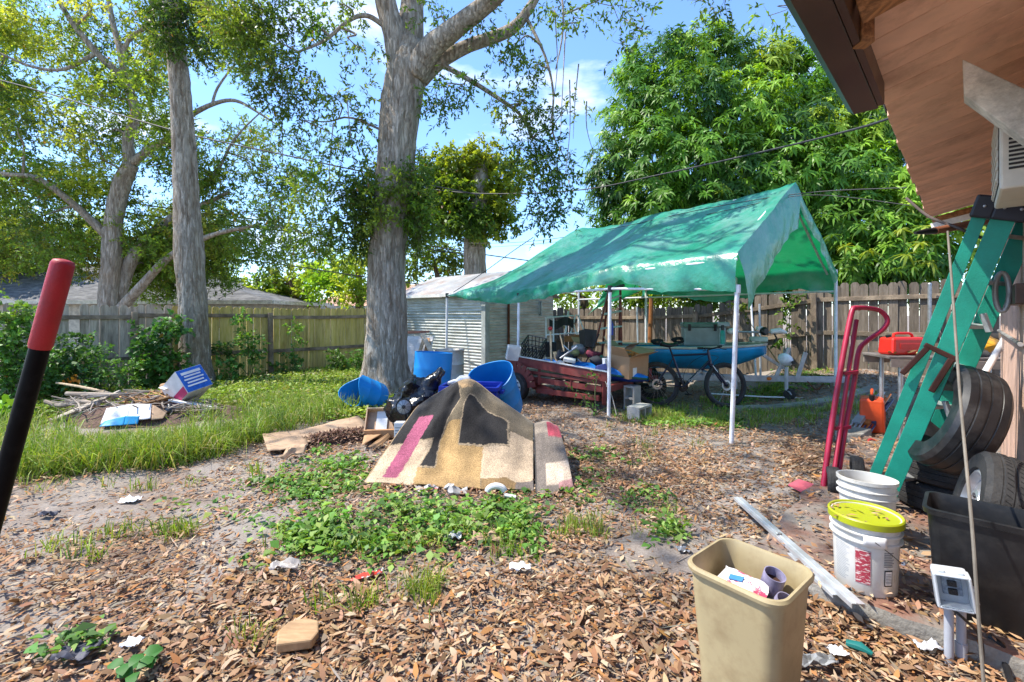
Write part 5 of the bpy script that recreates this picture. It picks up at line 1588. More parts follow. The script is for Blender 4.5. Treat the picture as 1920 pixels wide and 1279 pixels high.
def make_rug():
    rows = [[(680, 908), (765, 914), (845, 917), (925, 918), (1000, 918)], [(716, 855), (785, 850), (850, 845), (925, 850), (1000, 868)],
            [(755, 798), (815, 775), (865, 760), (925, 785), (1000, 825)], [(787, 758), (842, 724), (882, 711), (935, 748), (1000, 792)]]
    dep = [None, 4.22, 4.5, 4.75]
    net = []
    for r, d in zip(rows, dep):
        q = []
        for px, py in r:
            dd = d if d else F * (CAMH - 0.02) / (py - HY)
            p = P(px, py, dd)
            if d is None: p.z = gf(p.x, p.y) + 0.02
            q.append(p)
        net.append(q)
    net.append([p + V(0.0, 0.16, -0.15) for p in net[-1]])
    t = thing('rug', 'black tan and pink patchwork rug draped like a tent over the pile', 'rug', net[0][2])
    def fn(u, v):
        vv = v * 1.12 * 0.75 if v * 1.12 <= 1 else 0.75 + (v * 1.12 - 1) / 0.12 * 0.2
        p = cr1([cr1(r, u) for r in net], vv)
        fold = 0.03 * math.exp(-((u - .30) / .08) ** 2) - 0.03 * math.exp(-((u - .43) / .06) ** 2) + 0.035 * math.exp(-((u - .80) / .08) ** 2) - 0.03 * math.exp(-((u - .64) / .07) ** 2)
        p = p + V(-.1, -1, .45) * fold * math.sin(math.pi * min(v, 1) ** .8) + V(0, 0, 1) * 0.02 * abs(math.sin(u * 13)) * (v < .12) * (1 - v / .12)
        return p + V(0, -1, 0.3) * (0.022 * mnoise.noise(V(u * 7, v * 5, 0)) + 0.006 * mnoise.noise(V(u * 19, v * 12, 0)))
    T = (0.49, 0.365, 0.24); GOLD = (0.37, 0.235, 0.10); BLK = (0.03, 0.027, 0.025); OLI = (0.16, 0.125, 0.08); PNK = (0.36, 0.095, 0.15); LT = (0.50, 0.385, 0.255)
    pol = [([(0.275, .0), (.275, .205), (.395, .195), (.39, .42), (.42, .55), (.52, .565), (.525, .38), (.685, .38), (.67, .115), (.675, -.1), (.275, -.1)], GOLD),
           ([(0.685, 0.38), (0.845, 0.435), (0.85, 0.615), (1.1, 0.66), (1.1, 0.17), (0.875, 0.1), (0.825, 0.145), (0.67, 0.12)], T),
           ([(-.1, 0.435), (0.33, 0.435), (0.32, 0.335), (0.28, 0.21), (0.275, -.1), (-.1, -.1)], T),
           ([(-.1, 1.3), (.36, 1.3), (.385, .93), (.48, .74), (.41, .585), (.39, .42), (.395, .2), (.28, .21), (.32, .335), (.33, .435), (-.1, .435)], BLK),
           ([(0.13, 0.695), (0.26, 0.64), (0.225, 0.45), (0.175, 0.095), (0.105, 0.095), (0.115, 0.395)], PNK),
           ([(0.515, 0.71), (0.54, .80), (0.585, 0.80), (0.64, 0.76), (0.715, 0.715), (0.84, 0.735), (0.845, 0.44), (0.69, 0.385), (0.525, 0.38)], BLK),
           ([(.36, .95), (.38, 1.3), (.56, 1.3), (.545, .87), (.45, .84)], (0.40, 0.26, 0.13)),
           ([(1.1, 0.18), (0.875, 0.1), (0.865, -.1), (1.1, -.1)], (0.16, 0.13, 0.11)), ([(.675, .12), (.825, .145), (.875, .1), (.865, -.1), (.675, -.1)], (0.23, 0.145, 0.065))]
    def cf(u, v):
        v = v * 1.12
        u2 = u + 0.006 * mnoise.noise(V(u * 40, v * 40, 0)); v2 = v + 0.008 * mnoise.noise(V(u * 40, v * 40, 7))
        c = OLI
        hit = None
        for k, (p, cc) in enumerate(pol):
            if in_poly(u2, v2, p): c = cc; hit = k
        if hit in (3, 5):   # pale line round the dark patches
            p = pol[hit][0]
            if not (in_poly(u2 + .008, v2, p) and in_poly(u2 - .008, v2, p) and in_poly(u2, v2 + .012, p) and in_poly(u2, v2 - .012, p)): c = (0.36, 0.27, 0.17)
        if u < 0.012 or (v > 0.985 and v < 1.01): c = (0.36, 0.25, 0.14)
        return c
    rug_obj('rug_sheet', fn, cf, 190, 150, t)
make_rug()

def make_runner():
    rows = [[(1004, 922), (1040, 922), (1076, 912)], [(1003, 868), (1036, 862), (1064, 858)], [(1000, 795), (1026, 790), (1047, 800)]]
    net = []
    for r, d in zip(rows, (None, 4.2, 4.62)):
        q = []
        for px, py in r:
            dd = d or F * (CAMH - 0.02) / (py - HY); p = P(px, py, dd)
            if d is None: p.z = gf(p.x, p.y) + 0.02
            q.append(p)
        net.append(q)
    net.append([p + V(0.02, 0.2, -0.2) for p in net[-1]])
    t = thing('rug_runner', 'narrow grey rug strip with red blocks at the right side of pile', 'rug', net[0][1])
    def fn(u, v): return cr1([cr1(r, u) for r in net], v) + V(0, 0, 0.008 * mnoise.noise(V(u * 6, v * 6, 3)))
    def cf(u, v):
        if u < 0.06: return (0.05, 0.045, 0.04)
        if v > 0.5 and v < 0.66 and u > .45: return (0.33, 0.055, 0.075)
        if 0.02 < v < 0.13 and u > .6: return (0.36, 0.19, 0.18)
        if 0.1 < v < 0.31 and u > .3: return (0.46, 0.36, 0.27)
        return (0.17, 0.14, 0.115) if v < .55 else (0.27, 0.22, 0.17)
    rug_obj('rug_sheet', fn, cf, 40, 60, t)
make_runner()

# ================================================================== the pile behind the rug
def drum(name, label, M, r, h, wob=0.0, group=None):
    t = thing(name, label, 'drum', M.translation)
    b = MB()
    prof = [(0.001, 0.0), (r * .93, 0.0), (r * .985, .03), (r, .06), (r, h * .33), (r * 1.018, h * .35), (r, h * .37), (r, h * .72), (r * 1.015, h * .74), (r * 1.0, h * .76), (r, h), (r - .012, h), (r - .012, .05), (0.001, .04)]
    b.lathe(prof, 40, M)
    if wob:
        ax = (M.to_3x3() @ Vector((0, 0, 1))); xx = (M.to_3x3() @ Vector((1, 0, 0)))
        nv = []
        for p in b.v:
            q = M.inverted() @ Vector(p)
            if q.z > h * .8: q.z += wob * math.sin(math.atan2(q.y, q.x) * 2 + .7)
            if q.z > h * .4: q.x *= 1 - wob * (q.z / h)
            nv.append(tuple(M @ q))
        b.v = nv
    b.build('shell', BLUE_PL, t, smooth=True, angle=50)
    return t
Mx = AX(P(700, 748, 7.15) + V(0.05, 0.1, -.02), V(-0.55, -0.75, 0.45))
drum('cut_drum', 'cut blue plastic drum lying tilted left of the big trunk', Mx, 0.245, 0.50, 0.10)
p = P(806, 700, 6.9); p.z = 0.0
drum('cut_drum', 'cut blue drum standing upright right of the big trunk', AX(p, V(0.06, 0.04, 1)), 0.285, 0.93)
drum('cut_drum', 'bright blue half drum tilted open towards viewer behind the rug', AX(P(940, 768, 5.75) + V(0, .05, -.02), V(-0.24, -0.62, 1.0)), 0.285, 0.60, 0.03)

def make_blue_bin():
    c = P(885, 800, 5.25); c.z = 0
    t = thing('storage_bin', 'royal blue recycling bin half covered by the rug', 'bin', c)
    m = mat('royal_blue_plastic', (0.012, 0.035, 0.36), 0.4, var=0.1)
    b = MB(); M = TM(c, rz=-0.12); open_box(b, M, .56, .36, .68, .008, 1.14); b.build('body', m, t, bevel=.01)
    b = MB()
    for s in (-1, 1):
        b.box(M @ Vector((0, s * .205, .675)), (.66, .03, .05), RZ(-.12)); b.box(M @ Vector((s * .325, 0, .675)), (.03, .40, .05), RZ(-.12))
    b.build('rim', m, t, bevel=.006)
    for s in (-1, 1):
        b = MB(); b.box(M @ Vector((s * .35, 0, .62)), (.05, .14, .035), RZ(-.12)); b.build('handle', m, t, bevel=.005)
    # white crumpled bag on top
    q = MB(); q.ball(c + V(-.14, .05, .72), (.13, .09, .06), 18, 12).jitter(.05, 9)
    tag(q.build('plastic_bag', mat('white_film', (0.78, 0.76, 0.74), .4, transl=(.8, .78, .75), trans_fac=.2), smooth=True, angle=40), 'crumpled white plastic bag on top of blue bin', 'bag')
make_blue_bin()

def make_trash_bag():
    c = P(782, 800, 5.45); c.z = 0.0
    t = thing('trash_bag', 'crumpled shiny black trash bag beside the rug', 'trash bag', c)
    m = mat('black_bag_film', (0.008, 0.008, 0.01), 0.24, var=0.2, spec=0.6, bump=0.5, bscale=22)
    b = MB(); b.ball(c + V(.0, -.02, .34), (.34, .26, .38), 40, 28); b.jitter(.09, 5.5).jitter(.05, 13, 2.0)
    b.build('bag', m, t, smooth=True, angle=55)
    b = MB(); b.tube(catmull([c + V(.05, -.02, .48), c + V(.14, -.04, .64), c + V(.25, -.04, .77), c + V(.29, -.03, .85)], 6), lerps([.19, .13, .07, .055], 6), 18); b.jitter(.035, 9).jitter(.02, 22)
    b.build('neck', m, t, smooth=True, angle=60)
make_trash_bag()

def make_fan():
    c = P(757, 763, 5.0)
    t = thing('desk_fan', 'round black fan head in front of the trash bag', 'fan', c)
    M = AX(c, V(.1, -1, .12))
    b = MB(); b.lathe([(.001, -.05), (.06, -.05), (.085, -.03), (.09, 0), (.085, .012), (.078, .006)], 28, M); b.build('housing', BLACK_PL, t, smooth=True)
    b = MB(); b.lathe([(.078, .0), (.03, .012), (.001, .014)], 24, M); b.build('blade_disc', mat('dull_silver', (.32, .33, .35), .35, metal=.6), t, smooth=True)
    b = MB(); b.lathe([(.022, .012), (.02, .024), (.001, .026)], 16, M)
    for k in range(10):
        a = k * math.pi / 5; b.tube([M @ Vector((.02 * math.cos(a), .02 * math.sin(a), .02)), M @ Vector((.086 * math.cos(a), .086 * math.sin(a), .012))], .0018, 4)
    b.build('guard', BLACK_PL, t, smooth=True)
    b = MB(); b.tube([c + V(0, .04, -.02), c + V(.01, .1, -.3), V(c.x + .02, c.y + .14, 0.02)], .018, 8); b.build('stand', BLACK_PL, t, smooth=True)
make_fan()

def make_drawer():
    c = P(716, 800, 5.55); c.z = 0.03
    t = thing('broken_drawer', 'broken wooden drawer with white panel left of rug', 'drawer', c)
    lam = mat('worn_laminate', (.46, .30, .19), .7, scale=6, var=.2, dirt_or_sheen=(.2, .1, .05), dirt_or_sheen_amt=.6)
    M = TM(c + V(0, 0, .16), .9, 0, .12)
    b = MB(); b.box(M @ Vector((0, 0, -.02)), (.36, .30, .012), M.to_3x3()); b.build('bottom_panel', lam, t)
    for s in (-1, 1):
        b = MB(); b.box(M @ Vector((s * .18, 0, .02)), (.014, .30, .09), M.to_3x3()); b.build('side_panel', lam, t, bevel=.002)
    for s in (-1, 1):
        b = MB(); b.box(M @ Vector((0, s * .155, .022)), (.375, .016, .10), M.to_3x3()); b.build('end_panel', WOODP if s > 0 else lam, t, bevel=.002)
    b = MB(); b.box(M @ Vector((.0, .02, .0)), (.13, .24, .012), M.to_3x3()); b.build('white_panel', WHITE_PL, t)
    b = MB(); b.box(c + V(0.02, -.13, .05), (.38, .05, .10), RZ(.12)); b.build('front_board', mat('orange_pine', (.38, .20, .09), .6, scale=6, var=.2), t, bevel=.004)
make_drawer()

def sheet_obj(name, label, cat, pts, m, th=.006, amp=.012, parent=None, grid=10):
    """thin bent board lying on the ground; pts = four corners"""
    a, b_, c, d = [Vector(p) for p in pts]
    b = MB()
    def f(u, v):
        p = a.lerp(b_, u).lerp(d.lerp(c, u), v)
        p.z += amp * mnoise.noise(V(u * 3 + p.x, v * 3 + p.y, 2)) + amp * .5
        return p
    b.grid(f, grid, grid)
    o = b.build(name, m, parent, solid=th, smooth=True, angle=40)
    if parent is None: tag(o, label, cat)
    return o
def gp(px, py, dz=0.0):
    d = F * CAMH / (py - HY); p = P(px, py, d)
    for _ in range(4):
        d = F * (CAMH - gf(p.x, p.y) - dz) / (py - HY); p = P(px, py, d)
    return V(p.x, p.y, gf(p.x, p.y) + dz)
sheet_obj('cardboard_sheet', 'grey-tan flattened cardboard with torn edge on the ground', 'cardboard', [gp(502, 848, .06), gp(578, 836, .06), gp(570, 806, .09), gp(492, 815, .09)], CARD_DIRTY)
sheet_obj('cardboard_sheet', 'long flattened cardboard strip under the mulch heap', 'cardboard', [gp(575, 832, .06), gp(690, 800, .06), gp(672, 780, .10), gp(560, 808, .10)], CARD_DIRTY)
sheet_obj('cardboard_sheet', 'flattened clean cardboard under the broken drawer', 'cardboard', [gp(678, 836, .06), gp(742, 800, .09), gp(732, 782, .10), gp(690, 795, .08)], CARD)
sheet_obj('cardboard_scrap', 'curled tan cardboard scrap at the grass edge', 'cardboard', [gp(520, 868, .05), gp(572, 852, .05), gp(576, 838, .10), gp(542, 842, .11)], CARD_DIRTY, amp=.05)
sheet_obj('cardboard_strip', 'narrow cardboard strip beside the rug left edge', 'cardboard', [gp(690, 838, .06), gp(748, 800, .10), gp(752, 806, .05), gp(706, 842, .03)], CARD)

def make_mulch():
    c = gp(640, 828)
    b = MB()
    def f(u, v):
        x = (u - .5) * 1.15; y = (v - .5) * .62
        r = math.hypot(x / .56, y / .3)
        p = V(c.x + x + y * .4, c.y + y + x * .22, 0)
        p.z = gf(p.x, p.y) - .03 + max(0, 1 - r * r) * .10 * (1 + .5 * mnoise.noise(V(x * 6, y * 6, 0))) + .02 * mnoise.noise(V(x * 20, y * 20, 0))
        return p
    b.grid(f, 40, 26)
    o = b.build('mulch_heap', mat('mulch', (.06, .035, .025), .95, scale=40, col2=(.17, .10, .075), bump=.9, bscale=50), smooth=True, angle=180)
    n = 2600
    x = RNG.normal(0, .24, n); y = RNG.normal(0, .13, n)
    X, Y = c.x + x + y * .4, c.y + y + x * .22
    r = np.hypot(x / .56, y / .3)
    z = gz(X, Y) + np.clip(1 - r * r, 0, 1) * .10 + RNG.uniform(.0, .03, n)
    L = RNG.uniform(.025, .065, n)
    lo = leaf_obj('shreds', leaf6(np.stack([X, Y, z], 1), RNG.uniform(0, 6.28, n), RNG.uniform(0, 6.28, n), RNG.normal(.1, .35, n), L, L * .3, pick_cols(n, [(.16, .09, .065), (.23, .14, .1), (.10, .06, .045), (.30, .19, .13)], .15), RNG.normal(.2, .2, n)), LITTER, None)
    lo.parent = o
    tag(o, 'small heap of dark shredded leaf mulch on cardboard', 'mulch')
make_mulch()

def make_carton():
    c = gp(750, 840, 0.0); c = V(P(750, 822, 4.75).x, 4.75, 0.0)
    t = thing('carton', 'small white and green printed carton at rug edge', 'carton', c)
    b = MB(); b.box(c + V(0, 0, .30), (.10, .09, .16)); b.build('white_part', WHITE_PL, t, bevel=.003)
    b = MB(); b.box(c + V(0, 0, .13), (.101, .091, .18)); b.build('green_part', mat('green_print', (.06, .30, .05), .5, scale=9, col2=(.25, .55, .1)), t, bevel=.003)
    b = MB()
    for k in range(3): b.box(c + V(0, -.047, .27 + k * .03), (.08, .002, .008))
    b.build('print_bar', mat('grey_print', (.2, .21, .22), .6), t)
make_carton()

# boards, door panel and rusty drum behind the tree
def behind_tree():
    a = P(770, 725, 8.9); a.z = 0
    t = thing('board_stack', 'white panel and trim boards leaning on the shed by trunk', 'panel', a)
    b = MB(); b.add([P(757, 730, 8.9), P(792, 715, 8.7), P(812, 632, 9.3), P(757, 630, 9.4), P(757, 730, 8.92) + V(.02, .03, 0), P(792, 715, 8.72) + V(.02, .03, 0), P(812, 632, 9.32) + V(.02, .03, 0), P(757, 630, 9.42) + V(.02, .03, 0)],
                     [(0, 1, 2, 3), (7, 6, 5, 4), (0, 4, 5, 1), (1, 5, 6, 2), (2, 6, 7, 3), (3, 7, 4, 0)]); b.build('white_panel', mat('chalky_white', (.70, .68, .65), .8, scale=8, var=.12, dirt_or_sheen=(.4, .36, .3)), t)
    for k, (p0, p1, m) in enumerate(((P(768, 720, 8.6), P(796, 632, 9.2), WOODP), (P(786, 724, 8.65), P(803, 634, 9.25), mat('orange_pine', (.38, .2, .09))), (P(796, 722, 8.7), P(806, 640, 9.25), WOODP), (P(811, 664, 8.5), P(791, 626, 9.0), mat('cut_pine', (.62, .48, .33), .75)))):
        b = MB(); b.bar(p0, p1, .10 if k == 3 else .07, .025); b.build('board', m, t, bevel=.003)
    b = MB(); b.bar(P(752, 624, 9.6), P(805, 622, 9.5), .04, .05); b.build('top_board', mat('faded_red_wood', (.30, .14, .10), .8), t)
    c = P(843, 720, 8.8); c.z = 0
    d = thing('rusty_drum', 'rusty white steel drum standing between trunk and shed corner', 'drum', c)
    b = MB(); b.lathe([(.001, 0), (.27, 0), (.285, .01), (.275, .03), (.275, .27), (.288, .29), (.275, .31), (.275, .53), (.288, .55), (.275, .57), (.275, .80), (.29, .815), (.29, .83), (.27, .83), (.265, .80), (.001, .80)], 36, TM(c))
    b.build('shell', mat('rusty_white_steel', (.55, .51, .45), .6, scale=3, col2=(.62, .58, .52), dirt_or_sheen=(.33, .14, .05), dirt_or_sheen_amt=.9, dirt_or_sheen_scale=2.6), d, smooth=True, angle=50)
    b = MB(); b.tube([P(873, 676, 8.6), P(905, 690, 8.2)], .018, 8)
    tag(b.build('wooden_stick', WOODP, smooth=True), 'thin pale stick lying beside the rusty drum', 'stick')
    # tree stump piece at the trunk foot
    s = P(782, 735, 7.2); s.z = 0
    b = MB(); b.lathe([(.001, 0), (.16, 0), (.15, .2), (.14, .38), (.09, .40), (.001, .37)], 14, TM(s)); b.jitter(.05, 6)
    tag(b.build('log', BARK_DARK, smooth=True, angle=60), 'short split log at the right foot of the trunk', 'log')
behind_tree()

# ================================================================== red utility trailer
TR_C = V(1.42, 6.9, 0)                         # near corner
TR_L, TR_E = V(-0.727, 0.687, 0), V(0.687, 0.727, 0)      # along the side, along the end
RED = mat('oxide_red_paint', (0.19, 0.034, 0.028), 0.55, var=0.25, scale=6, dirt_or_sheen=(0.09, 0.045, 0.035), dirt_or_sheen_amt=0.7, dirt_or_sheen_scale=6)
def tp(l, e, z): return TR_C + TR_L * l + TR_E * e + V(0, 0, z)
def tyre(b, M, ro, ri, w, n=36):
    h = w / 2
    prof = [(ri, -h * .8), (ri * 1.05, -h), (ro * .90, -h * 1.02), (ro * .975, -h * .82), (ro * .99, -h * .5), (ro * .982, -h * .47), (ro * .982, -h * .43), (ro, -h * .40), (ro, -h * .05), (ro * .984, -h * .03), (ro * .984, h * .03), (ro, h * .05),
            (ro, h * .40), (ro * .982, h * .43), (ro * .982, h * .47), (ro * .99, h * .5), (ro * .975, h * .82), (ro * .90, h * 1.02), (ri * 1.05, h), (ri, h * .8), (ri * 1.0, 0), (ri, -h * .8)]
    b.lathe(prof, n, M)
    return b
RUBBER = mat('tyre_rubber', (0.020, 0.020, 0.021), 0.72, var=0.25, scale=10, dirt_or_sheen=(0.10, 0.09, 0.08), dirt_or_sheen_amt=0.35, dirt_or_sheen_scale=7, bump=.2, bscale=80)
def make_trailer():
    t = thing('utility_trailer', 'rusty dark red utility trailer loaded with junk under canopy', 'trailer', TR_C)
    Lg, Wd = 2.0, 1.45
    def beam(name, a, b_, w, h, m=RED, par=t):
        q = MB(); q.bar(a, b_, w, h, (0, 0, 1)); return q.build(name, m, par, bevel=.004)
    z0 = .36
    beam('side_frame', tp(0, 0, z0), tp(Lg, 0, z0 + .03), .05, .09); beam('side_frame', tp(0, Wd, z0), tp(Lg, Wd, z0 + .03), .05, .09)
    beam('end_frame', tp(0, -.02, z0 + .002), tp(0, Wd + .1, z0 + .06), .06, .10); beam('end_frame', tp(Lg, 0, z0 + .03), tp(Lg, Wd, z0 + .03), .05, .09)
    beam('side_rail', tp(.02, -.03, .47), tp(Lg + .1, -.03, .52), .03, .05)
    beam('lower_rail', tp(.1, -.02, .22), tp(1.35, -.02, .20), .04, .08); beam('lower_rail', tp(1.0, .0, .20), tp(1.5, .05, .27), .05, .12)
    for l in (0.02, .62, 1.3, 1.95):
        beam('stake', tp(l, -.012, .14 if l < .1 else .3), tp(l, -.012, .62), .05 if l > .1 else .09, .05)
    beam('deck', tp(0.03, Wd / 2, .43), tp(Lg - .03, Wd / 2, .45), Wd - .08, .02, mat('old_plywood', (.20, .14, .09), .9))
    # wooden side board with a bright edge strip
    q = MB(); q.bar(tp(-.06, -.055, .56), tp(Lg + .05, -.055, .70), .02, .15, (0, 0, 1)); q.build('side_board', RED, t, bevel=.003)
    q = MB(); q.bar(tp(-.06, -.06, .645), tp(Lg + .05, -.06, .785), .045, .02, (0, 0, 1)); q.build('edge_strip', mat('pale_aluminium', (.62, .64, .66), .35, metal=.6), t, bevel=.003)
    q = MB(); q.tube([tp(-.06, -.06, .65), tp(-.11, -.06, .55), tp(-.06, -.06, .42)], .012, 8); q.build('strip_end', MATS['pale_aluminium'], t, smooth=True)
    # mudguard and wheel
    q = MB()
    for k in range(10):
        a0, a1 = math.pi * (.02 + .096 * k), math.pi * (.02 + .096 * (k + 1))
        q.bar(tp(1.68 - .31 * math.cos(a0), -.16, .24 + .31 * math.sin(a0)), tp(1.68 - .31 * math.cos(a1), -.16, .24 + .31 * math.sin(a1)), .24, .012, (TR_E.x, TR_E.y, 0))
    q.build('mudguard', RED, t)
    M = AX(tp(1.68, -.17, .245), -TR_E)
    w = MB(); tyre(w, M, .245, .15, .15); wh = w.build('wheel', RUBBER, t, smooth=True, angle=30)
    w = MB(); w.lathe([(.15, -.05), (.15, .06), (.135, .062), (.12, .02), (.05, .03), (.045, .05), (.001, .052)], 30, M)
    r = w.build('rim', mat('white_steel_wheel', (.66, .66, .66), .4, metal=.3), wh, smooth=True, angle=30)
    w = MB()
    for k in range(6):
        a = k * math.pi / 3; w.ball(M @ Vector((.085 * math.cos(a), .085 * math.sin(a), .024)), (.020, .020, .012), 10, 6)
    w.build('slot', BLACK_PL, wh, smooth=True)
    q = MB(); q.tube([tp(1.68, -.1, .245), tp(1.68, Wd + .1, .245)], .03, 8); q.build('axle', RED, t, smooth=True)
    w = MB(); tyre(w, AX(tp(1.68, Wd + .14, .245), TR_E), .245, .15, .15); w.build('wheel', RUBBER, t, smooth=True, angle=30)
    # tongue towards the boat
    beam('tongue', tp(.15, Wd * .1, .38), tp(-.1, 1.55, .42), .06, .06)
    q = MB(); q.box(tp(-.02, 1.32, .50), (.10, .10, .14), RZ(.8)); q.build('tail_bracket', mat('bright_red_paint', (.33, .03, .025), .45), t, bevel=.004)
    # rope hanging off the side
    q = MB(); q.tube(catmull([tp(-.05, -.09, .5), tp(-.18, -.12, .3), tp(-.28, -.16, .05)], 4), .007, 5); q.build('rope', mat('grey_rope', (.35, .32, .27), .9), t)
make_trailer()

# load on the trailer --------------------------------------------------------
def crate():
    c = tp(1.62, .22, .73)
    t = thing('milk_crate', 'black plastic milk crate tipped on the trailer', 'crate', c)
    M = TM(c + V(0, 0, .05), .45, .18, -.35)
    s = .34; b = MB()
    def bar(p, q, w=.02): b.bar(M @ Vector(p), M @ Vector(q), w, .012)
    h = s / 2
    for z in (0, .09, .18, .28):
        for a, c_ in (((-h, -h), (h, -h)), ((h, -h), (h, h)), ((h, h), (-h, h)), ((-h, h), (-h, -h))): bar((*a, z), (*c_, z), .028 if z in (0, .28) else .014)
    for k in range(6):
        x = -h + s * k / 5
        for y in (-h, h): bar((x, y, 0), (x, y, .28), .014); bar((y, x, 0), (y, x, .28), .014)
    b.build('sides', BLACK_PL, t)
    b = MB()
    for k in range(9):
        x = -h + s * k / 8
        b.bar(M @ Vector((x, -h, 0)), M @ Vector((x, h, 0)), .018, .008); b.bar(M @ Vector((-h, x, 0.003)), M @ Vector((h, x, 0.003)), .018, .008)
    b.build('grid_base', BLACK_PL, t)
crate()

def boxes():
    # open carton
    c = tp(.12, .62, .50)
    t = thing('cardboard_box', 'open brown cardboard box with raised flaps on trailer corner', 'box', c)
    R = .62
    M = TM(c + V(.12, -.1, 0.02), .08, -.04, R)
    b = MB(); open_box(b, M, .46, .40, .34, .006); b.build('body', CARD, t)
    for k, (a, w, tilt) in enumerate(((0, .40, .35), (math.pi / 2, .46, -.25), (math.pi, .40, .9), (-math.pi / 2, .46, .45))):
        e = .23 if k % 2 == 0 else .20
        Q = M @ Matrix.Translation((0, 0, .34)) @ Matrix.Rotation(a, 4, 'Z') @ Matrix.Translation((e, 0, 0)) @ Matrix.Rotation(-tilt, 4, 'Y')
        b = MB(); b.box(Q @ Vector((.10, 0, .002)), (.20, w - .01, .005), Q.to_3x3()); b.build('flap', CARD, t)
    b = MB(); b.box(M @ Vector((-.10, -.203, .09)), (.09, .003, .16), M.to_3x3()); b.build('paper_label', WHITE_PL, t)
    b = MB(); b.box(M @ Vector((.233, .02, .2)), (.003, .11, .05), M.to_3x3()); b.build('hand_hole', mat('dark_hole', (.03, .02, .015), .9), t)
    b = MB()
    for k in range(5): b.tube(catmull([M @ Vector((random.uniform(-.15, .15), random.uniform(-.12, .12), .1)) for _ in range(2)] + [M @ Vector((random.uniform(-.2, .2), random.uniform(-.15, .15), random.uniform(.3, .4))) for _ in range(2)], 5), .012, 6)
    o = b.build('cable_coil', mat('orange_cord', (.55, .17, .03), .5), smooth=True); tag(o, 'orange cord coil sticking out of the open cardboard box', 'cord')
    # small closed carton
    c = tp(.85, .32, .66)
    t = thing('cardboard_box', 'small tan cardboard box lying behind the blue kayak deck', 'box', c)
    M = TM(c + V(0, 0, .09), .2, .1, -.05)
    b = MB(); b.box(M @ Vector((0, 0, 0)), (.30, .22, .15), M.to_3x3()); b.build('body', CARD, t, bevel=.003)
    b = MB(); b.box(M @ Vector((0, -.1115, 0)), (.29, .002, .03), M.to_3x3()); b.build('tape', mat('packing_tape', (.45, .33, .2), .3), t)
    # black bin on end
    c = P(1102, 650, 7.7)
    t = thing('plant_tub', 'square black plastic tub standing at the stepladder foot', 'tub', c)
    b = MB(); open_box(b, TM(c + V(0, 0, -.02), -.18, .1, .3), .19, .19, .30, .006, 1.22); b.build('body', BLACK_PL, t, bevel=.006)
    # white lid box left end
    c = P(958, 683, 7.6)
    t = thing('plastic_box', 'translucent white plastic box tipped at the trailer end', 'box', c)
    M = TM(c + V(.01, 0, .08), .3, .14, .25)
    b = MB(); open_box(b, M, .20, .10, .24, .005, 1.08); b.build('body', mat('frosted_plastic', (.66, .70, .72), .35, transl=(.8, .85, .88), trans_fac=.3), t, bevel=.006)
    # paper tubs
    c = P(1136, 680, 7.2)
    b = MB(); b.box(c, (.09, .08, .14), RZ(.4)); tag(b.build('paper_box', WHITE_PL, bevel=.003), 'small white box beside the open cardboard box', 'box')
boxes()

def kayak_deck():
    """blue and dark green plastic sledge-like hull lying in the trailer"""
    t = thing('kayak', 'blue and green plastic kayak hull lying in the trailer', 'kayak', tp(.9, .3, .55))
    a0, a1 = tp(1.55, .10, .66), tp(-.38, .62, .50)
    ax = (a1 - a0); up = V(0, 0, 1); sd = ax.normalized().cross(up)
    def hull(u, v, w, h):
        k = math.sin(math.pi * min(max(u * .93 + .04, 0), 1)) ** .55
        an = math.pi * v
        return a0 + ax * u + sd * (math.cos(an) * w * k) + up * (math.sin(an) * h * k)
    b = MB(); b.grid(lambda u, v: hull(u, v, .19, .13), 26, 12); b.build('deck', mat('kayak_blue', (.010, .17, .55), .35, var=.08), t, smooth=True, angle=180)
    b = MB(); b.grid(lambda u, v: hull(u, v, .20, -.13) + V(0, 0, -.004), 26, 12); b.build('hull', mat('kayak_navy', (.006, .03, .20), .35), t, smooth=True, angle=180)
    b = MB(); b.tube([hull(u, 0, .20, .1) for u in np.linspace(0, 1, 20)], .018, 8); b.tube([hull(u, 1, .20, .1) for u in np.linspace(0, 1, 20)], .018, 8)
    b.build('gunwale', mat('dark_green_trim', (.008, .07, .045), .4), t, smooth=True)
    g = thing('plastic_trough', 'dark green plastic trough resting on the trailer front rail', 'trough', tp(.05, .8, .5))
    M = AX(tp(.30, .42, .545), (TR_E - TR_L * .55).normalized())
    b = MB()
    b.lathe([(.11, 0), (.12, .02), (.12, .8), (.10, .82), (.09, .8), (.09, .02)], 20, M, sx=.55); b.build('body', MATS['dark_green_trim'], g, smooth=True)
kayak_deck()

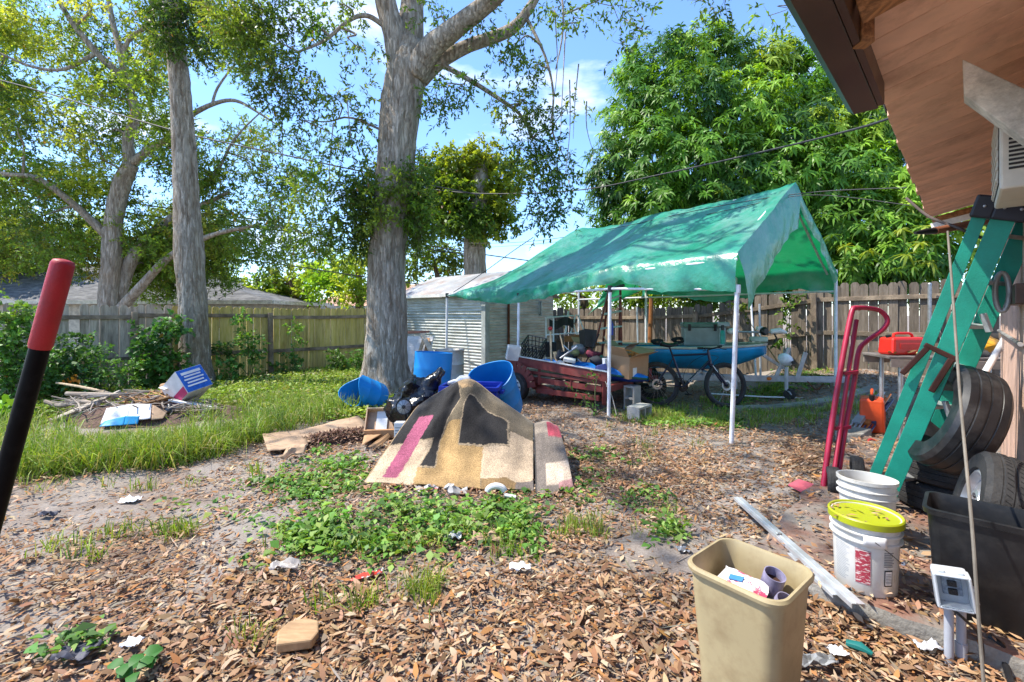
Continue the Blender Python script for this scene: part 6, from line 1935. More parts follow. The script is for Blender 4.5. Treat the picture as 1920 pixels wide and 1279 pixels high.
def junk():
    """odds and ends heaped in the trailer"""
    cols = [('dark_cloth', (.02, .022, .03)), ('grey_cloth', (.2, .2, .21)), ('maroon_cloth', (.16, .02, .04)), ('olive_cloth', (.13, .15, .07)), ('white_cloth', (.6, .6, .58))]
    spots = [(1062, 668, 7.6, .14, 0, 'black crumpled cloth heap behind the milk crate'), (1085, 655, 7.7, .10, 1, 'grey crumpled cloth on the trailer junk heap'), (1112, 664, 7.5, .09, 2, 'maroon crumpled cloth behind small cardboard box'),
             (1075, 662, 7.55, .08, 3, 'olive crumpled cloth beside the small cardboard box'), (1052, 680, 7.5, .05, 4, 'small white rag beside the milk crate'), (1120, 676, 7.3, .09, 0, 'black bag squeezed beside the open cardboard box')]
    for px, py, d, r, k, lab in spots:
        b = MB(); b.ball(P(px, py, d), (r * 1.3, r, r * .75), 20, 14); b.jitter(r * .45, 9 , k).jitter(r * .2, 22, k)
        tag(b.build('cloth_bundle', mat(cols[k][0], cols[k][1], .8, var=.3), smooth=True, angle=50), lab, 'cloth')
    b = MB(); b.tube([P(1050, 672, 7.4), P(1075, 655, 7.45), P(1082, 650, 7.45)], [.014, .016, .03], 10)
    tag(b.build('power_tool', mat('dull_silver', (.32, .33, .35)), smooth=True), 'silver tube with dark grip poking out of the junk', 'tool')
    b = MB(); b.bar(P(1034, 690, 7.75), P(1032, 622, 7.9), .05, .03); b.bar(P(1040, 660, 7.8), P(1047, 690, 7.7), .05, .03)
    o = b.build('wooden_post', WOODP, bevel=.003); tag(o, 'pale wooden post with red top behind the milk crate', 'post')
    c = MB(); c.ball(P(1032, 616, 7.9), (.04, .04, .035), 14, 10); c.build('red_cap', mat('bright_red', (.5, .03, .03), .4), None, smooth=True).parent = o
    # white metal frame behind, beside the shed
    t = thing('metal_rack', 'white tubular rack with hanging dark mesh behind the trailer', 'rack', P(1058, 690, 9.2))
    b = MB()
    def bar(a, c_, r=.014): b.tube([P(*a), P(*c_)], r, 8)
    bar((1024, 595, 9.2), (1024, 680, 9.2)); bar((1022, 596, 9.2), (1076, 592, 9.4)); bar((1038, 597, 9.0), (1038, 660, 9.0)); bar((1024, 628, 9.2), (1090, 624, 9.3)); bar((1066, 584, 9.3), (1060, 625, 9.2), .02); bar((1083, 590, 9.4), (1095, 620, 9.4)); bar((1075, 608, 9.3), (1086, 640, 9.2)); bar((1080, 590, 9.4), (1070, 625, 9.4))
    b.build('tube_frame', WHITE_PIPE, t, smooth=True)
    b = MB()
    def mesh_f(u, v): return P(1030 + 46 * u, 598 + 16 * v + 4 * math.sin(u * 7), 9.2) + V(0, .03 * math.sin(u * 15), 0)
    b.grid(mesh_f, 16, 5); b.build('mesh_sling', mat('dark_mesh', (.03, .03, .03), .8), t, solid=.004)
    b = MB(); b.box(P(1033, 655, 9.0), (.22, .14, .3)); b.build('seat_block', BLACK_PL, t, bevel=.02)
    b = MB(); b.bar(P(1058, 636, 9.1), P(1092, 632, 9.1), .05, .12); b.build('orange_shelf', mat('orange_brown', (.30, .11, .03), .6), t)
junk()
def more_load():
    def carton(lab, c, s, rot, m=CARD):
        t = thing('cardboard_box', lab, 'box', c)
        M = TM(c, *rot); b = MB(); open_box(b, M, s[0], s[1], s[2], .006); b.build('body', m, t)
        for sg in (-1, 1):
            Q = M @ Matrix.Translation((0, sg * s[1] / 2, s[2])) @ Matrix.Rotation(sg * .6, 4, 'X')
            b = MB(); b.box(Q @ Vector((0, sg * .06, 0)), (s[0] - .01, .13, .005), Q.to_3x3()); b.build('flap', m, t)
    carton('small open cardboard box high on the load by stepladder', P(1092, 668, 7.9), (.3, .24, .22), (.15, .1, .5))
    carton('dirty open cardboard box between milk crate and small box', P(1058, 690, 7.8), (.34, .28, .2), (-.1, .12, .2), CARD_DIRTY)
    carton('squat cardboard box behind the open box on trailer', P(1165, 672, 8.1), (.4, .3, .22), (.05, 0, .9), CARD_DIRTY)
    for px, py, d, s, cl, lab in ((1120, 668, 7.6, (.22, .16, .05), (.05, .3, .2), 'green plastic lid lying on the trailer load'), (1068, 675, 7.4, (.2, .1, .06), (.6, .6, .58), 'white plastic tray beside the milk crate'), (1128, 690, 7.15, (.16, .1, .1), (.08, .1, .3), 'navy plastic case near the open cardboard box')):
        b = MB(); b.box(P(px, py, d), s, Euler((.3, .2, px)).to_matrix()); tag(b.build('plastic_case', mat('case_%d' % px, cl, .45, dirt_or_sheen=(.15, .13, .1)), bevel=.012), lab, 'case')
    for k in range(5):
        a = P(1060 + 22 * k, 668 + 4 * (k % 2), 7.6); d = V(random.uniform(-.3, .3), random.uniform(-.1, .2), random.uniform(.15, .4))
        b = MB(); b.tube([a - d * .5, a + d], .012, 7); tag(b.build('tool_shaft', (WOODP, GALV, BLACK_PL, RED, WOODP)[k], smooth=True), ('pale wooden', 'grey metal', 'black plastic', 'dark red', 'second pale wooden')[k] + ' tool shaft poking out of the trailer load', 'tool')
more_load()

# red-brown A-frame stepladder standing behind the trailer
def step_ladder():
    base = P(1140, 690, 8.4); base.z = 0
    t = thing('step_ladder', 'red-brown stepladder with pale treads behind the trailer', 'ladder', base)
    m = mat('rust_red_fibreglass', (.20, .045, .03), .55, var=.2)
    fl0, fl1 = P(1098, 720, 8.3), P(1141, 545, 8.5); fr0, fr1 = P(1166, 720, 8.6), P(1163, 535, 8.6)
    for a, c in ((fl0, fl1), (fr0, fr1)):
        b = MB(); b.bar(a, c, .07, .03); b.build('rail', m, t, bevel=.003)
    for k in range(6):
        f = .12 + k * .155
        b = MB(); b.bar(fl0.lerp(fl1, f), fr0.lerp(fr1, f), .08, .03); b.build('tread', mat('pale_tread', (.42, .50, .47), .5), t, bevel=.002)
    for a, c in ((P(1125, 700, 9.1), fl1), (P(1160, 700, 9.2), fr1)):
        b = MB(); b.bar(a, c, .04, .025); b.build('rear_leg', m, t)
    b = MB(); b.bar(fl1 + V(-.05, 0, 0), fr1 + V(.05, 0, .0), .14, .05); b.build('top_cap', BLACK_PL, t, bevel=.004)
    c = P(1147, 616, 8.2)
    b = MB(); b.lathe([(.001, -.12), (.03, -.12), (.03, .08), (.012, .1), (.012, .13), (.001, .13)], 14, TM(c))
    tag(b.build('spray_can', mat('blue_can', (.02, .06, .45), .35), smooth=True), 'blue spray can hanging by the stepladder tread', 'can')
step_ladder()

# ================================================================== boat on its trailer
BO = V(2.25, 8.45, 0)
def make_boat():
    a, c = V(1.9, 8.75, 0), V(4.58, 8.20, 0)
    t = thing('boat', 'small bright blue skiff with pale gunwale under canopy', 'boat', (a + c) / 2)
    ax = c - a; sd = V(-ax.y, ax.x, 0).normalized()
    L = ax.length
    def half(u): return .52 * (1 - max(0, (u - .55) / .45) ** 2.2) ** .6 if u < 1 else 0.0
    def sheer(u): return .90 + .06 * max(0, u - .5) * 2
    def keel(u): return .50 + .30 * max(0, (u - .62) / .38) ** 1.8
    def hull(u, v):
        w = half(u) + .012
        an = math.pi * v                       # one gunwale round the keel to the other
        x = -math.cos(an); y = math.sin(an) ** .75
        flare = 1 - .25 * y
        p = a + ax * u + sd * (x * w * flare)
        p.z = sheer(u) + (keel(u) - sheer(u)) * y
        return p
    b = MB(); b.grid(hull, 40, 20); b.build('hull', mat('boat_blue', (.012, .30, .58), .32, var=.12, scale=2, dirt_or_sheen=(.03, .12, .22), dirt_or_sheen_amt=.5), t, smooth=True, angle=180, solid=.012)
    for s in (0, 1):
        b = MB(); b.tube([hull(u, s) + V(0, 0, .012) for u in np.linspace(0, 1, 40)], .024, 8); b.build('gunwale', mat('beige_rubrail', (.52, .46, .38), .5, dirt_or_sheen=(.3, .24, .18)), t, smooth=True)
    b = MB(); b.grid(lambda u, v: a + ax * (.02 + .7 * u) + sd * ((v * 2 - 1) * .42 * min(1, half(.02 + .7 * u) / .52)) + V(0, 0, .70), 12, 4); b.build('floor', mat('deck_grey', (.25, .24, .22), .8), t)
    b = MB(); b.grid(lambda u, v: a + ax * (.70 + .27 * u) + sd * ((v * 2 - 1) * half(.70 + .27 * u) * .95) + V(0, 0, .945), 10, 4); b.build('bow_deck', MATS['deck_grey'], t)
    b = MB(); b.bar(a + sd * .5 + V(0, 0, .70), a - sd * .5 + V(0, 0, .70), .03, .42, (0, 0, 1)); b.build('transom', MATS['boat_blue'], t)
    # galvanised trailer under the boat
    r = thing('boat_trailer', 'galvanised boat trailer with jack and winch under the skiff', 'trailer', V(3.6, 8.0, 0))
    def beam(name, p, q, w=.06, h=.10, m=GALV):
        x = MB(); x.bar(p, q, w, h, (0, 0, 1)); return x.build(name, m, r, bevel=.005)
    bz = .37
    beam('main_beam', V(2.1, 8.32, bz), V(5.62, 7.62, bz + .04)); beam('main_beam', V(2.1, 8.9, bz), V(4.4, 7.92, bz + .02), .05, .09)
    for u in (.2, .6):
        p = a + ax * u
        beam('bunk', p - sd * .4 + V(0, 0, .46), p + sd * .4 + V(0, 0, .46), .09, .06)
        for s in (-.35, .35): beam('bunk_post', p + sd * s + V(0, 0, .34), p + sd * s + V(0, 0, .44), .05, .05)
    for s in (-1, 1):
        p = a + ax * .25 + sd * s * .62
        w = MB(); tyre(w, AX(V(p.x, p.y, .26), sd), .26, .15, .16); w.build('wheel', RUBBER, r, smooth=True, angle=30)
    beam('axle', a + ax * .25 - sd * .6 + V(0, 0, .26), a + ax * .25 + sd * .6 + V(0, 0, .26), .05, .05)
    # winch post, jack
    j = V(4.62, 7.75, 0)
    beam('winch_post', V(4.52, 7.84, bz), V(4.74, 7.78, .93), .06, .05); beam('winch_arm', V(4.35, 7.88, .80), V(4.66, 7.80, .58), .05, .05); beam('winch_post', V(4.85, 7.75, bz + .02), V(4.97, 7.7, .86), .06, .06)
    q = MB(); q.ball(V(4.63, 7.70, .74), (.13, .09, .10), 18, 12, Matrix.Rotation(.5, 3, 'Y')); q.build('winch_cover', mat('white_cover', (.70, .71, .73), .4), r, smooth=True)
    q = MB(); q.tube([V(4.70, 7.61, .70), V(4.70, 7.58, .70)], .028, 12); q.build('winch_hub', BLACK_PL, r, smooth=True)
    q = MB(); q.tube([V(4.62, 7.66, bz + .25), V(4.62, 7.66, .16)], .028, 10); q.build('jack_tube', GALV, r, smooth=True)
    q = MB(); M = AX(V(4.66, 7.64, gf(4.66, 7.64) + .095), V(.5, 1, 0)); q.lathe([(.001, -.03), (.06, -.03), (.09, -.025), (.095, 0), (.09, .025), (.06, .03), (.001, .03)], 24, M); q.build('jack_wheel', RUBBER, r, smooth=True)
    q = MB(); q.bar(V(4.62, 7.60, .22), V(4.66, 7.60, gf(4.66, 7.6) + .09), .05, .012); q.build('jack_fork', GALV, r)
    q = MB(); q.ball(V(4.42, 7.82, bz + .03), (.045, .012, .03), 14, 8); q.build('amber_reflector', mat('amber', (.65, .16, .02), .2), r, smooth=True)
    q = MB(); q.tube(catmull([V(5.0, 7.7, bz), V(5.1, 7.62, .24), V(5.22, 7.62, bz - .02)], 4), .01, 6); q.build('safety_chain', mat('rust', (.13, .045, .02)), r)
    # lettering on the main beam
    txt(r, 'NZA', V(2.52, 8.19, bz - .045), .10, V(3.52, -.70, .04), mat('black_print', (.012, .012, .012), .5))
def txt(parent, s, loc, size, along, m, up=V(0, 0, 1), label=None):
    cu = bpy.data.curves.new('lettering', 'FONT'); cu.body = s; cu.size = size; cu.extrude = .0012
    o = bpy.data.objects.new('lettering', cu); COL.objects.link(o)
    cu.materials.append(m)
    x = along.normalized(); z = x.cross(up).normalized(); y = z.cross(x)
    M = Matrix((x, y, z)).transposed().to_4x4(); M.translation = loc - Vector(root_loc(parent))
    bpy.context.view_layer.update()
    me = bpy.data.meshes.new_from_object(o); bpy.data.objects.remove(o)
    o = bpy.data.objects.new('lettering', me); COL.objects.link(o)
    o.parent = parent; o.matrix_local = M
    return o
make_boat()

def boat_gear():
    c = P(1318, 648, 8.45)
    t = thing('cooler', 'grey-green marine cooler with black latches on the boat', 'cooler', c)
    m = mat('cooler_grey', (.23, .26, .25), .5, var=.08); m2 = mat('cooler_lid', (.33, .37, .38), .5)
    R = RZ(-.2)
    b = MB(); b.box(c + V(0, 0, .17), (.72, .36, .34), R); b.build('body', m, t, bevel=.025)
    b = MB(); b.box(c + V(0, 0, .385), (.75, .39, .085), R); b.build('lid', mat('cooler_green', (.10, .17, .14), .5), t, bevel=.02)
    for s in (-.27, .17):
        b = MB(); b.box(c + R @ V(s, -.195, .34), (.05, .02, .12), R); b.build('latch', BLACK_PL, t, bevel=.004)
    b = MB(); b.box(c + R @ V(.29, -.19, .17), (.10, .03, .33), R); b.build('grey_pillar', m2, t, bevel=.008)
    b = MB(); b.box(c + R @ V(.31, -.02, .40), (.20, .40, .07), R); b.build('lid_end', m2, t, bevel=.01)
    q = P(1355, 645, 8.0)
    b = MB(); b.lathe([(.001, 0), (.038, 0), (.04, .02), (.04, .2), (.03, .23), (.022, .235), (.022, .27), (.001, .275)], 20, TM(q))
    o = b.build('water_bottle', mat('teal_bottle', (.02, .30, .24), .35), smooth=True, angle=40); tag(o, 'teal water bottle standing on the gunwale', 'bottle')
    b = MB(); b.lathe([(.026, .24), (.026, .33), (.001, .335)], 16, TM(q)); l = b.build('cap', BLACK_PL, None, smooth=True, angle=40); l.parent = o
    # trolling motor lying on the bow
    t = thing('trolling_motor', 'white and black trolling motor lying on the boat bow', 'motor', P(1420, 640, 8.1))
    b = MB(); b.tube([P(1372, 622, 8.2), P(1470, 624, 8.0)], .018, 10); b.build('shaft', mat('motor_shaft', (.40, .40, .40), .35, metal=.5), t, smooth=True)
    b = MB(); b.ball(P(1374, 621, 8.2), (.11, .06, .055), 20, 12); b.jitter(.01, 9); b.build('head', WHITE_PL, t, smooth=True)
    b = MB(); M = AX(P(1433, 621, 8.05), V(.2, -1, 0)); b.lathe([(.001, -.05), (.055, -.05), (.075, -.02), (.075, .02), (.05, .05), (.001, .05)], 22, M); b.build('clamp_knob', BLACK_PL, t, smooth=True)
    b = MB(); b.tube([P(1445, 622, 8.05), P(1462, 620, 8.0), P(1474, 624, 8.0)], [.045, .05, .025], 14); b.build('motor_pod', WHITE_PL, t, smooth=True)
    b = MB(); b.box(P(1424, 616, 8.1), (.10, .08, .07)); b.build('mount', WHITE_PL, t, bevel=.012)
    b = MB(); b.box(P(1422, 636, 8.1), (.28, .14, .09), RZ(-.2)); b.build('foot_pedal', mat('pale_green_plastic', (.33, .42, .36), .5), t, bevel=.02)
    b = MB()
    for k in range(3):
        a = k * 2.1; p = P(1456, 634, 8.0); b.bar(p, p + V(.09 * math.cos(a), -.01, .09 * math.sin(a)), .035, .008)
    b.build('propeller', BLACK_PL, t)
    for k, (px, py, d, r, lab) in enumerate(((1232, 643, 8.4, .07, 'dark coiled strap on the boat stern'), (1272, 640, 8.4, .08, 'black cord bundle on the boat beside cooler'))):
        b = MB()
        for q in range(4): b.tube([P(px, py, d) + V(r * (1 + .2 * q) * math.cos(a), .03 * math.sin(a * 2), r * .45 * math.sin(a) + .012 * q) for a in np.linspace(0, 6.0, 18)], .012, 6)
        tag(b.build('strap_bundle', mat('dark_strap', (.02, .02, .022), .7), smooth=True), lab, 'strap')
boat_gear()

# ================================================================== bicycle
def make_bike():
    RW, FW = V(2.36, 7.42, .37), V(3.44, 7.34, .37)
    g = .02
    for p in (RW, FW): p.z = .365 + gf(p.x, p.y) * .5
    t = thing('bicycle', 'dark blue mountain bike leaning by the canopy pole', 'bicycle', V(2.9, 7.38, 0))
    d = (FW - RW).normalized(); up = V(0, .12, 1).normalized(); ax = d.cross(up).normalized()
    fr = mat('bike_navy', (.010, .013, .04), .3, var=.15, spec=.6)
    def at(x, z, s=0): return RW + d * x + up * z + ax * s
    for c, k in ((RW, 0), (FW, 1)):
        yaw = Matrix.Rotation(.22 if k else 0, 3, 'Z')
        axx = yaw @ ax
        M = AX(c, axx)
        b = MB(); R = .365
        b.lathe([(R - .055, -.02), (R - .03, -.028), (R - .006, -.02), (R, 0), (R - .006, .02), (R - .03, .028), (R - .055, .02), (R - .055, -.02)], 64, M); w = b.build('wheel', RUBBER, t, smooth=True, angle=60)
        b = MB(); b.lathe([(R - .056, -.014), (R - .056, .014), (R - .078, .01), (R - .078, -.01), (R - .056, -.014)], 64, M); b.build('rim', mat('bike_rim', (.03, .03, .035), .35, metal=.4), w, smooth=True)
        b = MB()
        for q in range(28):
            a = q * math.pi / 14; a2 = a + (.5 if q % 2 else -.5)
            b.tube([M @ Vector((.02 * math.cos(a2), .02 * math.sin(a2), .02 if q % 2 else -.02)), M @ Vector(((R - .07) * math.cos(a), (R - .07) * math.sin(a), 0))], .0014, 3)
        b.build('spokes', mat('spoke_steel', (.5, .5, .52), .3, metal=.8), w)
        b = MB(); b.lathe([(.022, -.05), (.028, -.03), (.016, 0), (.028, .03), (.022, .05)], 14, M); b.build('hub', BLACK_PL, w, smooth=True)
        b = MB(); b.lathe([(.055, .036), (.085, .036), (.085, .039), (.055, .039), (.055, .036)], 30, M); b.build('brake_disc', mat('disc_steel', (.45, .45, .45), .3, metal=.8), w)
    bb = at(.43, -.03); st = at(.27, .47); ht = at(.84, .50); hb = at(.87, .40)
    b = MB()
    b.tube([bb, hb], .024, 10); b.tube([st, ht], .018, 10); b.tube([bb, st], .017, 10); b.tube([ht + up * .04, hb - up * .04], .023, 10)
    for s in (-.03, .03):
        b.tube([bb + ax * s * .5, RW + ax * s * 2], .010, 8); b.tube([st - up * .06, RW + ax * s * 2], .009, 8)
    b.build('frame', fr, t, smooth=True)
    b = MB()
    crown = hb - up * .07
    b.tube([hb, crown], .02, 8); b.tube([crown - ax * .06, crown + ax * .06], .018, 8)
    for s in (-.055, .055): b.tube([crown + ax * s, crown.lerp(FW, .45) + ax * s, FW + ax * s], [.017, .017, .019], 10)
    b.build('fork', fr, t, smooth=True)
    b = MB()
    for s in (-.074, .074): b.tube([crown.lerp(FW, .05) + ax * s, crown.lerp(FW, .38) + ax * s], .006, 6)
    b.build('fork_decal', WHITE_PL, t, smooth=True)
    b = MB(); b.tube([st, st + (st - bb).normalized() * .17], .014, 8); b.build('seat_post', BLACK_PL, t, smooth=True)
    sc = st + (st - bb).normalized() * .18
    b = MB()
    def saddle(u, v):
        x = (u - .45) * .27; w = (.075 * (1 - u) ** .7 + .022)
        return sc + d * x + ax * ((v * 2 - 1) * w) + up * (.03 - .05 * (v * 2 - 1) ** 2 + .012 * math.cos(u * 6))
    b.grid(saddle, 12, 8); b.build('saddle', BLACK_PL, t, smooth=True, solid=.022)
    sm = ht + up * .07
    b = MB(); b.tube([ht + up * .03, sm], .016, 8); b.tube([sm, sm + d * .07 + up * .02], .015, 8); b.build('stem', BLACK_PL, t, smooth=True)
    hc = sm + d * .07 + up * .02
    hx = Matrix.Rotation(.22, 3, 'Z') @ ax
    b = MB(); b.tube(catmull([hc - hx * .33 - d * .05 + up * .02, hc - hx * .12 + up * .01, hc, hc + hx * .12 + up * .01, hc + hx * .33 - d * .05 + up * .02], 5), .013, 8); b.build('handlebar', BLACK_PL, t, smooth=True)
    for s in (-1, 1):
        b = MB(); p0 = hc + hx * s * .33 - d * .05 + up * .02; p1 = hc + hx * s * .22 - d * .03 + up * .015; b.tube([p0, p1], .019, 10); b.build('grip', RUBBER, t, smooth=True)
        b = MB(); b.tube([p1, p1 + d * .05 - up * .03, p0 + d * .08 - up * .05], .006, 6); b.build('brake_lever', BLACK_PL, t, smooth=True)
    b = MB(); M = AX(bb + ax * -.055, -ax); b.lathe([(.03, 0), (.085, 0), (.088, .003), (.085, .006), (.03, .006), (.03, 0)], 30, M); b.build('chainring', BLACK_PL, t, smooth=True)
    b = MB(); b.bar(bb - ax * .07, bb - ax * .07 + d * .10 - up * .13, .02, .014); b.bar(bb + ax * .07, bb + ax * .07 - d * .10 + up * .13, .02, .014); b.build('crank_arm', BLACK_PL, t)
    for s in (-1, 1):
        b = MB(); b.box(bb - ax * s * .12 + (d * .10 - up * .13) * s, (.09, .06, .02)); b.build('pedal', BLACK_PL, t)
    b = MB(); b.tube(catmull([ht + d * .05 - up * .02, hb + d * .13 + up * .05, crown + d * .04, FW + up * .12], 5), .004, 5); b.tube(catmull([ht + d * .02, at(.62, .40), at(.45, .2), bb], 4), .004, 5); b.build('brake_cable', BLACK_PL, t)
    # white lettering along the down tube, facing the viewer
    n_ = -ax if ax.y > 0 else ax
    along = (hb - bb); 
    txt(t, 'Cannondale', bb + along * .17 + n_ * .0265 - along.normalized().cross(n_) * .018 * (1 if (along.normalized().cross(n_)).z > 0 else -1), .058, along, WHITE_PL, up=V(0, 0, 1))
make_bike()

# ================================================================== concrete blocks
def blocks():
    def block(M, label):
        t = thing('concrete_block', label, 'concrete block', M.translation, None)
        ROOTS[t.name] = tuple(M.translation)
        b = MB(); L_, W_, H_ = .39, .19, .19; w = .03
        def bx(c, s): b.box(M @ Vector(c), s, M.to_3x3())
        for s in (-1, 1): bx((0, s * (W_ / 2 - w / 2), 0), (L_, w, H_))
        for x in (-L_ / 2 + w / 2, 0, L_ / 2 - w / 2): bx((x, 0, 0), (w + .002, W_ - 2 * w + .002, H_ - .002))
        b.build('block_shell', mat('block_concrete', (.40, .39, .36), .95, var=.12, scale=12, bump=.5, bscale=90, dirt_or_sheen=(.2, .18, .15), dirt_or_sheen_amt=.4), t)
    p = gp(1187, 770)
    block(TM(p + V(0, .05, .195), 0, math.radians(90), .75), 'grey concrete block standing on end behind the other block')
    p = gp(1200, 785)
    block(TM(p + V(-.0, .02, .095), math.radians(90), 0, -.75 + math.pi / 2), 'grey concrete block lying in front of the upright one')
blocks()

# ================================================================== things along the house wall
def make_handtruck():
    base = gp(1545, 925)
    t = thing('hand_truck', 'crimson steel hand truck with curved handle standing by the slab', 'hand truck', base)
    m = mat('crimson_paint', (.36, .012, .045), .42, var=.12, scale=5, dirt_or_sheen=(.16, .02, .03), dirt_or_sheen_amt=.4, spec=.5)
    d0, d1 = 3.72, 4.05
    def q(px, py, k): return P(px, py, d0 + (d1 - d0) * k)
    rail = MB()
    rail.tube(catmull([q(1541, 935, 0), q(1556, 820, .3), q(1575, 700, .65), q(1596, 590, .95), q(1604, 578, 1.0), q(1612, 578, 1.02)], 5), .022, 12); rail.build('frame_tube', m, t, smooth=True)
    rail = MB(); rail.tube(catmull([q(1562, 900, 0.02), q(1576, 800, .36), q(1592, 690, .7), q(1606, 600, .98)], 5), .018, 10); rail.build('frame_tube', m, t, smooth=True)
    rail = MB(); rail.tube(catmull([q(1570, 905, 0.05), q(1584, 810, .36), q(1601, 720, .65), q(1610, 660, .85), q(1625, 640, .95), q(1655, 618, 1.0), q(1664, 600, 1.03), q(1652, 584, 1.05), q(1630, 578, 1.04), q(1604, 577, 1.0)], 6), .020, 12); rail.build('handle_tube', m, t, smooth=True)
    for (a, b_, k) in ((1585, 1604, .70), (1568, 1590, .40), (1552, 1576, .12)):
        py = 935 - (935 - 578) * (k * .96 + .0)
        x = MB(); x.bar(q(a - 4, py + 5, k - .02), q(b_ + 3, py + 2, k - .02), .045, .028); x.build('cross_bar', m, t, bevel=.003)
    # nose plate
    n0, n1, n2, n3 = gp(1478, 908, .06), gp(1540, 940, .06), gp(1560, 918, .06), gp(1497, 898, .08)
    x = MB(); x.add([n0, n1, n2, n3] + [p + V(0, 0, -.012) for p in (n0, n1, n2, n3)], [(0, 1, 2, 3), (7, 6, 5, 4), (0, 4, 5, 1), (1, 5, 6, 2), (2, 6, 7, 3), (3, 7, 4, 0)])
    x.build('nose_plate', mat('faded_crimson', (.50, .10, .13), .5, var=.15), t)
    for (px, py, d) in ((1607, 893, 4.0), (1562, 905, 3.68)):
        p = P(px, py, d); p.z = .125 + gf(p.x, p.y)
        M = AX(p, V(.86, -.5, .0))
        w = MB(); tyre(w, M, .125, .07, .085, 28); wh = w.build('wheel', RUBBER, t, smooth=True, angle=30)
        w = MB(); w.lathe([(.07, -.02), (.07, .03), (.06, .032), (.03, .012), (.001, .014)], 22, M); w.build('rim', mat('bike_rim_grey', (.4, .4, .4), .4, metal=.6), wh, smooth=True)
    x = MB(); x.tube([P(1607, 893, 4.0) * 1, P(1562, 905, 3.68) * 1], .012, 8); x.build('axle', m, t, smooth=True)
make_handtruck()

def make_ladder():
    base = V(2.66, 3.34, .1)
    top = hp(3.98, .14, 2.16)
    t = thing('step_ladder', 'closed green fibreglass stepladder leaning against the house wall', 'ladder', base)
    m = mat('green_fibreglass', (.010, .27, .19), .5, var=.12, scale=5, dirt_or_sheen=(.02, .22, .17), dirt_or_sheen_amt=.55, dirt_or_sheen_scale=3, bump=.12, bscale=120)
    ax = (top - base).normalized()
    view = ((base + top) / 2 - V(0, 0, CAMH)).normalized()
    sx = ax.cross(view).normalized()              # across the rails as seen from the yard
    if sx.x < 0: sx = -sx
    dp = sx.cross(ax).normalized()
    if dp.dot(view) < 0: dp = -dp
    L = (top - base).length
    def channel(name, off, w, depth, l0=0.0, l1=L, dd=0.0, mm=m):
        """U channel: web towards the viewer, two flanges"""
        c0 = base + ax * l0 + sx * off + dp * dd; c1 = base + ax * l1 + sx * off + dp * dd
        b = MB()
        b.bar(c0, c1, .006, w, tuple(sx))
        for s in (-1, 1):
            o = sx * (s * (w / 2 - .003)) + dp * (depth / 2 + .003)
            b.bar(c0 + o, c1 + o, depth, .006, tuple(sx))
        return b.build(name, mm, t, bevel=.002)
    channel('rear_rail', -.060, .066, .03)
    channel('front_rail', .043, .105, .04, dd=-.012)
    channel('rear_rail', .03, .085, .03, dd=.36); channel('front_rail', .155, .10, .04, .15, L - .02, dd=.22)
    # treads between the near and far rails
    for k in range(7):
        b = MB(); p = base + ax * (.25 + k * .29) + sx * .05
        b.bar(p + dp * .04, p + sx * .10 + dp * .24, .07, .025, tuple(ax)); b.build('tread', mat('tread_alu', (.55, .57, .57), .4, metal=.6), t, bevel=.002)
    # black top cap in two halves
    for o, w in ((-.055, .10), (.062, .15)):
        b = MB(); c = base + ax * (L - .03) + sx * o
        b.bar(c - ax * .06 + dp * .12, c + ax * .075 + dp * .12, .36, w, tuple(sx)); b.build('top_cap', mat('cap_black', (.018, .018, .026), .5), t, bevel=.012)
    for k, o in enumerate((-.055, .03, .10)):
        b = MB(); c = base + ax * (L - .02) + sx * o - dp * .065; b.ball(c, .008, 10, 6); b.build('rivet', GALV, t, smooth=True)
    # brown hinged spreader
    br = mat('brown_spreader', (.045, .012, .007), .5, var=.15)
    c = base + ax * (L * .555) - dp * .035
    a0, a1 = c + sx * -.055 + ax * .03, c + sx * .085 + ax * .0
    b = MB(); b.bar(c + sx * -.075 + ax * .045, c + sx * .10 + ax * .0, .014, .032, tuple(ax)); b.build('spreader_bar', br, t, bevel=.006)
    b = MB(); b.bar(c + sx * -.05 + ax * .04, c + sx * -.125 - ax * .19, .014, .034, tuple(sx)); b.build('spreader_bar', br, t, bevel=.006)
    b = MB(); b.bar(c + sx * .075 + ax * .0, c + sx * .045 - ax * .25, .016, .036, tuple(sx)); b.build('spreader_bar', br, t, bevel=.006)
    # feet
    for o, w in ((-.06, .09), (.052, .13)):
        b = MB(); p = base + sx * o; b.bar(p - ax * .03, p + ax * .05, .05, w, tuple(sx)); b.build('foot', BLACK_PL, t, bevel=.004)
    for k in (.42, .7):
        b = MB(); p = base + ax * (L * k) + sx * .125; b.bar(p, p + sx * .06 - ax * .1, .03, .02); b.build('brace', mat('tread_alu', (.55, .57, .57)), t)
make_ladder()

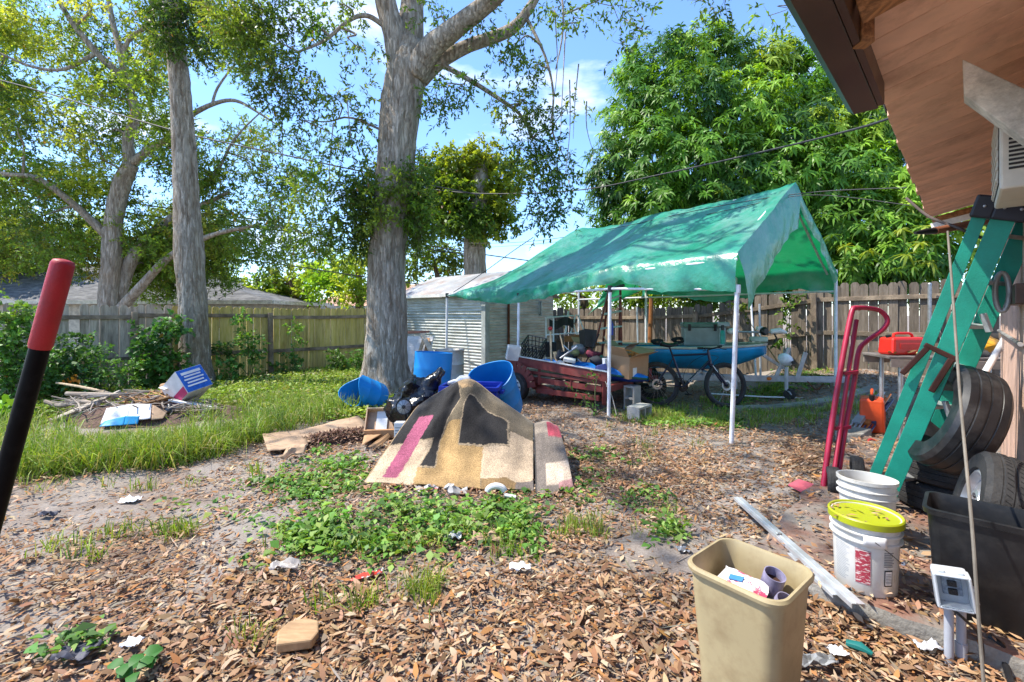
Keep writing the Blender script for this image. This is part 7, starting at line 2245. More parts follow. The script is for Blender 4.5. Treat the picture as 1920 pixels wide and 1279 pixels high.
def make_tyres():
    s = V(3.2, 3.32, .1)
    grp = None
    for k, lab in enumerate(('worn black tyre at the bottom of the stack by the wall', 'worn black tyre lying on top of the bottom one by the wall')):
        t = thing('tyre', lab, 'tyre', s + V(.02 * k, -.02 * k, .19 * k))
        b = MB(); tyre(b, TM(s + V(.02 * k, -.02 * k, .095 + .19 * k), .02 * k, .03, k), .33, .20, .185, 44); b.build('casing', RUBBER, t, smooth=True, angle=30)
    c = V(2.93, 3.02, .81)
    t = thing('tyre', 'big wet black tyre leaning upright above the tyre stack', 'tyre', c - V(0, 0, .33))
    M = AX(c, V(-.88, .40, .36))
    b = MB(); tyre(b, M, .36, .215, .24, 52); b.build('casing', mat('wet_rubber', (.013, .013, .015), .40, var=.3, scale=9, dirt_or_sheen=(.10, .095, .09), dirt_or_sheen_amt=.4, dirt_or_sheen_scale=6), t, smooth=True, angle=30)
    b = MB()
    for k in range(36):
        a = k * 2 * math.pi / 36
        q = M @ Vector((.272 * math.cos(a), .272 * math.sin(a), .121)); b.tube([q, M @ Vector((.30 * math.cos(a + .02), .30 * math.sin(a + .02), .117))], .0022, 3)
    b.build('sidewall_rib', RUBBER, t)
    c = V(2.60, 2.47, .44)
    t = thing('spare_wheel', 'spare wheel with silver rim leaning on the wall by the tote', 'wheel', V(2.6, 2.47, .1))
    M = AX(c, V(-.80, .58, .25))
    b = MB(); tyre(b, M, .305, .19, .20, 48); w = b.build('tyre_casing', RUBBER, t, smooth=True, angle=30)
    b = MB(); b.lathe([(.19, -.08), (.192, .085), (.175, .09), (.165, .05), (.09, .055), (.08, .075), (.06, .078), (.05, .06), (.001, .06)], 40, M); b.build('rim', mat('silver_wheel', (.60, .61, .64), .3, metal=.7, dirt_or_sheen=(.2, .17, .14), dirt_or_sheen_amt=.4), t, smooth=True, angle=30)
    b = MB()
    for k in range(5):
        a = k * 2 * math.pi / 5; b.ball(M @ Vector((.055 * math.cos(a), .055 * math.sin(a), .064)), .009, 8, 6)
    b.build('bolt_hole', BLACK_PL, t)
    # tread sipes
    b = MB()
    for k in range(60):
        a = k * 2 * math.pi / 60
        for z, z2 in ((-.035, -.012), (.012, .035)): b.tube([M @ Vector((.3055 * math.cos(a), .3055 * math.sin(a), z)), M @ Vector((.3055 * math.cos(a + .045), .3055 * math.sin(a + .045), z2))], .0022, 3)
    b.build('tread_sipe', mat('groove_black', (.004, .004, .004), .9), t)
make_tyres()

def bucket(label, base, r, h, lid=False, tilt=(0, 0)):
    t = thing('bucket', label, 'bucket', base)
    M = TM(base, tilt[0], tilt[1], 0)
    k = .90
    prof = [(.001, 0), (r * k * .97, 0), (r * k, .008), (r * .955, h * .70), (r * 1.05, h * .71), (r * 1.055, h * .725), (r * .965, h * .735), (r * .972, h * .81), (r * 1.05, h * .82), (r * 1.055, h * .835), (r * .975, h * .845), (r * .985, h * .93), (r * 1.055, h * .945), (r * 1.06, h), (r * .97, h), (r * .96, h * .9), (r * k * .96, .02), (.001, .015)]
    b = MB(); b.lathe(prof, 48, M)
    b.build('pail', mat('bucket_white', (.68, .67, .63), .42, var=.05, dirt_or_sheen=(.30, .26, .16), dirt_or_sheen_amt=.55, dirt_or_sheen_scale=5, transl=(.75, .73, .66), trans_fac=.12), t, smooth=True, angle=35)
    return t, M
def make_buckets():
    b0 = V(1.84, 2.37, .1)
    t, M = bucket('white bucket with yellow-green lid and red label on the slab', b0, .146, .365, True)
    r, h = .146, .365
    lid = mat('lime_lid', (.36, .40, .012), .4, var=.1, scale=4, dirt_or_sheen=(.25, .22, .05), dirt_or_sheen_amt=.5)
    b = MB(); b.lathe([(r * 1.065, h - .028), (r * 1.10, h - .026), (r * 1.105, h + .004), (r * 1.07, h + .010), (r * 1.03, h + .008), (r * .99, h - .004), (.001, h - .006)], 48, M); b.build('lid', lid, t, smooth=True, angle=40)
    # printed labels follow the pail's side; angle measured from the direction to the viewer
    va = math.atan2(-b0.y, -b0.x)
    def patch(name, a0, a1, z0, z1, m, off=.0015, nu=8, nv=2):
        q = MB()
        def f(u, v):
            a = va + a0 + (a1 - a0) * u; z = z0 + (z1 - z0) * v
            rr = r * (.90 + (.955 - .90) * z / (h * .70)) + off
            return M @ Vector((rr * math.cos(a), rr * math.sin(a), z))
        q.grid(f, nu, nv); return q.build(name, m, t, smooth=True, angle=180)
    redp = mat('red_label_print', (.33, .03, .055), .6, scale=42, col2=(.62, .50, .48), thr=(.52, .60), stretch=(1, 1, 3))
    fr = mat('label_outline', (.40, .2, .2), .6)
    patch('label_outline', -.30, .17, .055, .228, fr, .0012); patch('label_ground', -.29, .16, .058, .225, mat('label_white', (.70, .69, .66), .5), .0018); patch('red_label', -.285, .15, .06, .222, redp, .0026)
    dark = mat('fine_print', (.10, .10, .11), .6, scale=160, col2=(.55, .55, .54), thr=(.46, .54), stretch=(1, 1, .4))
    patch('barcode_frame', .58, .88, .062, .142, mat('black_print', (.012, .012, .012)), .0015); patch('barcode_ground', .61, .85, .068, .136, MATS['label_white'], .0022)
    for k in range(7): patch('barcode_line', .63, .83, .076 + k * .0075, .0795 + k * .0075, mat('grey_print', (.2, .21, .22)), .0028, 5, 1)
    for k in range(9): patch('print_line', .56, .56 + random.uniform(.26, .38), .158 + k * .0085, .1615 + k * .0085, mat('grey_print', (.2, .21, .22)), .002, 5, 1)
    for k in range(22): patch('print_line', -1.05, -1.05 + random.uniform(.40, .58), .05 + k * .0085, .0525 + k * .0085, mat('pale_print', (.42, .43, .45), .6), .002, 6, 1)
    # handle lug and wire bail
    q = MB()
    def lug(u, v):
        a = va - .05 + .62 * u - .0; z = h * .70 + h * .15 * v + .0; rr = r * 1.065
        return M @ Vector((rr * math.cos(a), rr * math.sin(a), z))
    q.grid(lug, 8, 2); q.build('handle_lug', WHITE_PL, t, smooth=True, solid=.004)
    a = va + .25; p0 = M @ Vector((r * 1.09 * math.cos(a), r * 1.09 * math.sin(a), h * .78)); a2 = va + 1.1; p1 = M @ Vector((r * 1.12 * math.cos(a2), r * 1.12 * math.sin(a2), h * .50)); a3 = va + 1.7; p2 = M @ Vector((r * 1.2 * math.cos(a3), r * 1.2 * math.sin(a3), h * .45))
    q = MB(); q.tube(catmull([p0, p0.lerp(p1, .5) + V(0, -.008, 0), p1, p2], 5), .0022, 6); q.build('wire_handle', mat('dark_wire', (.08, .08, .08), .4, metal=.6), t, smooth=True)
    q = MB(); q.tube([p1, p1.lerp(p2, .35)], .008, 10); q.build('grip', WHITE_PL, t, smooth=True)
    # dry leaves on the lid
    n = 16
    an = RNG.uniform(0, 6.28, n); rr = r * .9 * np.sqrt(RNG.random(n))
    pos = np.stack([b0.x + rr * np.cos(an) * .9 - .02, b0.y + rr * np.sin(an), np.full(n, b0.z + h + .004)], 1)
    o = leaf_obj('leaf_scraps', leaf6(pos, RNG.uniform(0, 6.28, n), RNG.uniform(0, 6.28, n), RNG.normal(.05, .1, n), RNG.uniform(.03, .06, n), RNG.uniform(.01, .02, n), pick_cols(n, LIT_PAL), RNG.normal(.15, .1, n)), LITTER, None)
    tag(o, 'dry leaf scraps lying on the lime bucket lid', 'leaves', kind='stuff')
    bucket('open white bucket just behind the lime-lidded one', V(2.24, 2.87, .1), .15, .37, tilt=(-.05, .03))
make_buckets()

def make_tote():
    c = hp(3.04, .055, .1)
    t = thing('storage_tote', 'large black plastic tote on the slab corner', 'tote', c)
    R = -(math.pi / 4)
    M = TM(c, 0, 0, R)
    b = MB()
    # rounded tapered tub
    def ring(sx, sy, rc, z, n=7):
        out = []
        for q, (cx_, cy_) in enumerate(((1, 1), (-1, 1), (-1, -1), (1, -1))):
            for k in range(n):
                a = math.pi / 2 * (q + k / (n - 1)); out.append(Vector((cx_ * (sx / 2 - rc) + rc * math.cos(a), cy_ * (sy / 2 - rc) + rc * math.sin(a), z)))
        return out
    lv = [(.29, .20, .03, 0), (.315, .225, .035, .02), (.37, .275, .04, .46), (.40, .305, .05, .465), (.405, .31, .05, .49), (.375, .28, .045, .492), (.36, .265, .04, .46), (.30, .21, .03, .02)]
    vs = []; n = 28
    for s in lv: vs += [M @ p for p in ring(*s)]
    fs = [tuple(range(n - 1, -1, -1)), tuple((len(lv) - 1) * n + k for k in range(n))]
    for i in range(len(lv) - 1):
        for k in range(n): fs.append((i * n + k, i * n + (k + 1) % n, (i + 1) * n + (k + 1) % n, (i + 1) * n + k))
    b.add(vs, fs); b.build('tub', mat('tote_black', (.008, .009, .011), .5, var=.25, scale=6, dirt_or_sheen=(.07, .065, .06), dirt_or_sheen_amt=.25, dirt_or_sheen_scale=9), t, smooth=True, angle=30)
make_tote()

def make_outlet():
    base = V(1.905, 1.965, 0)
    t = thing('outdoor_outlet', 'outdoor outlet box with clear cover on two grey conduits', 'outlet', base)
    cond = mat('pvc_grey', (.36, .38, .43), .45, var=.06)
    for dx, r in ((-.018, .0165), (.035, .0165)):
        b = MB(); b.tube([base + V(dx, 0, -.03), base + V(dx, 0, .26)], r, 16); b.build('conduit', cond, t, smooth=True)
    b = MB(); b.tube([base + V(.035, 0, .02), base + V(.035, 0, .085)], .021, 16); b.build('coupling', cond, t, smooth=True)
    c = base + V(-.01, -.005, .325)
    R = Matrix.Rotation(math.radians(9), 3, 'Y') @ RZ(-.55)
    R = RZ(-.62) @ Matrix.Rotation(math.radians(-7), 3, 'Y')
    b = MB(); b.box(c + R @ V(0, .03, 0), (.115, .05, .14), R); b.build('back_box', mat('box_grey', (.48, .50, .53), .4), t, bevel=.01)
    b = MB()
    for s in (-1, 1):
        b.box(c + R @ V(s * .055, -.02, 0), (.012, .07, .145), R); b.box(c + R @ V(0, -.02, s * .068), (.11, .07, .012), R)
    fm = mat('clear_plastic_edge', (.62, .66, .70), .25, var=.05, transl=(.8, .85, .9), trans_fac=.25); b.build('cover_frame', fm, t, bevel=.006)
    # clear window: thin glass-like front
    gm, nt, out = node_mat('clear_cover')
    g = nt.nodes.new('ShaderNodeBsdfGlass'); g.inputs['Roughness'].default_value = .12; g.inputs['IOR'].default_value = 1.1; g.inputs['Color'].default_value = (.93, .95, .97, 1)
    nt.links.new(g.outputs[0], out.inputs['Surface'])
    b = MB(); b.box(c + R @ V(0, -.056, 0), (.098, .004, .124), R); b.build('cover_window', gm, t)
    b = MB(); b.box(c + R @ V(0, .0, .005), (.065, .012, .07), R); b.build('outlet_face', mat('outlet_blue', (.12, .15, .2), .4, scale=30, col2=(.4, .45, .5)), t, bevel=.003)
    for z in (-.012, .022):
        b = MB(); b.box(c + R @ V(0, -.012, z), (.03, .014, .024), R); b.build('socket', BLACK_PL, t, bevel=.003)
    for s in (-1, 1):
        b = MB(); b.box(c + R @ V(s * .030 , -.03, .079), (.022, .03, .012), R); b.build('hinge', fm, t, bevel=.003)
    for z in (-.03, -.005, .02):
        b = MB(); b.box(c + R @ V(.068, -.03, z), (.014, .03, .014), R); b.build('latch', fm, t, bevel=.003)
    b = MB(); b.tube(catmull([c + V(-.03, -.02, -.07), c + V(.0, -.05, -.10), c + V(.06, -.05, -.16), c + V(.07, -.06, -.22), V(1.99, 1.93, .03), V(1.92, 1.90, .02)], 6), .006, 8); b.build('power_cord', BLACK_PL, t, smooth=True)
    b = MB(); b.tube(catmull([V(2.08, 1.98, .10), V(2.08, 1.93, .09), V(2.04, 1.88, .05), V(1.98, 1.80, .03), V(1.96, 1.76, .02)], 6), .012, 8)
    tag(b.build('black_hose', BLACK_PL, smooth=True), 'short black hose lying below the outlet conduits', 'hose')
make_outlet()

def make_wastebasket():
    c = V(.85, 1.63, 0)
    t = thing('wastebasket', 'tall beige plastic wastebasket holding trash in the foreground', 'wastebasket', c)
    m = mat('beige_plastic', (.40, .325, .185), .42, var=.06, scale=3, dirt_or_sheen=(.24, .17, .09), dirt_or_sheen_amt=.6, dirt_or_sheen_scale=7, bump=.1, bscale=5)
    M = TM(c, 0, 0, math.radians(-51))
    H = .60
    def ring(sx, sy, rc, z, n=9, notch=0.0):
        out = []
        for q, (cx_, cy_) in enumerate(((1, 1), (-1, 1), (-1, -1), (1, -1))):
            for k in range(n):
                a = math.pi / 2 * (q + k / (n - 1)); out.append(Vector((cx_ * (sx / 2 - rc) + rc * math.cos(a), cy_ * (sy / 2 - rc) + rc * math.sin(a), z)))
        return out
    def wall(s): return .245 + (.315 - .245) * s, .235 + (.305 - .235) * s
    lv = []
    for s in (0, .02, .25, .5, .75, .93, .96):
        w, d = wall(s); lv.append((w, d, .055, H * s))
    w, d = wall(1)
    lv += [(w + .004, d + .004, .06, H * .962), (w + .022, d + .022, .065, H * .965), (w + .026, d + .026, .066, H * .985), (w + .016, d + .016, .064, H), (w + .0, d + .0, .06, H * 1.0), (w - .008, d - .008, .056, H * .985)]
    for s in (.9, .6, .3, .03):
        w, d = wall(s); lv.append((w - .010, d - .010, .05, H * s))
    n = 36; vs = []
    for s in lv: vs += [M @ p for p in ring(*s)]
    fs = [tuple(range(n - 1, -1, -1)), tuple((len(lv) - 1) * n + k for k in range(n))]
    for i in range(len(lv) - 1):
        for k in range(n): fs.append((i * n + k, i * n + (k + 1) % n, (i + 1) * n + (k + 1) % n, (i + 1) * n + k))
    b = MB(); b.add(vs, fs)
    # slight dent in the front and warp of the wall
    nv = []
    for p in b.v:
        q = M.inverted() @ Vector(p)
        if q.z < H * .93: q += Vector((0, .012 * math.exp(-((q.x + .02) / .06) ** 2 - ((q.z - .33) / .09) ** 2) * (1 if q.y < 0 else 0), 0))
        q += Vector((mnoise.noise(V(q.z * 5, 0, 1)), mnoise.noise(V(q.z * 5, 4, 1)), 0)) * .004
        nv.append(tuple(M @ q))
    b.v = nv
    b.build('basket', m, t, smooth=True, angle=35)
    # trash inside
    b = MB(); b.lathe([(.001, 0), (.085, 0), (.095, .01), (.06, .045), (.001, .055)], 26, M @ TM(V(-.03, -.025, .50), .35, -.2, 0)); b.jitter(.022, 18).jitter(.01, 45)
    o = b.build('food_wrapper', mat('pink_white_wrapper', (.70, .66, .66), .35, scale=14, col2=(.55, .08, .16), thr=(.55, .58)), smooth=True, angle=40); tag(o, 'pink and white printed wrapper inside the wastebasket', 'wrapper')
    b = MB(); b.box(M @ Vector((-.03, -.035, .556)), (.05, .022, .003), M.to_3x3() @ Euler((.35, -.2, 0)).to_matrix()); q = b.build('blue_logo', mat('logo_blue', (.05, .2, .5), .4)); q.parent = o
    for k, (dx, dy, z, rz_, ry) in enumerate(((.04, .085, .515, .3, .2), (.09, .03, .47, .9, .45))):
        Q = M @ TM(V(dx, dy, z), ry, .25, rz_)
        th = thing('cardboard_tube', ('purple-grey cardboard tube upright in the wastebasket', 'purple-grey cardboard tube lying lower in the wastebasket')[k], 'tube', Q.translation)
        b = MB(); b.lathe([(.036, -.06), (.036, .055), (.033, .055), (.033, -.06), (.036, -.06)], 26, Q); b.build('wall', mat('purple_tube', (.24, .22, .33), .7, scale=14, var=.3), th, smooth=True, angle=40)
        b = MB(); b.lathe([(.0325, .02), (.001, .018)], 20, Q); b.build('dark_inside', mat('rust_dark', (.06, .025, .015), .9), th)
    b = MB(); b.ball(M @ Vector((.0, .0, .45)), (.12, .11, .05), 20, 12); b.jitter(.03, 14)
    tag(b.build('clear_wrap', mat('grey_film', (.40, .38, .33), .25, transl=(.6, .58, .5), trans_fac=.4), smooth=True, angle=30), 'crumpled clear film at the bottom of the wastebasket trash', 'wrap')
make_wastebasket()

def make_channels():
    al = mat('aluminium_channel', (.58, .60, .62), .4, metal=.55, var=.12, scale=7, dirt_or_sheen=(.3, .28, .24), dirt_or_sheen_amt=.3)
    def chan(name, label, a, c, w, h=.022):
        d = (c - a).normalized(); s = d.cross(V(0, 0, 1)).normalized(); u = s.cross(d)
        b = MB()
        b.bar(a + u * h, c + u * h, w, .003, tuple(u))
        for k in (-1, 1): b.bar(a + s * (k * w / 2) + u * h / 2, c + s * (k * w / 2) + u * h / 2, .003, h, tuple(u))
        b.bar(a + u * (h + .003) + s * w * .12, c + u * (h + .003) + s * w * .12, .004, .005, tuple(u))
        tag(b.build(name, al), label, 'channel')
    chan('metal_channel', 'long aluminium channel lying from the litter onto the slab', gp(1384, 938, .065), gp(1610, 1142, .125), .058)
    chan('metal_channel', 'shorter aluminium channel half hidden under the long one', gp(1452, 1013, .06), gp(1572, 1122, .10), .05, .015)
make_channels()

# ------------------------------------------------------------------ work table and what is on and under it
def make_table():
    c = V(5.0, 5.55, 0)
    g = gf(4.6, 5.7)
    t = thing('work_table', 'grey work table with steel legs behind the ladder', 'table', c)
    z = 1.0
    M = TM(V(5.14, 5.42, z), 0, 0, math.radians(-38) * .35)
    top = mat('table_top_grey', (.17, .145, .13), .7, var=.25, scale=5, dirt_or_sheen=(.06, .045, .04), dirt_or_sheen_amt=.6)
    b = MB(); b.box(M.translation, (1.42, .62, .03), M.to_3x3()); b.build('top', top, t, bevel=.005)
    b = MB(); b.box(M @ Vector((0, -.30, -.065)), (1.38, .025, .09), M.to_3x3()); b.box(M @ Vector((0, .30, -.065)), (1.38, .025, .09), M.to_3x3()); b.build('apron', mat('table_apron', (.27, .22, .18), .7), t, bevel=.003)
    for x, y in ((-.56, -.24), (.60, -.24), (-.52, .24), (.60, .24)):
        p = M @ Vector((x, y, 0)); gg = gf(p.x, p.y)
        b = MB(); b.tube([V(p.x, p.y, gg), V(p.x, p.y, z - .02)], .025, 12); b.build('leg', STEEL, t, smooth=True)
    n = 60
    q = np.stack([RNG.uniform(-.6, .1, n), RNG.uniform(-.3, .2, n)], 1)
    pos = np.array([tuple(M @ Vector((a, b_, .022 + random.random() * .02))) for a, b_ in q])
    L = RNG.uniform(.06, .12, n)
    o = leaf_obj('leaf_pile', leaf6(pos, RNG.uniform(0, 6.28, n), RNG.uniform(0, 6.28, n), RNG.normal(.1, .2, n), L, L * .35, pick_cols(n, [(.42, .30, .13), (.34, .22, .1), (.25, .15, .07)]), RNG.normal(.2, .15, n)), LITTER, None)
    tag(o, 'dry tan leaves piled on the work table', 'leaves', kind='stuff')
    return M, z
TBM, TBZ = make_table()
def gas_can(name, label, M, m, sx, sy, sz):
    t = thing(name, label, 'gas can', M.translation)
    b = MB(); b.box(M @ Vector((0, 0, sz / 2)), (sx, sy, sz), M.to_3x3(), taper=.93); b.build('tank', m, t, bevel=.03)
    b = MB(); b.tube([M @ Vector(p) for p in ((-.26 * sx, 0, sz * .97), (-.24 * sx, 0, sz * 1.17), (-.15 * sx, 0, sz * 1.22), (.2 * sx, 0, sz * 1.22), (.28 * sx, 0, sz * 1.14), (.3 * sx, 0, sz * .97))], .016, 10); b.build('handle', m, t, smooth=True)
    b = MB(); b.tube([M @ Vector((-.38 * sx, 0, sz * .95)), M @ Vector((-.40 * sx, 0, sz * 1.12))], .03, 12); b.build('cap', BLACK_PL, t, smooth=True)
    b = MB(); b.box(M @ Vector((0, -sy * .49, sz * .5)), (sx * .6, .01, sz * .3), M.to_3x3()); b.build('embossed_panel', m, t, bevel=.004)
gas_can('gas_can', 'bright red plastic gas can on the work table', TM(TBM @ Vector((-.42, .0, .018)), 0, 0, .1), mat('gas_red', (.62, .025, .015), .35, var=.08), .46, .22, .21)
p = V(4.55, 5.75, 0); p.z = gf(p.x, p.y)
gas_can('gas_can', 'orange-red gas can on the ground under the table', TM(p, 0, 0, .9), mat('gas_orange', (.60, .07, .015), .38, var=.1), .34, .26, .42)
def table_clutter():
    # yellow and blue bag at the wall end
    c = TBM @ Vector((.42, .05, .14))
    b = MB(); b.ball(c, (.16, .12, .18), 26, 18); b.jitter(.06, 7).jitter(.025, 17)
    tag(b.build('chip_bag', mat('yellow_bag', (.62, .30, .02), .3, scale=4, col2=(.35, .36, .5), thr=(.54, .60)), smooth=True, angle=45), 'crumpled orange and blue bag on the table near the wall', 'bag')
    b = MB(); b.ball(TBM @ Vector((.22, -.12, .05)), (.14, .10, .05), 20, 12); b.jitter(.04, 10)
    tag(b.build('rag', mat('dark_rag', (.05, .045, .04), .9, var=.3), smooth=True, angle=45), 'dark rag and debris on the table behind ladder', 'rag')
    a, e = hp(4.35, .10, .72), hp(4.9, .06, 1.28)
    a = P(1846, 700, 4.3); e = P(1887, 630, 4.45)
    t = thing('pvc_pipe', 'white plastic pipe with green cap leaning above the tyre', 'pipe', a)
    b = MB(); b.tube([a + (a - e) * 1.1, e], .026, 14); b.build('tube', WHITE_PL, t, smooth=True)
    b = MB(); b.tube([e, e + (e - a).normalized() * .03], .028, 14); b.build('cap', mat('green_cap', (.03, .25, .06), .4), t, smooth=True)
    # folded camp chairs on the ground left of the can
    for k, (x0, y0, x1, y1, cl, lab) in enumerate(((1590, 822, 1648, 738, (.33, .34, .36), 'folded grey camp chair frame on the ground left of table'), (1606, 818, 1660, 742, (.45, .14, .03), 'folded orange camp chair lying beside the grey one'), (1622, 812, 1664, 752, (.04, .06, .14), 'folded navy camp chair nearest the table leg'))):
        a, c = P(x0, y0, 5.5), P(x1, y1, 6.0)
        a.z = max(a.z, gf(a.x, a.y) + .03)
        t = thing('camp_chair', lab, 'chair', a)
        s = V(.035, -.02, 0)
        for q in (-1, 0, 1):
            b = MB(); b.tube([a + s * q, c + s * q * 1.4 + V(0, 0, .02 * abs(q))], .011, 8); b.build('tube', mat('chair_tube_%d' % k, cl, .4, metal=.3), t, smooth=True)
        b = MB(); b.bar(a.lerp(c, .25) + V(0, 0, .02), a.lerp(c, .9) + V(0, 0, .02), .10, .035); b.jitter(.012, 12); b.build('fabric', mat('chair_cloth_%d' % k, tuple(x * .8 for x in cl), .8), t, bevel=.008)
    p = gp(1640, 840, .03)
    b = MB(); b.tube([p + V(.06 * math.cos(a), .05 * math.sin(a), .05 + .03 * math.sin(a)) for a in np.linspace(0, 5.2, 18)], .014, 8)
    tag(b.build('red_hook', mat('bright_red', (.5, .03, .03)), smooth=True), 'curled red plastic handle on the slab edge', 'handle')
    p = gp(1625, 835, .0)
    b = MB(); b.box(V(p.x, p.y + .2, .06), (.5, .25, .12), RZ(.7)); b.jitter(.02, 5)
    tag(b.build('paver', CONC, bevel=.01), 'dirty flat paver behind the hand truck wheel', 'paver')
    # bracket and roll on the wall behind the ladder
    t = thing('wall_bracket', 'dark bracket with grey loop on the wall behind ladder', 'bracket', hp(4.3, .22, 1.6))
    b = MB(); b.bar(hp(3.9, .225, 1.62), hp(4.5, .225, 1.62), .05, .12, (0, 0, 1)); b.build('plate', mat('brown_metal', (.09, .05, .035), .5, metal=.3), t, bevel=.006)
    b = MB(); q0 = hp(4.15, .16, 1.64); b.tube([q0 + hp(0, .03 * math.cos(a), .12 * math.sin(a)) for a in np.linspace(0, 2 * math.pi, 24)[:-1]], .014, 10, closed=True); b.build('loop', mat('grey_conduit', (.35, .34, .33)), t, smooth=True)
table_clutter()

# stick across the far eave and the cord that hangs from it
t = thing('wooden_stick', 'brown wooden stick with dark tip hung under the far eave', 'stick', P(1775, 430, 3.05))
b = MB(); b.tube([P(1752, 433, 3.05), P(1800, 424, 3.1), P(1850, 414, 3.2)], [.025, .026, .026], 14); b.build('stick_body', mat('red_wood', (.27, .10, .05), .6, var=.2, scale=9), t, smooth=True)
b = MB(); b.tube([P(1716, 437, 3.0), P(1738, 434, 3.03), P(1753, 433, 3.05)], [.009, .021, .021], 12); b.build('dark_tip', BLACK_PL, t, smooth=True)
b = MB(); b.tube(catmull([P(1700, 372, 3.6), P(1740, 405, 3.3), P(1790, 425, 3.02), P(1840, 446, 2.95)], 5), .010, 8); tag(b.build('sagging_cable', mat('cable_brown', (.07, .05, .04), .6), smooth=True), 'dark cable drooping from the eave corner to the stick', 'cable')
b = MB(); b.tube(catmull([P(1777, 434, 3.03), P(1787, 560, 2.62), P(1800, 740, 2.28), P(1822, 980, 1.9), P(1832, 1120, 1.82), P(1846, 1300, 1.78)], 6), .0062, 8)
tag(b.build('hanging_cord', mat('tan_cord', (.17, .15, .125), .8, var=.2), smooth=True), 'long thin tan cord running from the eave stick to the ground', 'cord')

# ================================================================== pole with red grip at the left edge
def make_pole():
    top, bot = V(-1.083, 1.1, 1.633), V(-1.53, 1.1, 0)
    ax = (top - bot)
    t = thing('long_garden_tool', 'long black tool with red grip leaning at the left edge', 'tool', bot)
    g = bot + ax * .871
    b = MB(); b.tube([bot, g], .0195, 20); b.build('shaft', mat('gloss_black_paint', (.004, .004, .005), .4, var=.2, scale=20, spec=.08, dirt_or_sheen=(.05, .05, .05), dirt_or_sheen_amt=.12, dirt_or_sheen_scale=26), t, smooth=True)
    b = MB(); u = ax.normalized()
    b.tube([g - u * .004, g + u * .004, g + u * .08, g + u * .15, top - u * .012, top - u * .003, top], [.0205, .0225, .0228, .0228, .0226, .019, .010], 24)
    b.build('red_grip', mat('red_rubber', (.34, .012, .018), .5, var=.1, scale=12, bump=.1, bscale=150), t, smooth=True, angle=50)
make_pole()

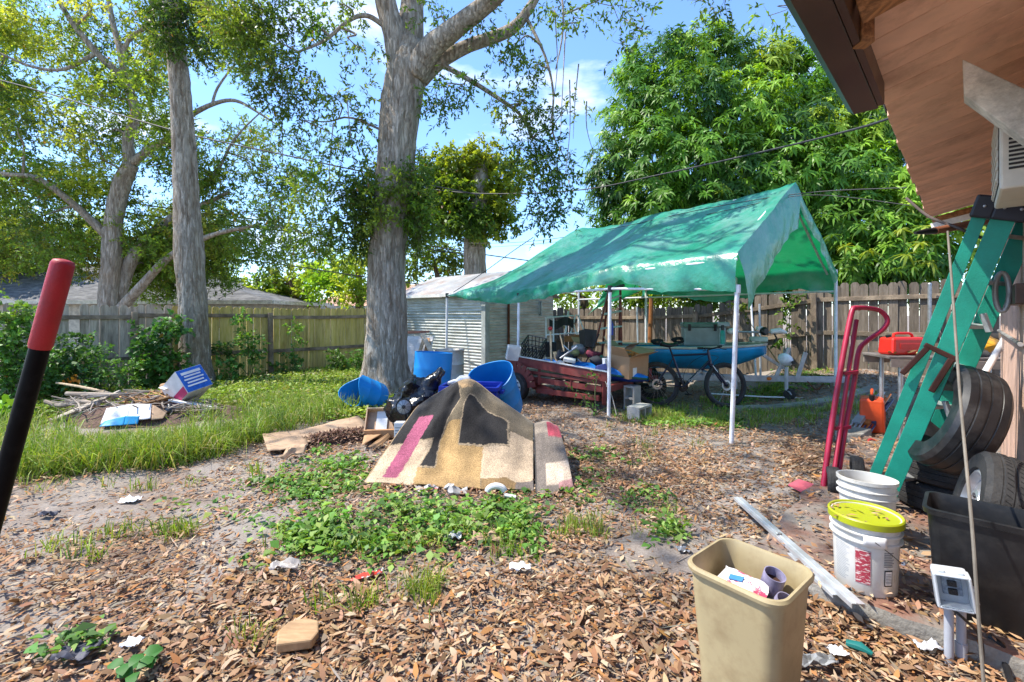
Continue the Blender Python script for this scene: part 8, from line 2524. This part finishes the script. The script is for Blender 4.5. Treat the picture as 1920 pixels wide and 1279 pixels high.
# ================================================================== debris pile at the left
def make_debris():
    stick_m = mat('dry_stick', (.28, .22, .17), .9, scale=6, col2=(.42, .35, .28), stretch=(1, 1, .3))
    grey_m = mat('grey_plank', (.36, .31, .25), .9, var=.25, scale=5)
    def stick(name, lab, pts, r, m, cat='stick'):
        b = MB(); b.tube(catmull(pts, 5), lerps(r, 5) if isinstance(r, list) else r, 8); b.jitter(.006, 9)
        tag(b.build(name, m, smooth=True), lab, cat)
    def gpd(px, py, z): p = gp(px, py); d = p.y; return P(px, py, F * (CAMH - z) / (py - HY))
    def at(px, d, z): return V((px - CX) * d / F, d, z)
    stick('branch', 'long thin bare branch pointing left above the debris pile', [at(106, 7.2, .42), at(160, 7.1, .36), at(212, 7.0, .27), at(240, 6.9, .2)], [.016, .02, .024, .02], WOODP, 'branch')
    stick('branch', 'thick grey log lying across the debris pile', [at(125, 6.9, .30), at(190, 6.9, .28), at(260, 6.9, .26), at(320, 6.8, .26)], [.035, .038, .034, .028], stick_m, 'branch')
    stick('branch', 'crooked grey branch at the left end of debris pile', [at(84, 6.7, .22), at(115, 6.7, .16), at(150, 6.7, .22), at(185, 6.6, .2)], [.028, .036, .034, .025], stick_m, 'branch')
    for k, (a, c, lab) in enumerate(((at(97, 6.2, .06), at(196, 6.75, .26), 'long grey plank slanting at the left of debris pile'), (at(110, 6.25, .03), at(170, 6.55, .15), 'short grey plank under the slanting one'))):
        b = MB(); b.bar(a, c, .13 if k == 0 else .10, .025); tag(b.build('plank', grey_m, bevel=.003), lab, 'plank')
    for k, (a, c, lab) in enumerate(((at(262, 6.5, .20), at(322, 6.6, .30), 'tan wedge of broken plywood in debris pile'), (at(255, 6.7, .28), at(330, 6.7, .26), 'thin tan lath on top of debris pile'))):
        b = MB(); b.bar(a, c, .16 if k == 0 else .03, .02, (0, .3, 1)); tag(b.build('plywood_scrap', mat('orange_ply', (.45, .25, .11), .8, var=.2), bevel=.002), lab, 'plywood')
    for k, (a, c, lab) in enumerate(((at(318, 6.55, .27), at(398, 6.5, .17), 'white plastic pipe at the right of debris pile'), (at(350, 6.7, .22), at(412, 6.6, .14), 'thin white lath below the printed box'))):
        b = MB(); b.bar(a, c, .05 if k == 0 else .025, .03); tag(b.build('white_strip', WHITE_PL, bevel=.004), lab, 'strip')
    for k, (a, c, w, lab) in enumerate(((at(165, 6.6, .30), at(290, 6.9, .34), .09, 'brown board on top of the debris pile middle'), (at(210, 6.35, .12), at(300, 6.75, .30), .11, 'weathered board pointing at the printed carton'), (at(140, 6.5, .10), at(225, 7.0, .33), .07, 'narrow board near the crooked branch'), (at(300, 6.4, .10), at(372, 6.8, .28), .08, 'short tan board below the printed carton'), (at(235, 6.9, .36), at(330, 7.0, .30), .12, 'wide pale board at the back of debris pile'))):
        b = MB(); b.bar(a, c, w, .022, (0, .2, 1)); tag(b.build('plank', (stick_m, grey_m, grey_m, WOODP, WOODP)[k], bevel=.003), lab, 'plank')
    # tangle of twigs: nobody could count them
    b = MB()
    for k in range(300):
        if k < 130: c = at(random.uniform(330, 400), random.uniform(6.3, 6.9), random.uniform(.02, .25)); L_ = random.uniform(.15, .5)
        else: c = at(random.uniform(120, 330), random.uniform(6.3, 7.1), random.uniform(.05, .30)); L_ = random.uniform(.2, .55)
        a = random.uniform(0, 6.28); d = V(math.cos(a), math.sin(a) * .6, random.gauss(0, .25)) * L_ / 2
        b.tube([c - d, c + V(random.gauss(0, .03), random.gauss(0, .03), random.gauss(0, .03)), c + d], [random.uniform(.004, .011)] * 2 + [.003], 5)
    o = b.build('twig_tangle', stick_m, smooth=True); tag(o, 'tangle of dry grey twigs in the debris pile', 'twigs', kind='stuff')
    b = MB()
    for k in range(60):
        c = at(random.gauss(272, 26), random.uniform(6.5, 6.9), random.uniform(.16, .34)); a = random.uniform(0, 6.28); d = V(math.cos(a), math.sin(a), random.gauss(0, .3)) * random.uniform(.05, .16)
        b.bar(c - d, c + d, random.uniform(.012, .035), .006)
    tag(b.build('splinters', mat('orange_ply', (.45, .25, .11))), 'scatter of broken orange wood splinters on the pile', 'splinters', kind='stuff')
    # soil mound beneath
    b = MB()
    def f(u, v):
        x = -5.25 + (u - .5) * 3.2; y = 6.75 + (v - .5) * 1.4; r = math.hypot((u - .5) * 2, (v - .5) * 2)
        return V(x, y, -.03 + .24 * max(0, 1 - r * r) + .03 * mnoise.noise(V(x * 4, y * 4, 0)) * (r < 1))
    b.grid(f, 30, 16); tag(b.build('debris_mound', mat('mulch', (.06, .035, .025)), smooth=True, angle=180), 'low brown mound of yard debris under the sticks', 'mound')
    # printed box, tilted
    c = at(352, 6.75, .42)
    t = thing('printed_carton', 'white carton with blue and magenta print tipped on debris pile', 'carton', c)
    M = TM(c, .25, -.55, -.55)
    wh = mat('carton_white', (.62, .60, .60), .6, var=.08); bl = mat('carton_blue', (.012, .10, .42), .5, scale=30, var=.2); mg = mat('carton_magenta', (.50, .03, .12), .5)
    b = MB(); open_box(b, M @ Matrix.Translation((0, 0, -.16)), .52, .36, .36, .008); b.build('box_body', wh, t)
    b = MB(); b.box(M @ Vector((.2635, 0, .02)), (.004, .35, .35), M.to_3x3()); b.build('blue_panel', bl, t)
    b = MB(); b.box(M @ Vector((.08, -.1835, -.10)), (.34, .004, .12), M.to_3x3()); b.build('magenta_panel', mg, t)
    for k in range(5):
        b = MB(); b.box(M @ Vector((.267, 0, .13 - k * .05)), (.003, .27 - .04 * (k % 2), .022 if k else .04), M.to_3x3()); b.build('print_line', wh, t)
    b = MB(); b.box(M @ Vector((-.16, -.10, .16)), (.14, .26, .006), M.to_3x3() @ Matrix.Rotation(.7, 3, 'Y')); b.build('flap', wh, t)
    # flattened white and blue box
    t = thing('flattened_carton', 'flattened white and bright blue carton in front of debris pile', 'carton', at(240, 6.1, .05))
    sheet_obj('white_panel', None, None, [at(188, 6.05, .04), at(238, 6.12, .06), at(246, 6.3, .26), at(200, 6.3, .2)], wh, parent=None, amp=.004).parent = t
    sheet_obj('white_panel', None, None, [at(238, 6.12, .06), at(282, 6.12, .10), at(284, 6.3, .26), at(246, 6.3, .26)], wh, amp=.004).parent = t
    cy = mat('carton_cyan', (.02, .27, .52), .5)
    sheet_obj('blue_panel', None, None, [at(186, 6.0, .02), at(233, 6.05, .03), at(236, 6.10, .14), at(196, 6.10, .07)], cy, amp=.003).parent = t
    sheet_obj('blue_panel', None, None, [at(233, 6.05, .03), at(258, 6.07, .04), at(262, 6.10, .14), at(236, 6.10, .14)], cy, amp=.003).parent = t
    sheet_obj('tan_flap', None, None, [at(284, 6.12, .08), at(306, 6.2, .08), at(314, 6.3, .15), at(286, 6.3, .25)], CARD_DIRTY, amp=.006).parent = t
    for o in t.children:
        o.location = -Vector(ROOTS[t.name])
    # black bag and brown paper
    b = MB(); b.ball(at(325, 6.45, .16), (.12, .10, .09), 20, 14); b.jitter(.06, 9)
    tag(b.build('black_bag', mat('black_bag_film', (.008, .008, .01)), smooth=True, angle=50), 'torn black plastic bag between twigs and carton', 'bag')
    b = MB(); b.ball(at(312, 6.85, .36), (.10, .07, .12), 18, 12); b.jitter(.05, 8)
    tag(b.build('paper_bag', CARD, smooth=True, angle=50), 'crumpled brown paper bag behind the printed carton', 'bag')
    # orange flower by the fence
    f = at(135, 7.6, .42)
    t = thing('orange_flower', 'orange blossom cluster in the shrubs left of the debris', 'flower', V(f.x, f.y, 0))
    b = MB(); b.tube([V(f.x, f.y, 0), f], .01, 6); b.build('stem', mat('green_stem', (.1, .12, .04)), t)
    n = 26
    leaf_obj('petals', leaf_arrays(np.repeat([tuple(f)], n, 0) + RNG.normal(0, .04, (n, 3)), rand_unit(n), rand_unit(n), RNG.uniform(.05, .1, n), RNG.uniform(.03, .05, n), pick_cols(n, [(.75, .22, .02), (.8, .3, .03)]), .1, .2, True), WEED, t)
make_debris()

# ================================================================== scraps on the ground
def scraps():
    # sawn wood slab low left
    p = gp(560, 1215, .0)
    b = MB(); M = TM(V(p.x, p.y, .045), .05, .03, .35)
    b.prism([(-.085, -.06), (.06, -.075), (.085, -.03), (.08, .05), (.02, .085), (-.05, .08), (-.09, .02)], -.022, .022, M); tag(b.build('wood_block', mat('sawn_block', (.36, .22, .11), .85, scale=9, col2=(.46, .30, .16), stretch=(1, 5, 1), dirt_or_sheen=(.15, .09, .05)), bevel=.008), 'rounded sawn wood block lying in the leaf litter', 'wood block')
    def crumple(name, lab, px, py, sz, m, cat, seed=0, z=.03):
        q = gp(px, py, z); b = MB()
        def f(u, v):
            x, y = (u - .5) * sz[0], (v - .5) * sz[1]
            return V(q.x + x, q.y + y, q.z + .25 * sz[0] * mnoise.noise(V(u * 4 + seed, v * 4, seed)) + .02)
        b.grid(f, 9, 9); tag(b.build(name, m, solid=.001, smooth=True, angle=25), lab, cat)
    pw = mat('paper_white', (.72, .72, .74), .7, var=.06)
    crumple('paper_scrap', 'white paper scrap on the sandy soil at left', 245, 941, (.13, .10), pw, 'paper', 1)
    crumple('paper_scrap', 'small white paper scrap near the bottom left seedling', 248, 1212, (.07, .06), pw, 'paper', 2)
    crumple('paper_scrap', 'pale paper pieces right of the weed patch', 975, 1068, (.12, .06), pw, 'paper', 3)
    crumple('paper_scrap', 'pale grey paper scrap at the lower weed patch edge', 850, 1008, (.11, .08), mat('paper_grey', (.5, .5, .52), .8), 'paper', 4)
    crumple('paper_scrap', 'white rag half buried below the weeds at centre left', 535, 1065, (.16, .07), mat('dirty_rag', (.5, .45, .4), .9), 'rag', 5)
    crumple('paper_scrap', 'crumpled foil scrap left of the wastebasket', 1280, 1035, (.07, .07), mat('dull_silver', (.32, .33, .35)), 'foil', 6)
    crumple('paper_scrap', 'dark plastic scrap in the sand at far left', 92, 967, (.13, .05), mat('dark_scrap', (.05, .05, .07), .6), 'plastic', 7)
    crumple('paper_scrap', 'black cloth scrap near the bottom left corner', 145, 1228, (.14, .10), mat('dark_scrap', (.05, .05, .07)), 'cloth', 8)
    crumple('paper_scrap', 'white rag lying by the teal scrap below the slab', 1570, 1228, (.07, .06), pw, 'rag', 9, .03)
    crumple('paper_scrap', 'grey plastic strip beside the wastebasket foot', 1530, 1245, (.16, .05), mat('grey_strip', (.25, .26, .27), .5), 'plastic', 10)
    crumple('paper_scrap', 'pale torn paper below the outlet conduits', 1740, 1218, (.10, .05), mat('paper_grey', (.5, .5, .52)), 'paper', 11)
    crumple('paper_scrap', 'tan cardboard scrap below the weed patch', 915, 1012, (.20, .10), CARD_DIRTY, 'cardboard', 12)
    # red and white wrapper
    q = gp(690, 1082, .03); t = thing('snack_wrapper', 'red and white snack wrapper in the litter below weeds', 'wrapper', q)
    b = MB(); b.grid(lambda u, v: V(q.x + (u - .5) * .15, q.y + (v - .5) * .05 + (u - .5) * .08, q.z + .015 * mnoise.noise(V(u * 5, v * 5, 2)) + .015), 10, 4); b.build('wrapper_body', mat('wrapper_red', (.62, .06, .04), .35, scale=16, col2=(.7, .68, .66), thr=(.52, .55)), t, solid=.003, smooth=True)
    # teal plastic scrap and white clamp pieces
    q = gp(1612, 1222, .02); b = MB(); b.tube([q + V(-.035, .03, .015), q + V(0, 0, .02), q + V(.03, -.035, .012)], [.016, .02, .012], 10); b.jitter(.008, 30)
    tag(b.build('teal_scrap', mat('teal_plastic', (.01, .13, .12), .4), smooth=True, angle=40), 'broken teal plastic piece in leaves below slab', 'plastic')
    # things poking out under the rug front edge
    q = gp(930, 935, .03)
    b = MB(); b.tube([q + V(.07 * math.cos(a) , .02, .045 + .05 * math.sin(a)) for a in np.linspace(.2, 3.0, 12)], .025, 10); b.tube([q + V(.07, 0, .03), q + V(.16, -.02, .02)], .014, 8)
    tag(b.build('pvc_elbow', WHITE_PL, smooth=True), 'curved white plastic elbow under the rug front edge', 'pipe')
    for k, (px, py, lab) in enumerate(((800, 922, 'white and red paper trash under the rug edge'), (850, 928, 'white plastic trash under the rug edge centre'))):
        q = gp(px, py, .02); b = MB(); b.ball(q + V(0, .05, .015), (.10, .05, .025), 16, 10); b.jitter(.05, 17, k).jitter(.02, 40, k)
        tag(b.build('trash_scrap', mat('trash_white_%d' % k, (.36, .34, .32), .5, scale=9, col2=((.5, .08, .08), (.35, .34, .33))[k], thr=(.56, .6)), smooth=True, angle=40), lab, 'trash')
    # tool and cables right of the drum
    q = P(990, 775, 5.2); q.z = .06
    b = MB()
    for k in range(14):
        a = random.uniform(0, 6.28); b.tube([q + V(random.gauss(0, .08), random.gauss(0, .06), random.uniform(0, .1)), q + V(random.gauss(0, .08), random.gauss(0, .06), random.uniform(.02, .16)), q + V(random.gauss(0, .12), random.gauss(0, .08), random.uniform(0, .1))], random.uniform(.006, .018), 6)
    tag(b.build('wire_bundle', mat('teal_grey_wire', (.42, .47, .47), .4, metal=.3, scale=20, col2=(.08, .16, .16)), smooth=True), 'bundle of silver and teal wires right of the half drum', 'wires')
    q = P(1025, 775, 5.1); q.z = .05
    b = MB(); M = AX(q + V(.03, 0, .06), V(.9, -.4, .1)); b.lathe([(.001, -.02), (.06, -.02), (.075, 0), (.06, .03), (.03, .05), (.03, .16), (.001, .17)], 20, M)
    tag(b.build('lamp_head', BLACK_PL, smooth=True), 'small black lamp head on the ground right of wires', 'lamp')
    # thin plastic pipe lying by the boat trailer
    b = MB(); b.tube([P(1330, 738, 7.9) , P(1430, 744, 7.7), P(1560, 748, 7.6)], .012, 8); 
    b.v = [(x, y, gf(x, y) + .09 + (z - .0) * 0) if False else (x, y, z) for x, y, z in b.v]
    tag(b.build('thin_pipe', WHITE_PIPE, smooth=True), 'thin white pipe lying under the boat trailer', 'pipe')
    # poles leaning on the fence behind the boat
    for k, (a, c, lab, m) in enumerate((((1418, 690, 9.3), (1408, 565, 9.6), 'thin white pole leaning on the fence behind boat bow', WHITE_PIPE), ((1426, 690, 9.5), (1424, 570, 9.6), 'thin grey pole beside the white leaning pole', GALV), ((1198, 690, 10.6), (1194, 575, 10.8), 'grey pole standing at the fence left of boat', GALV), ((1217, 690, 10.8), (1221, 560, 10.9), 'brown wooden post at the fence left of boat', mat('orange_brown', (.3, .11, .03))))):
        p0, p1 = P(*a), P(*c); p0.z = gf(p0.x, p0.y); b = MB(); b.tube([p0, p1], .022 if k < 3 else .05, 8); tag(b.build('leaning_pole', m, smooth=True), lab, 'pole')
scraps()

# ================================================================== overhead wires
def wires():
    m = mat('wire_black', (.03, .03, .035), .6); m2 = mat('wire_grey', (.30, .30, .31), .6)
    def wire(lab, pts, r=.012, mm=m, sag=0):
        b = MB(); b.tube(catmull(pts, 8), r, 6); tag(b.build('overhead_wire', mm, smooth=True), lab, 'wire')
    wire('upper wire crossing the left oak from the picture edge', [P(-300, 82, 12), P(0, 150, 11.5), P(320, 243, 11), P(530, 290, 11), P(720, 330, 11.2), P(900, 366, 12)], .017)
    wire('middle wire at left just above the neighbour roof trees', [P(-300, 295, 15), P(0, 340, 15), P(330, 393, 15), P(610, 428, 15.5), P(860, 470, 16), P(1000, 490, 17)], .02)
    wire('lower of the close wire pair at left', [P(-300, 315, 15), P(0, 362, 15), P(330, 412, 15), P(600, 440, 15.5), P(880, 478, 16)], .02)
    wire('lowest wire at left passing behind the slim trunk', [P(-300, 400, 16), P(0, 432, 16), P(330, 474, 16), P(520, 495, 16.5), P(690, 520, 17), P(900, 548, 18)], .022)
    wire('steep guy wire left of the big trunk', [P(410, 560, 19), P(520, 508, 18.5), P(592, 462, 18), P(680, 400, 17.5)], .014)
    wire('thick service wire from the pollard to the house eave', [P(700, 330, 14.5), P(780, 350, 13.8), P(900, 363, 12.5), P(1080, 357, 10.5), P(1240, 327, 8.6), P(1450, 280, 6.6), P(1600, 243, 5.4), P(1668, 222, 4.9)], .013, m)
    wire('thin cable skimming over the green tarp', [P(760, 455, 15), P(960, 455, 11.5), P(1130, 432, 9.0), P(1330, 390, 7.2), P(1510, 362, 6.2), P(1700, 352, 5.2)], .006, m)
    wire('second thin cable just below on the green tarp', [P(780, 470, 15), P(1000, 458, 11.0), P(1200, 428, 8.4), P(1360, 395, 7.0), P(1512, 366, 6.15), P(1705, 385, 5.2)], .005, m)
    wire('vertical cord dangling between the slim and big trunks', [P(531, -80, 9.0), P(530, 100, 9.0), P(529, 240, 9.0), P(530, 300, 9.0)], .008, m2)
wires()
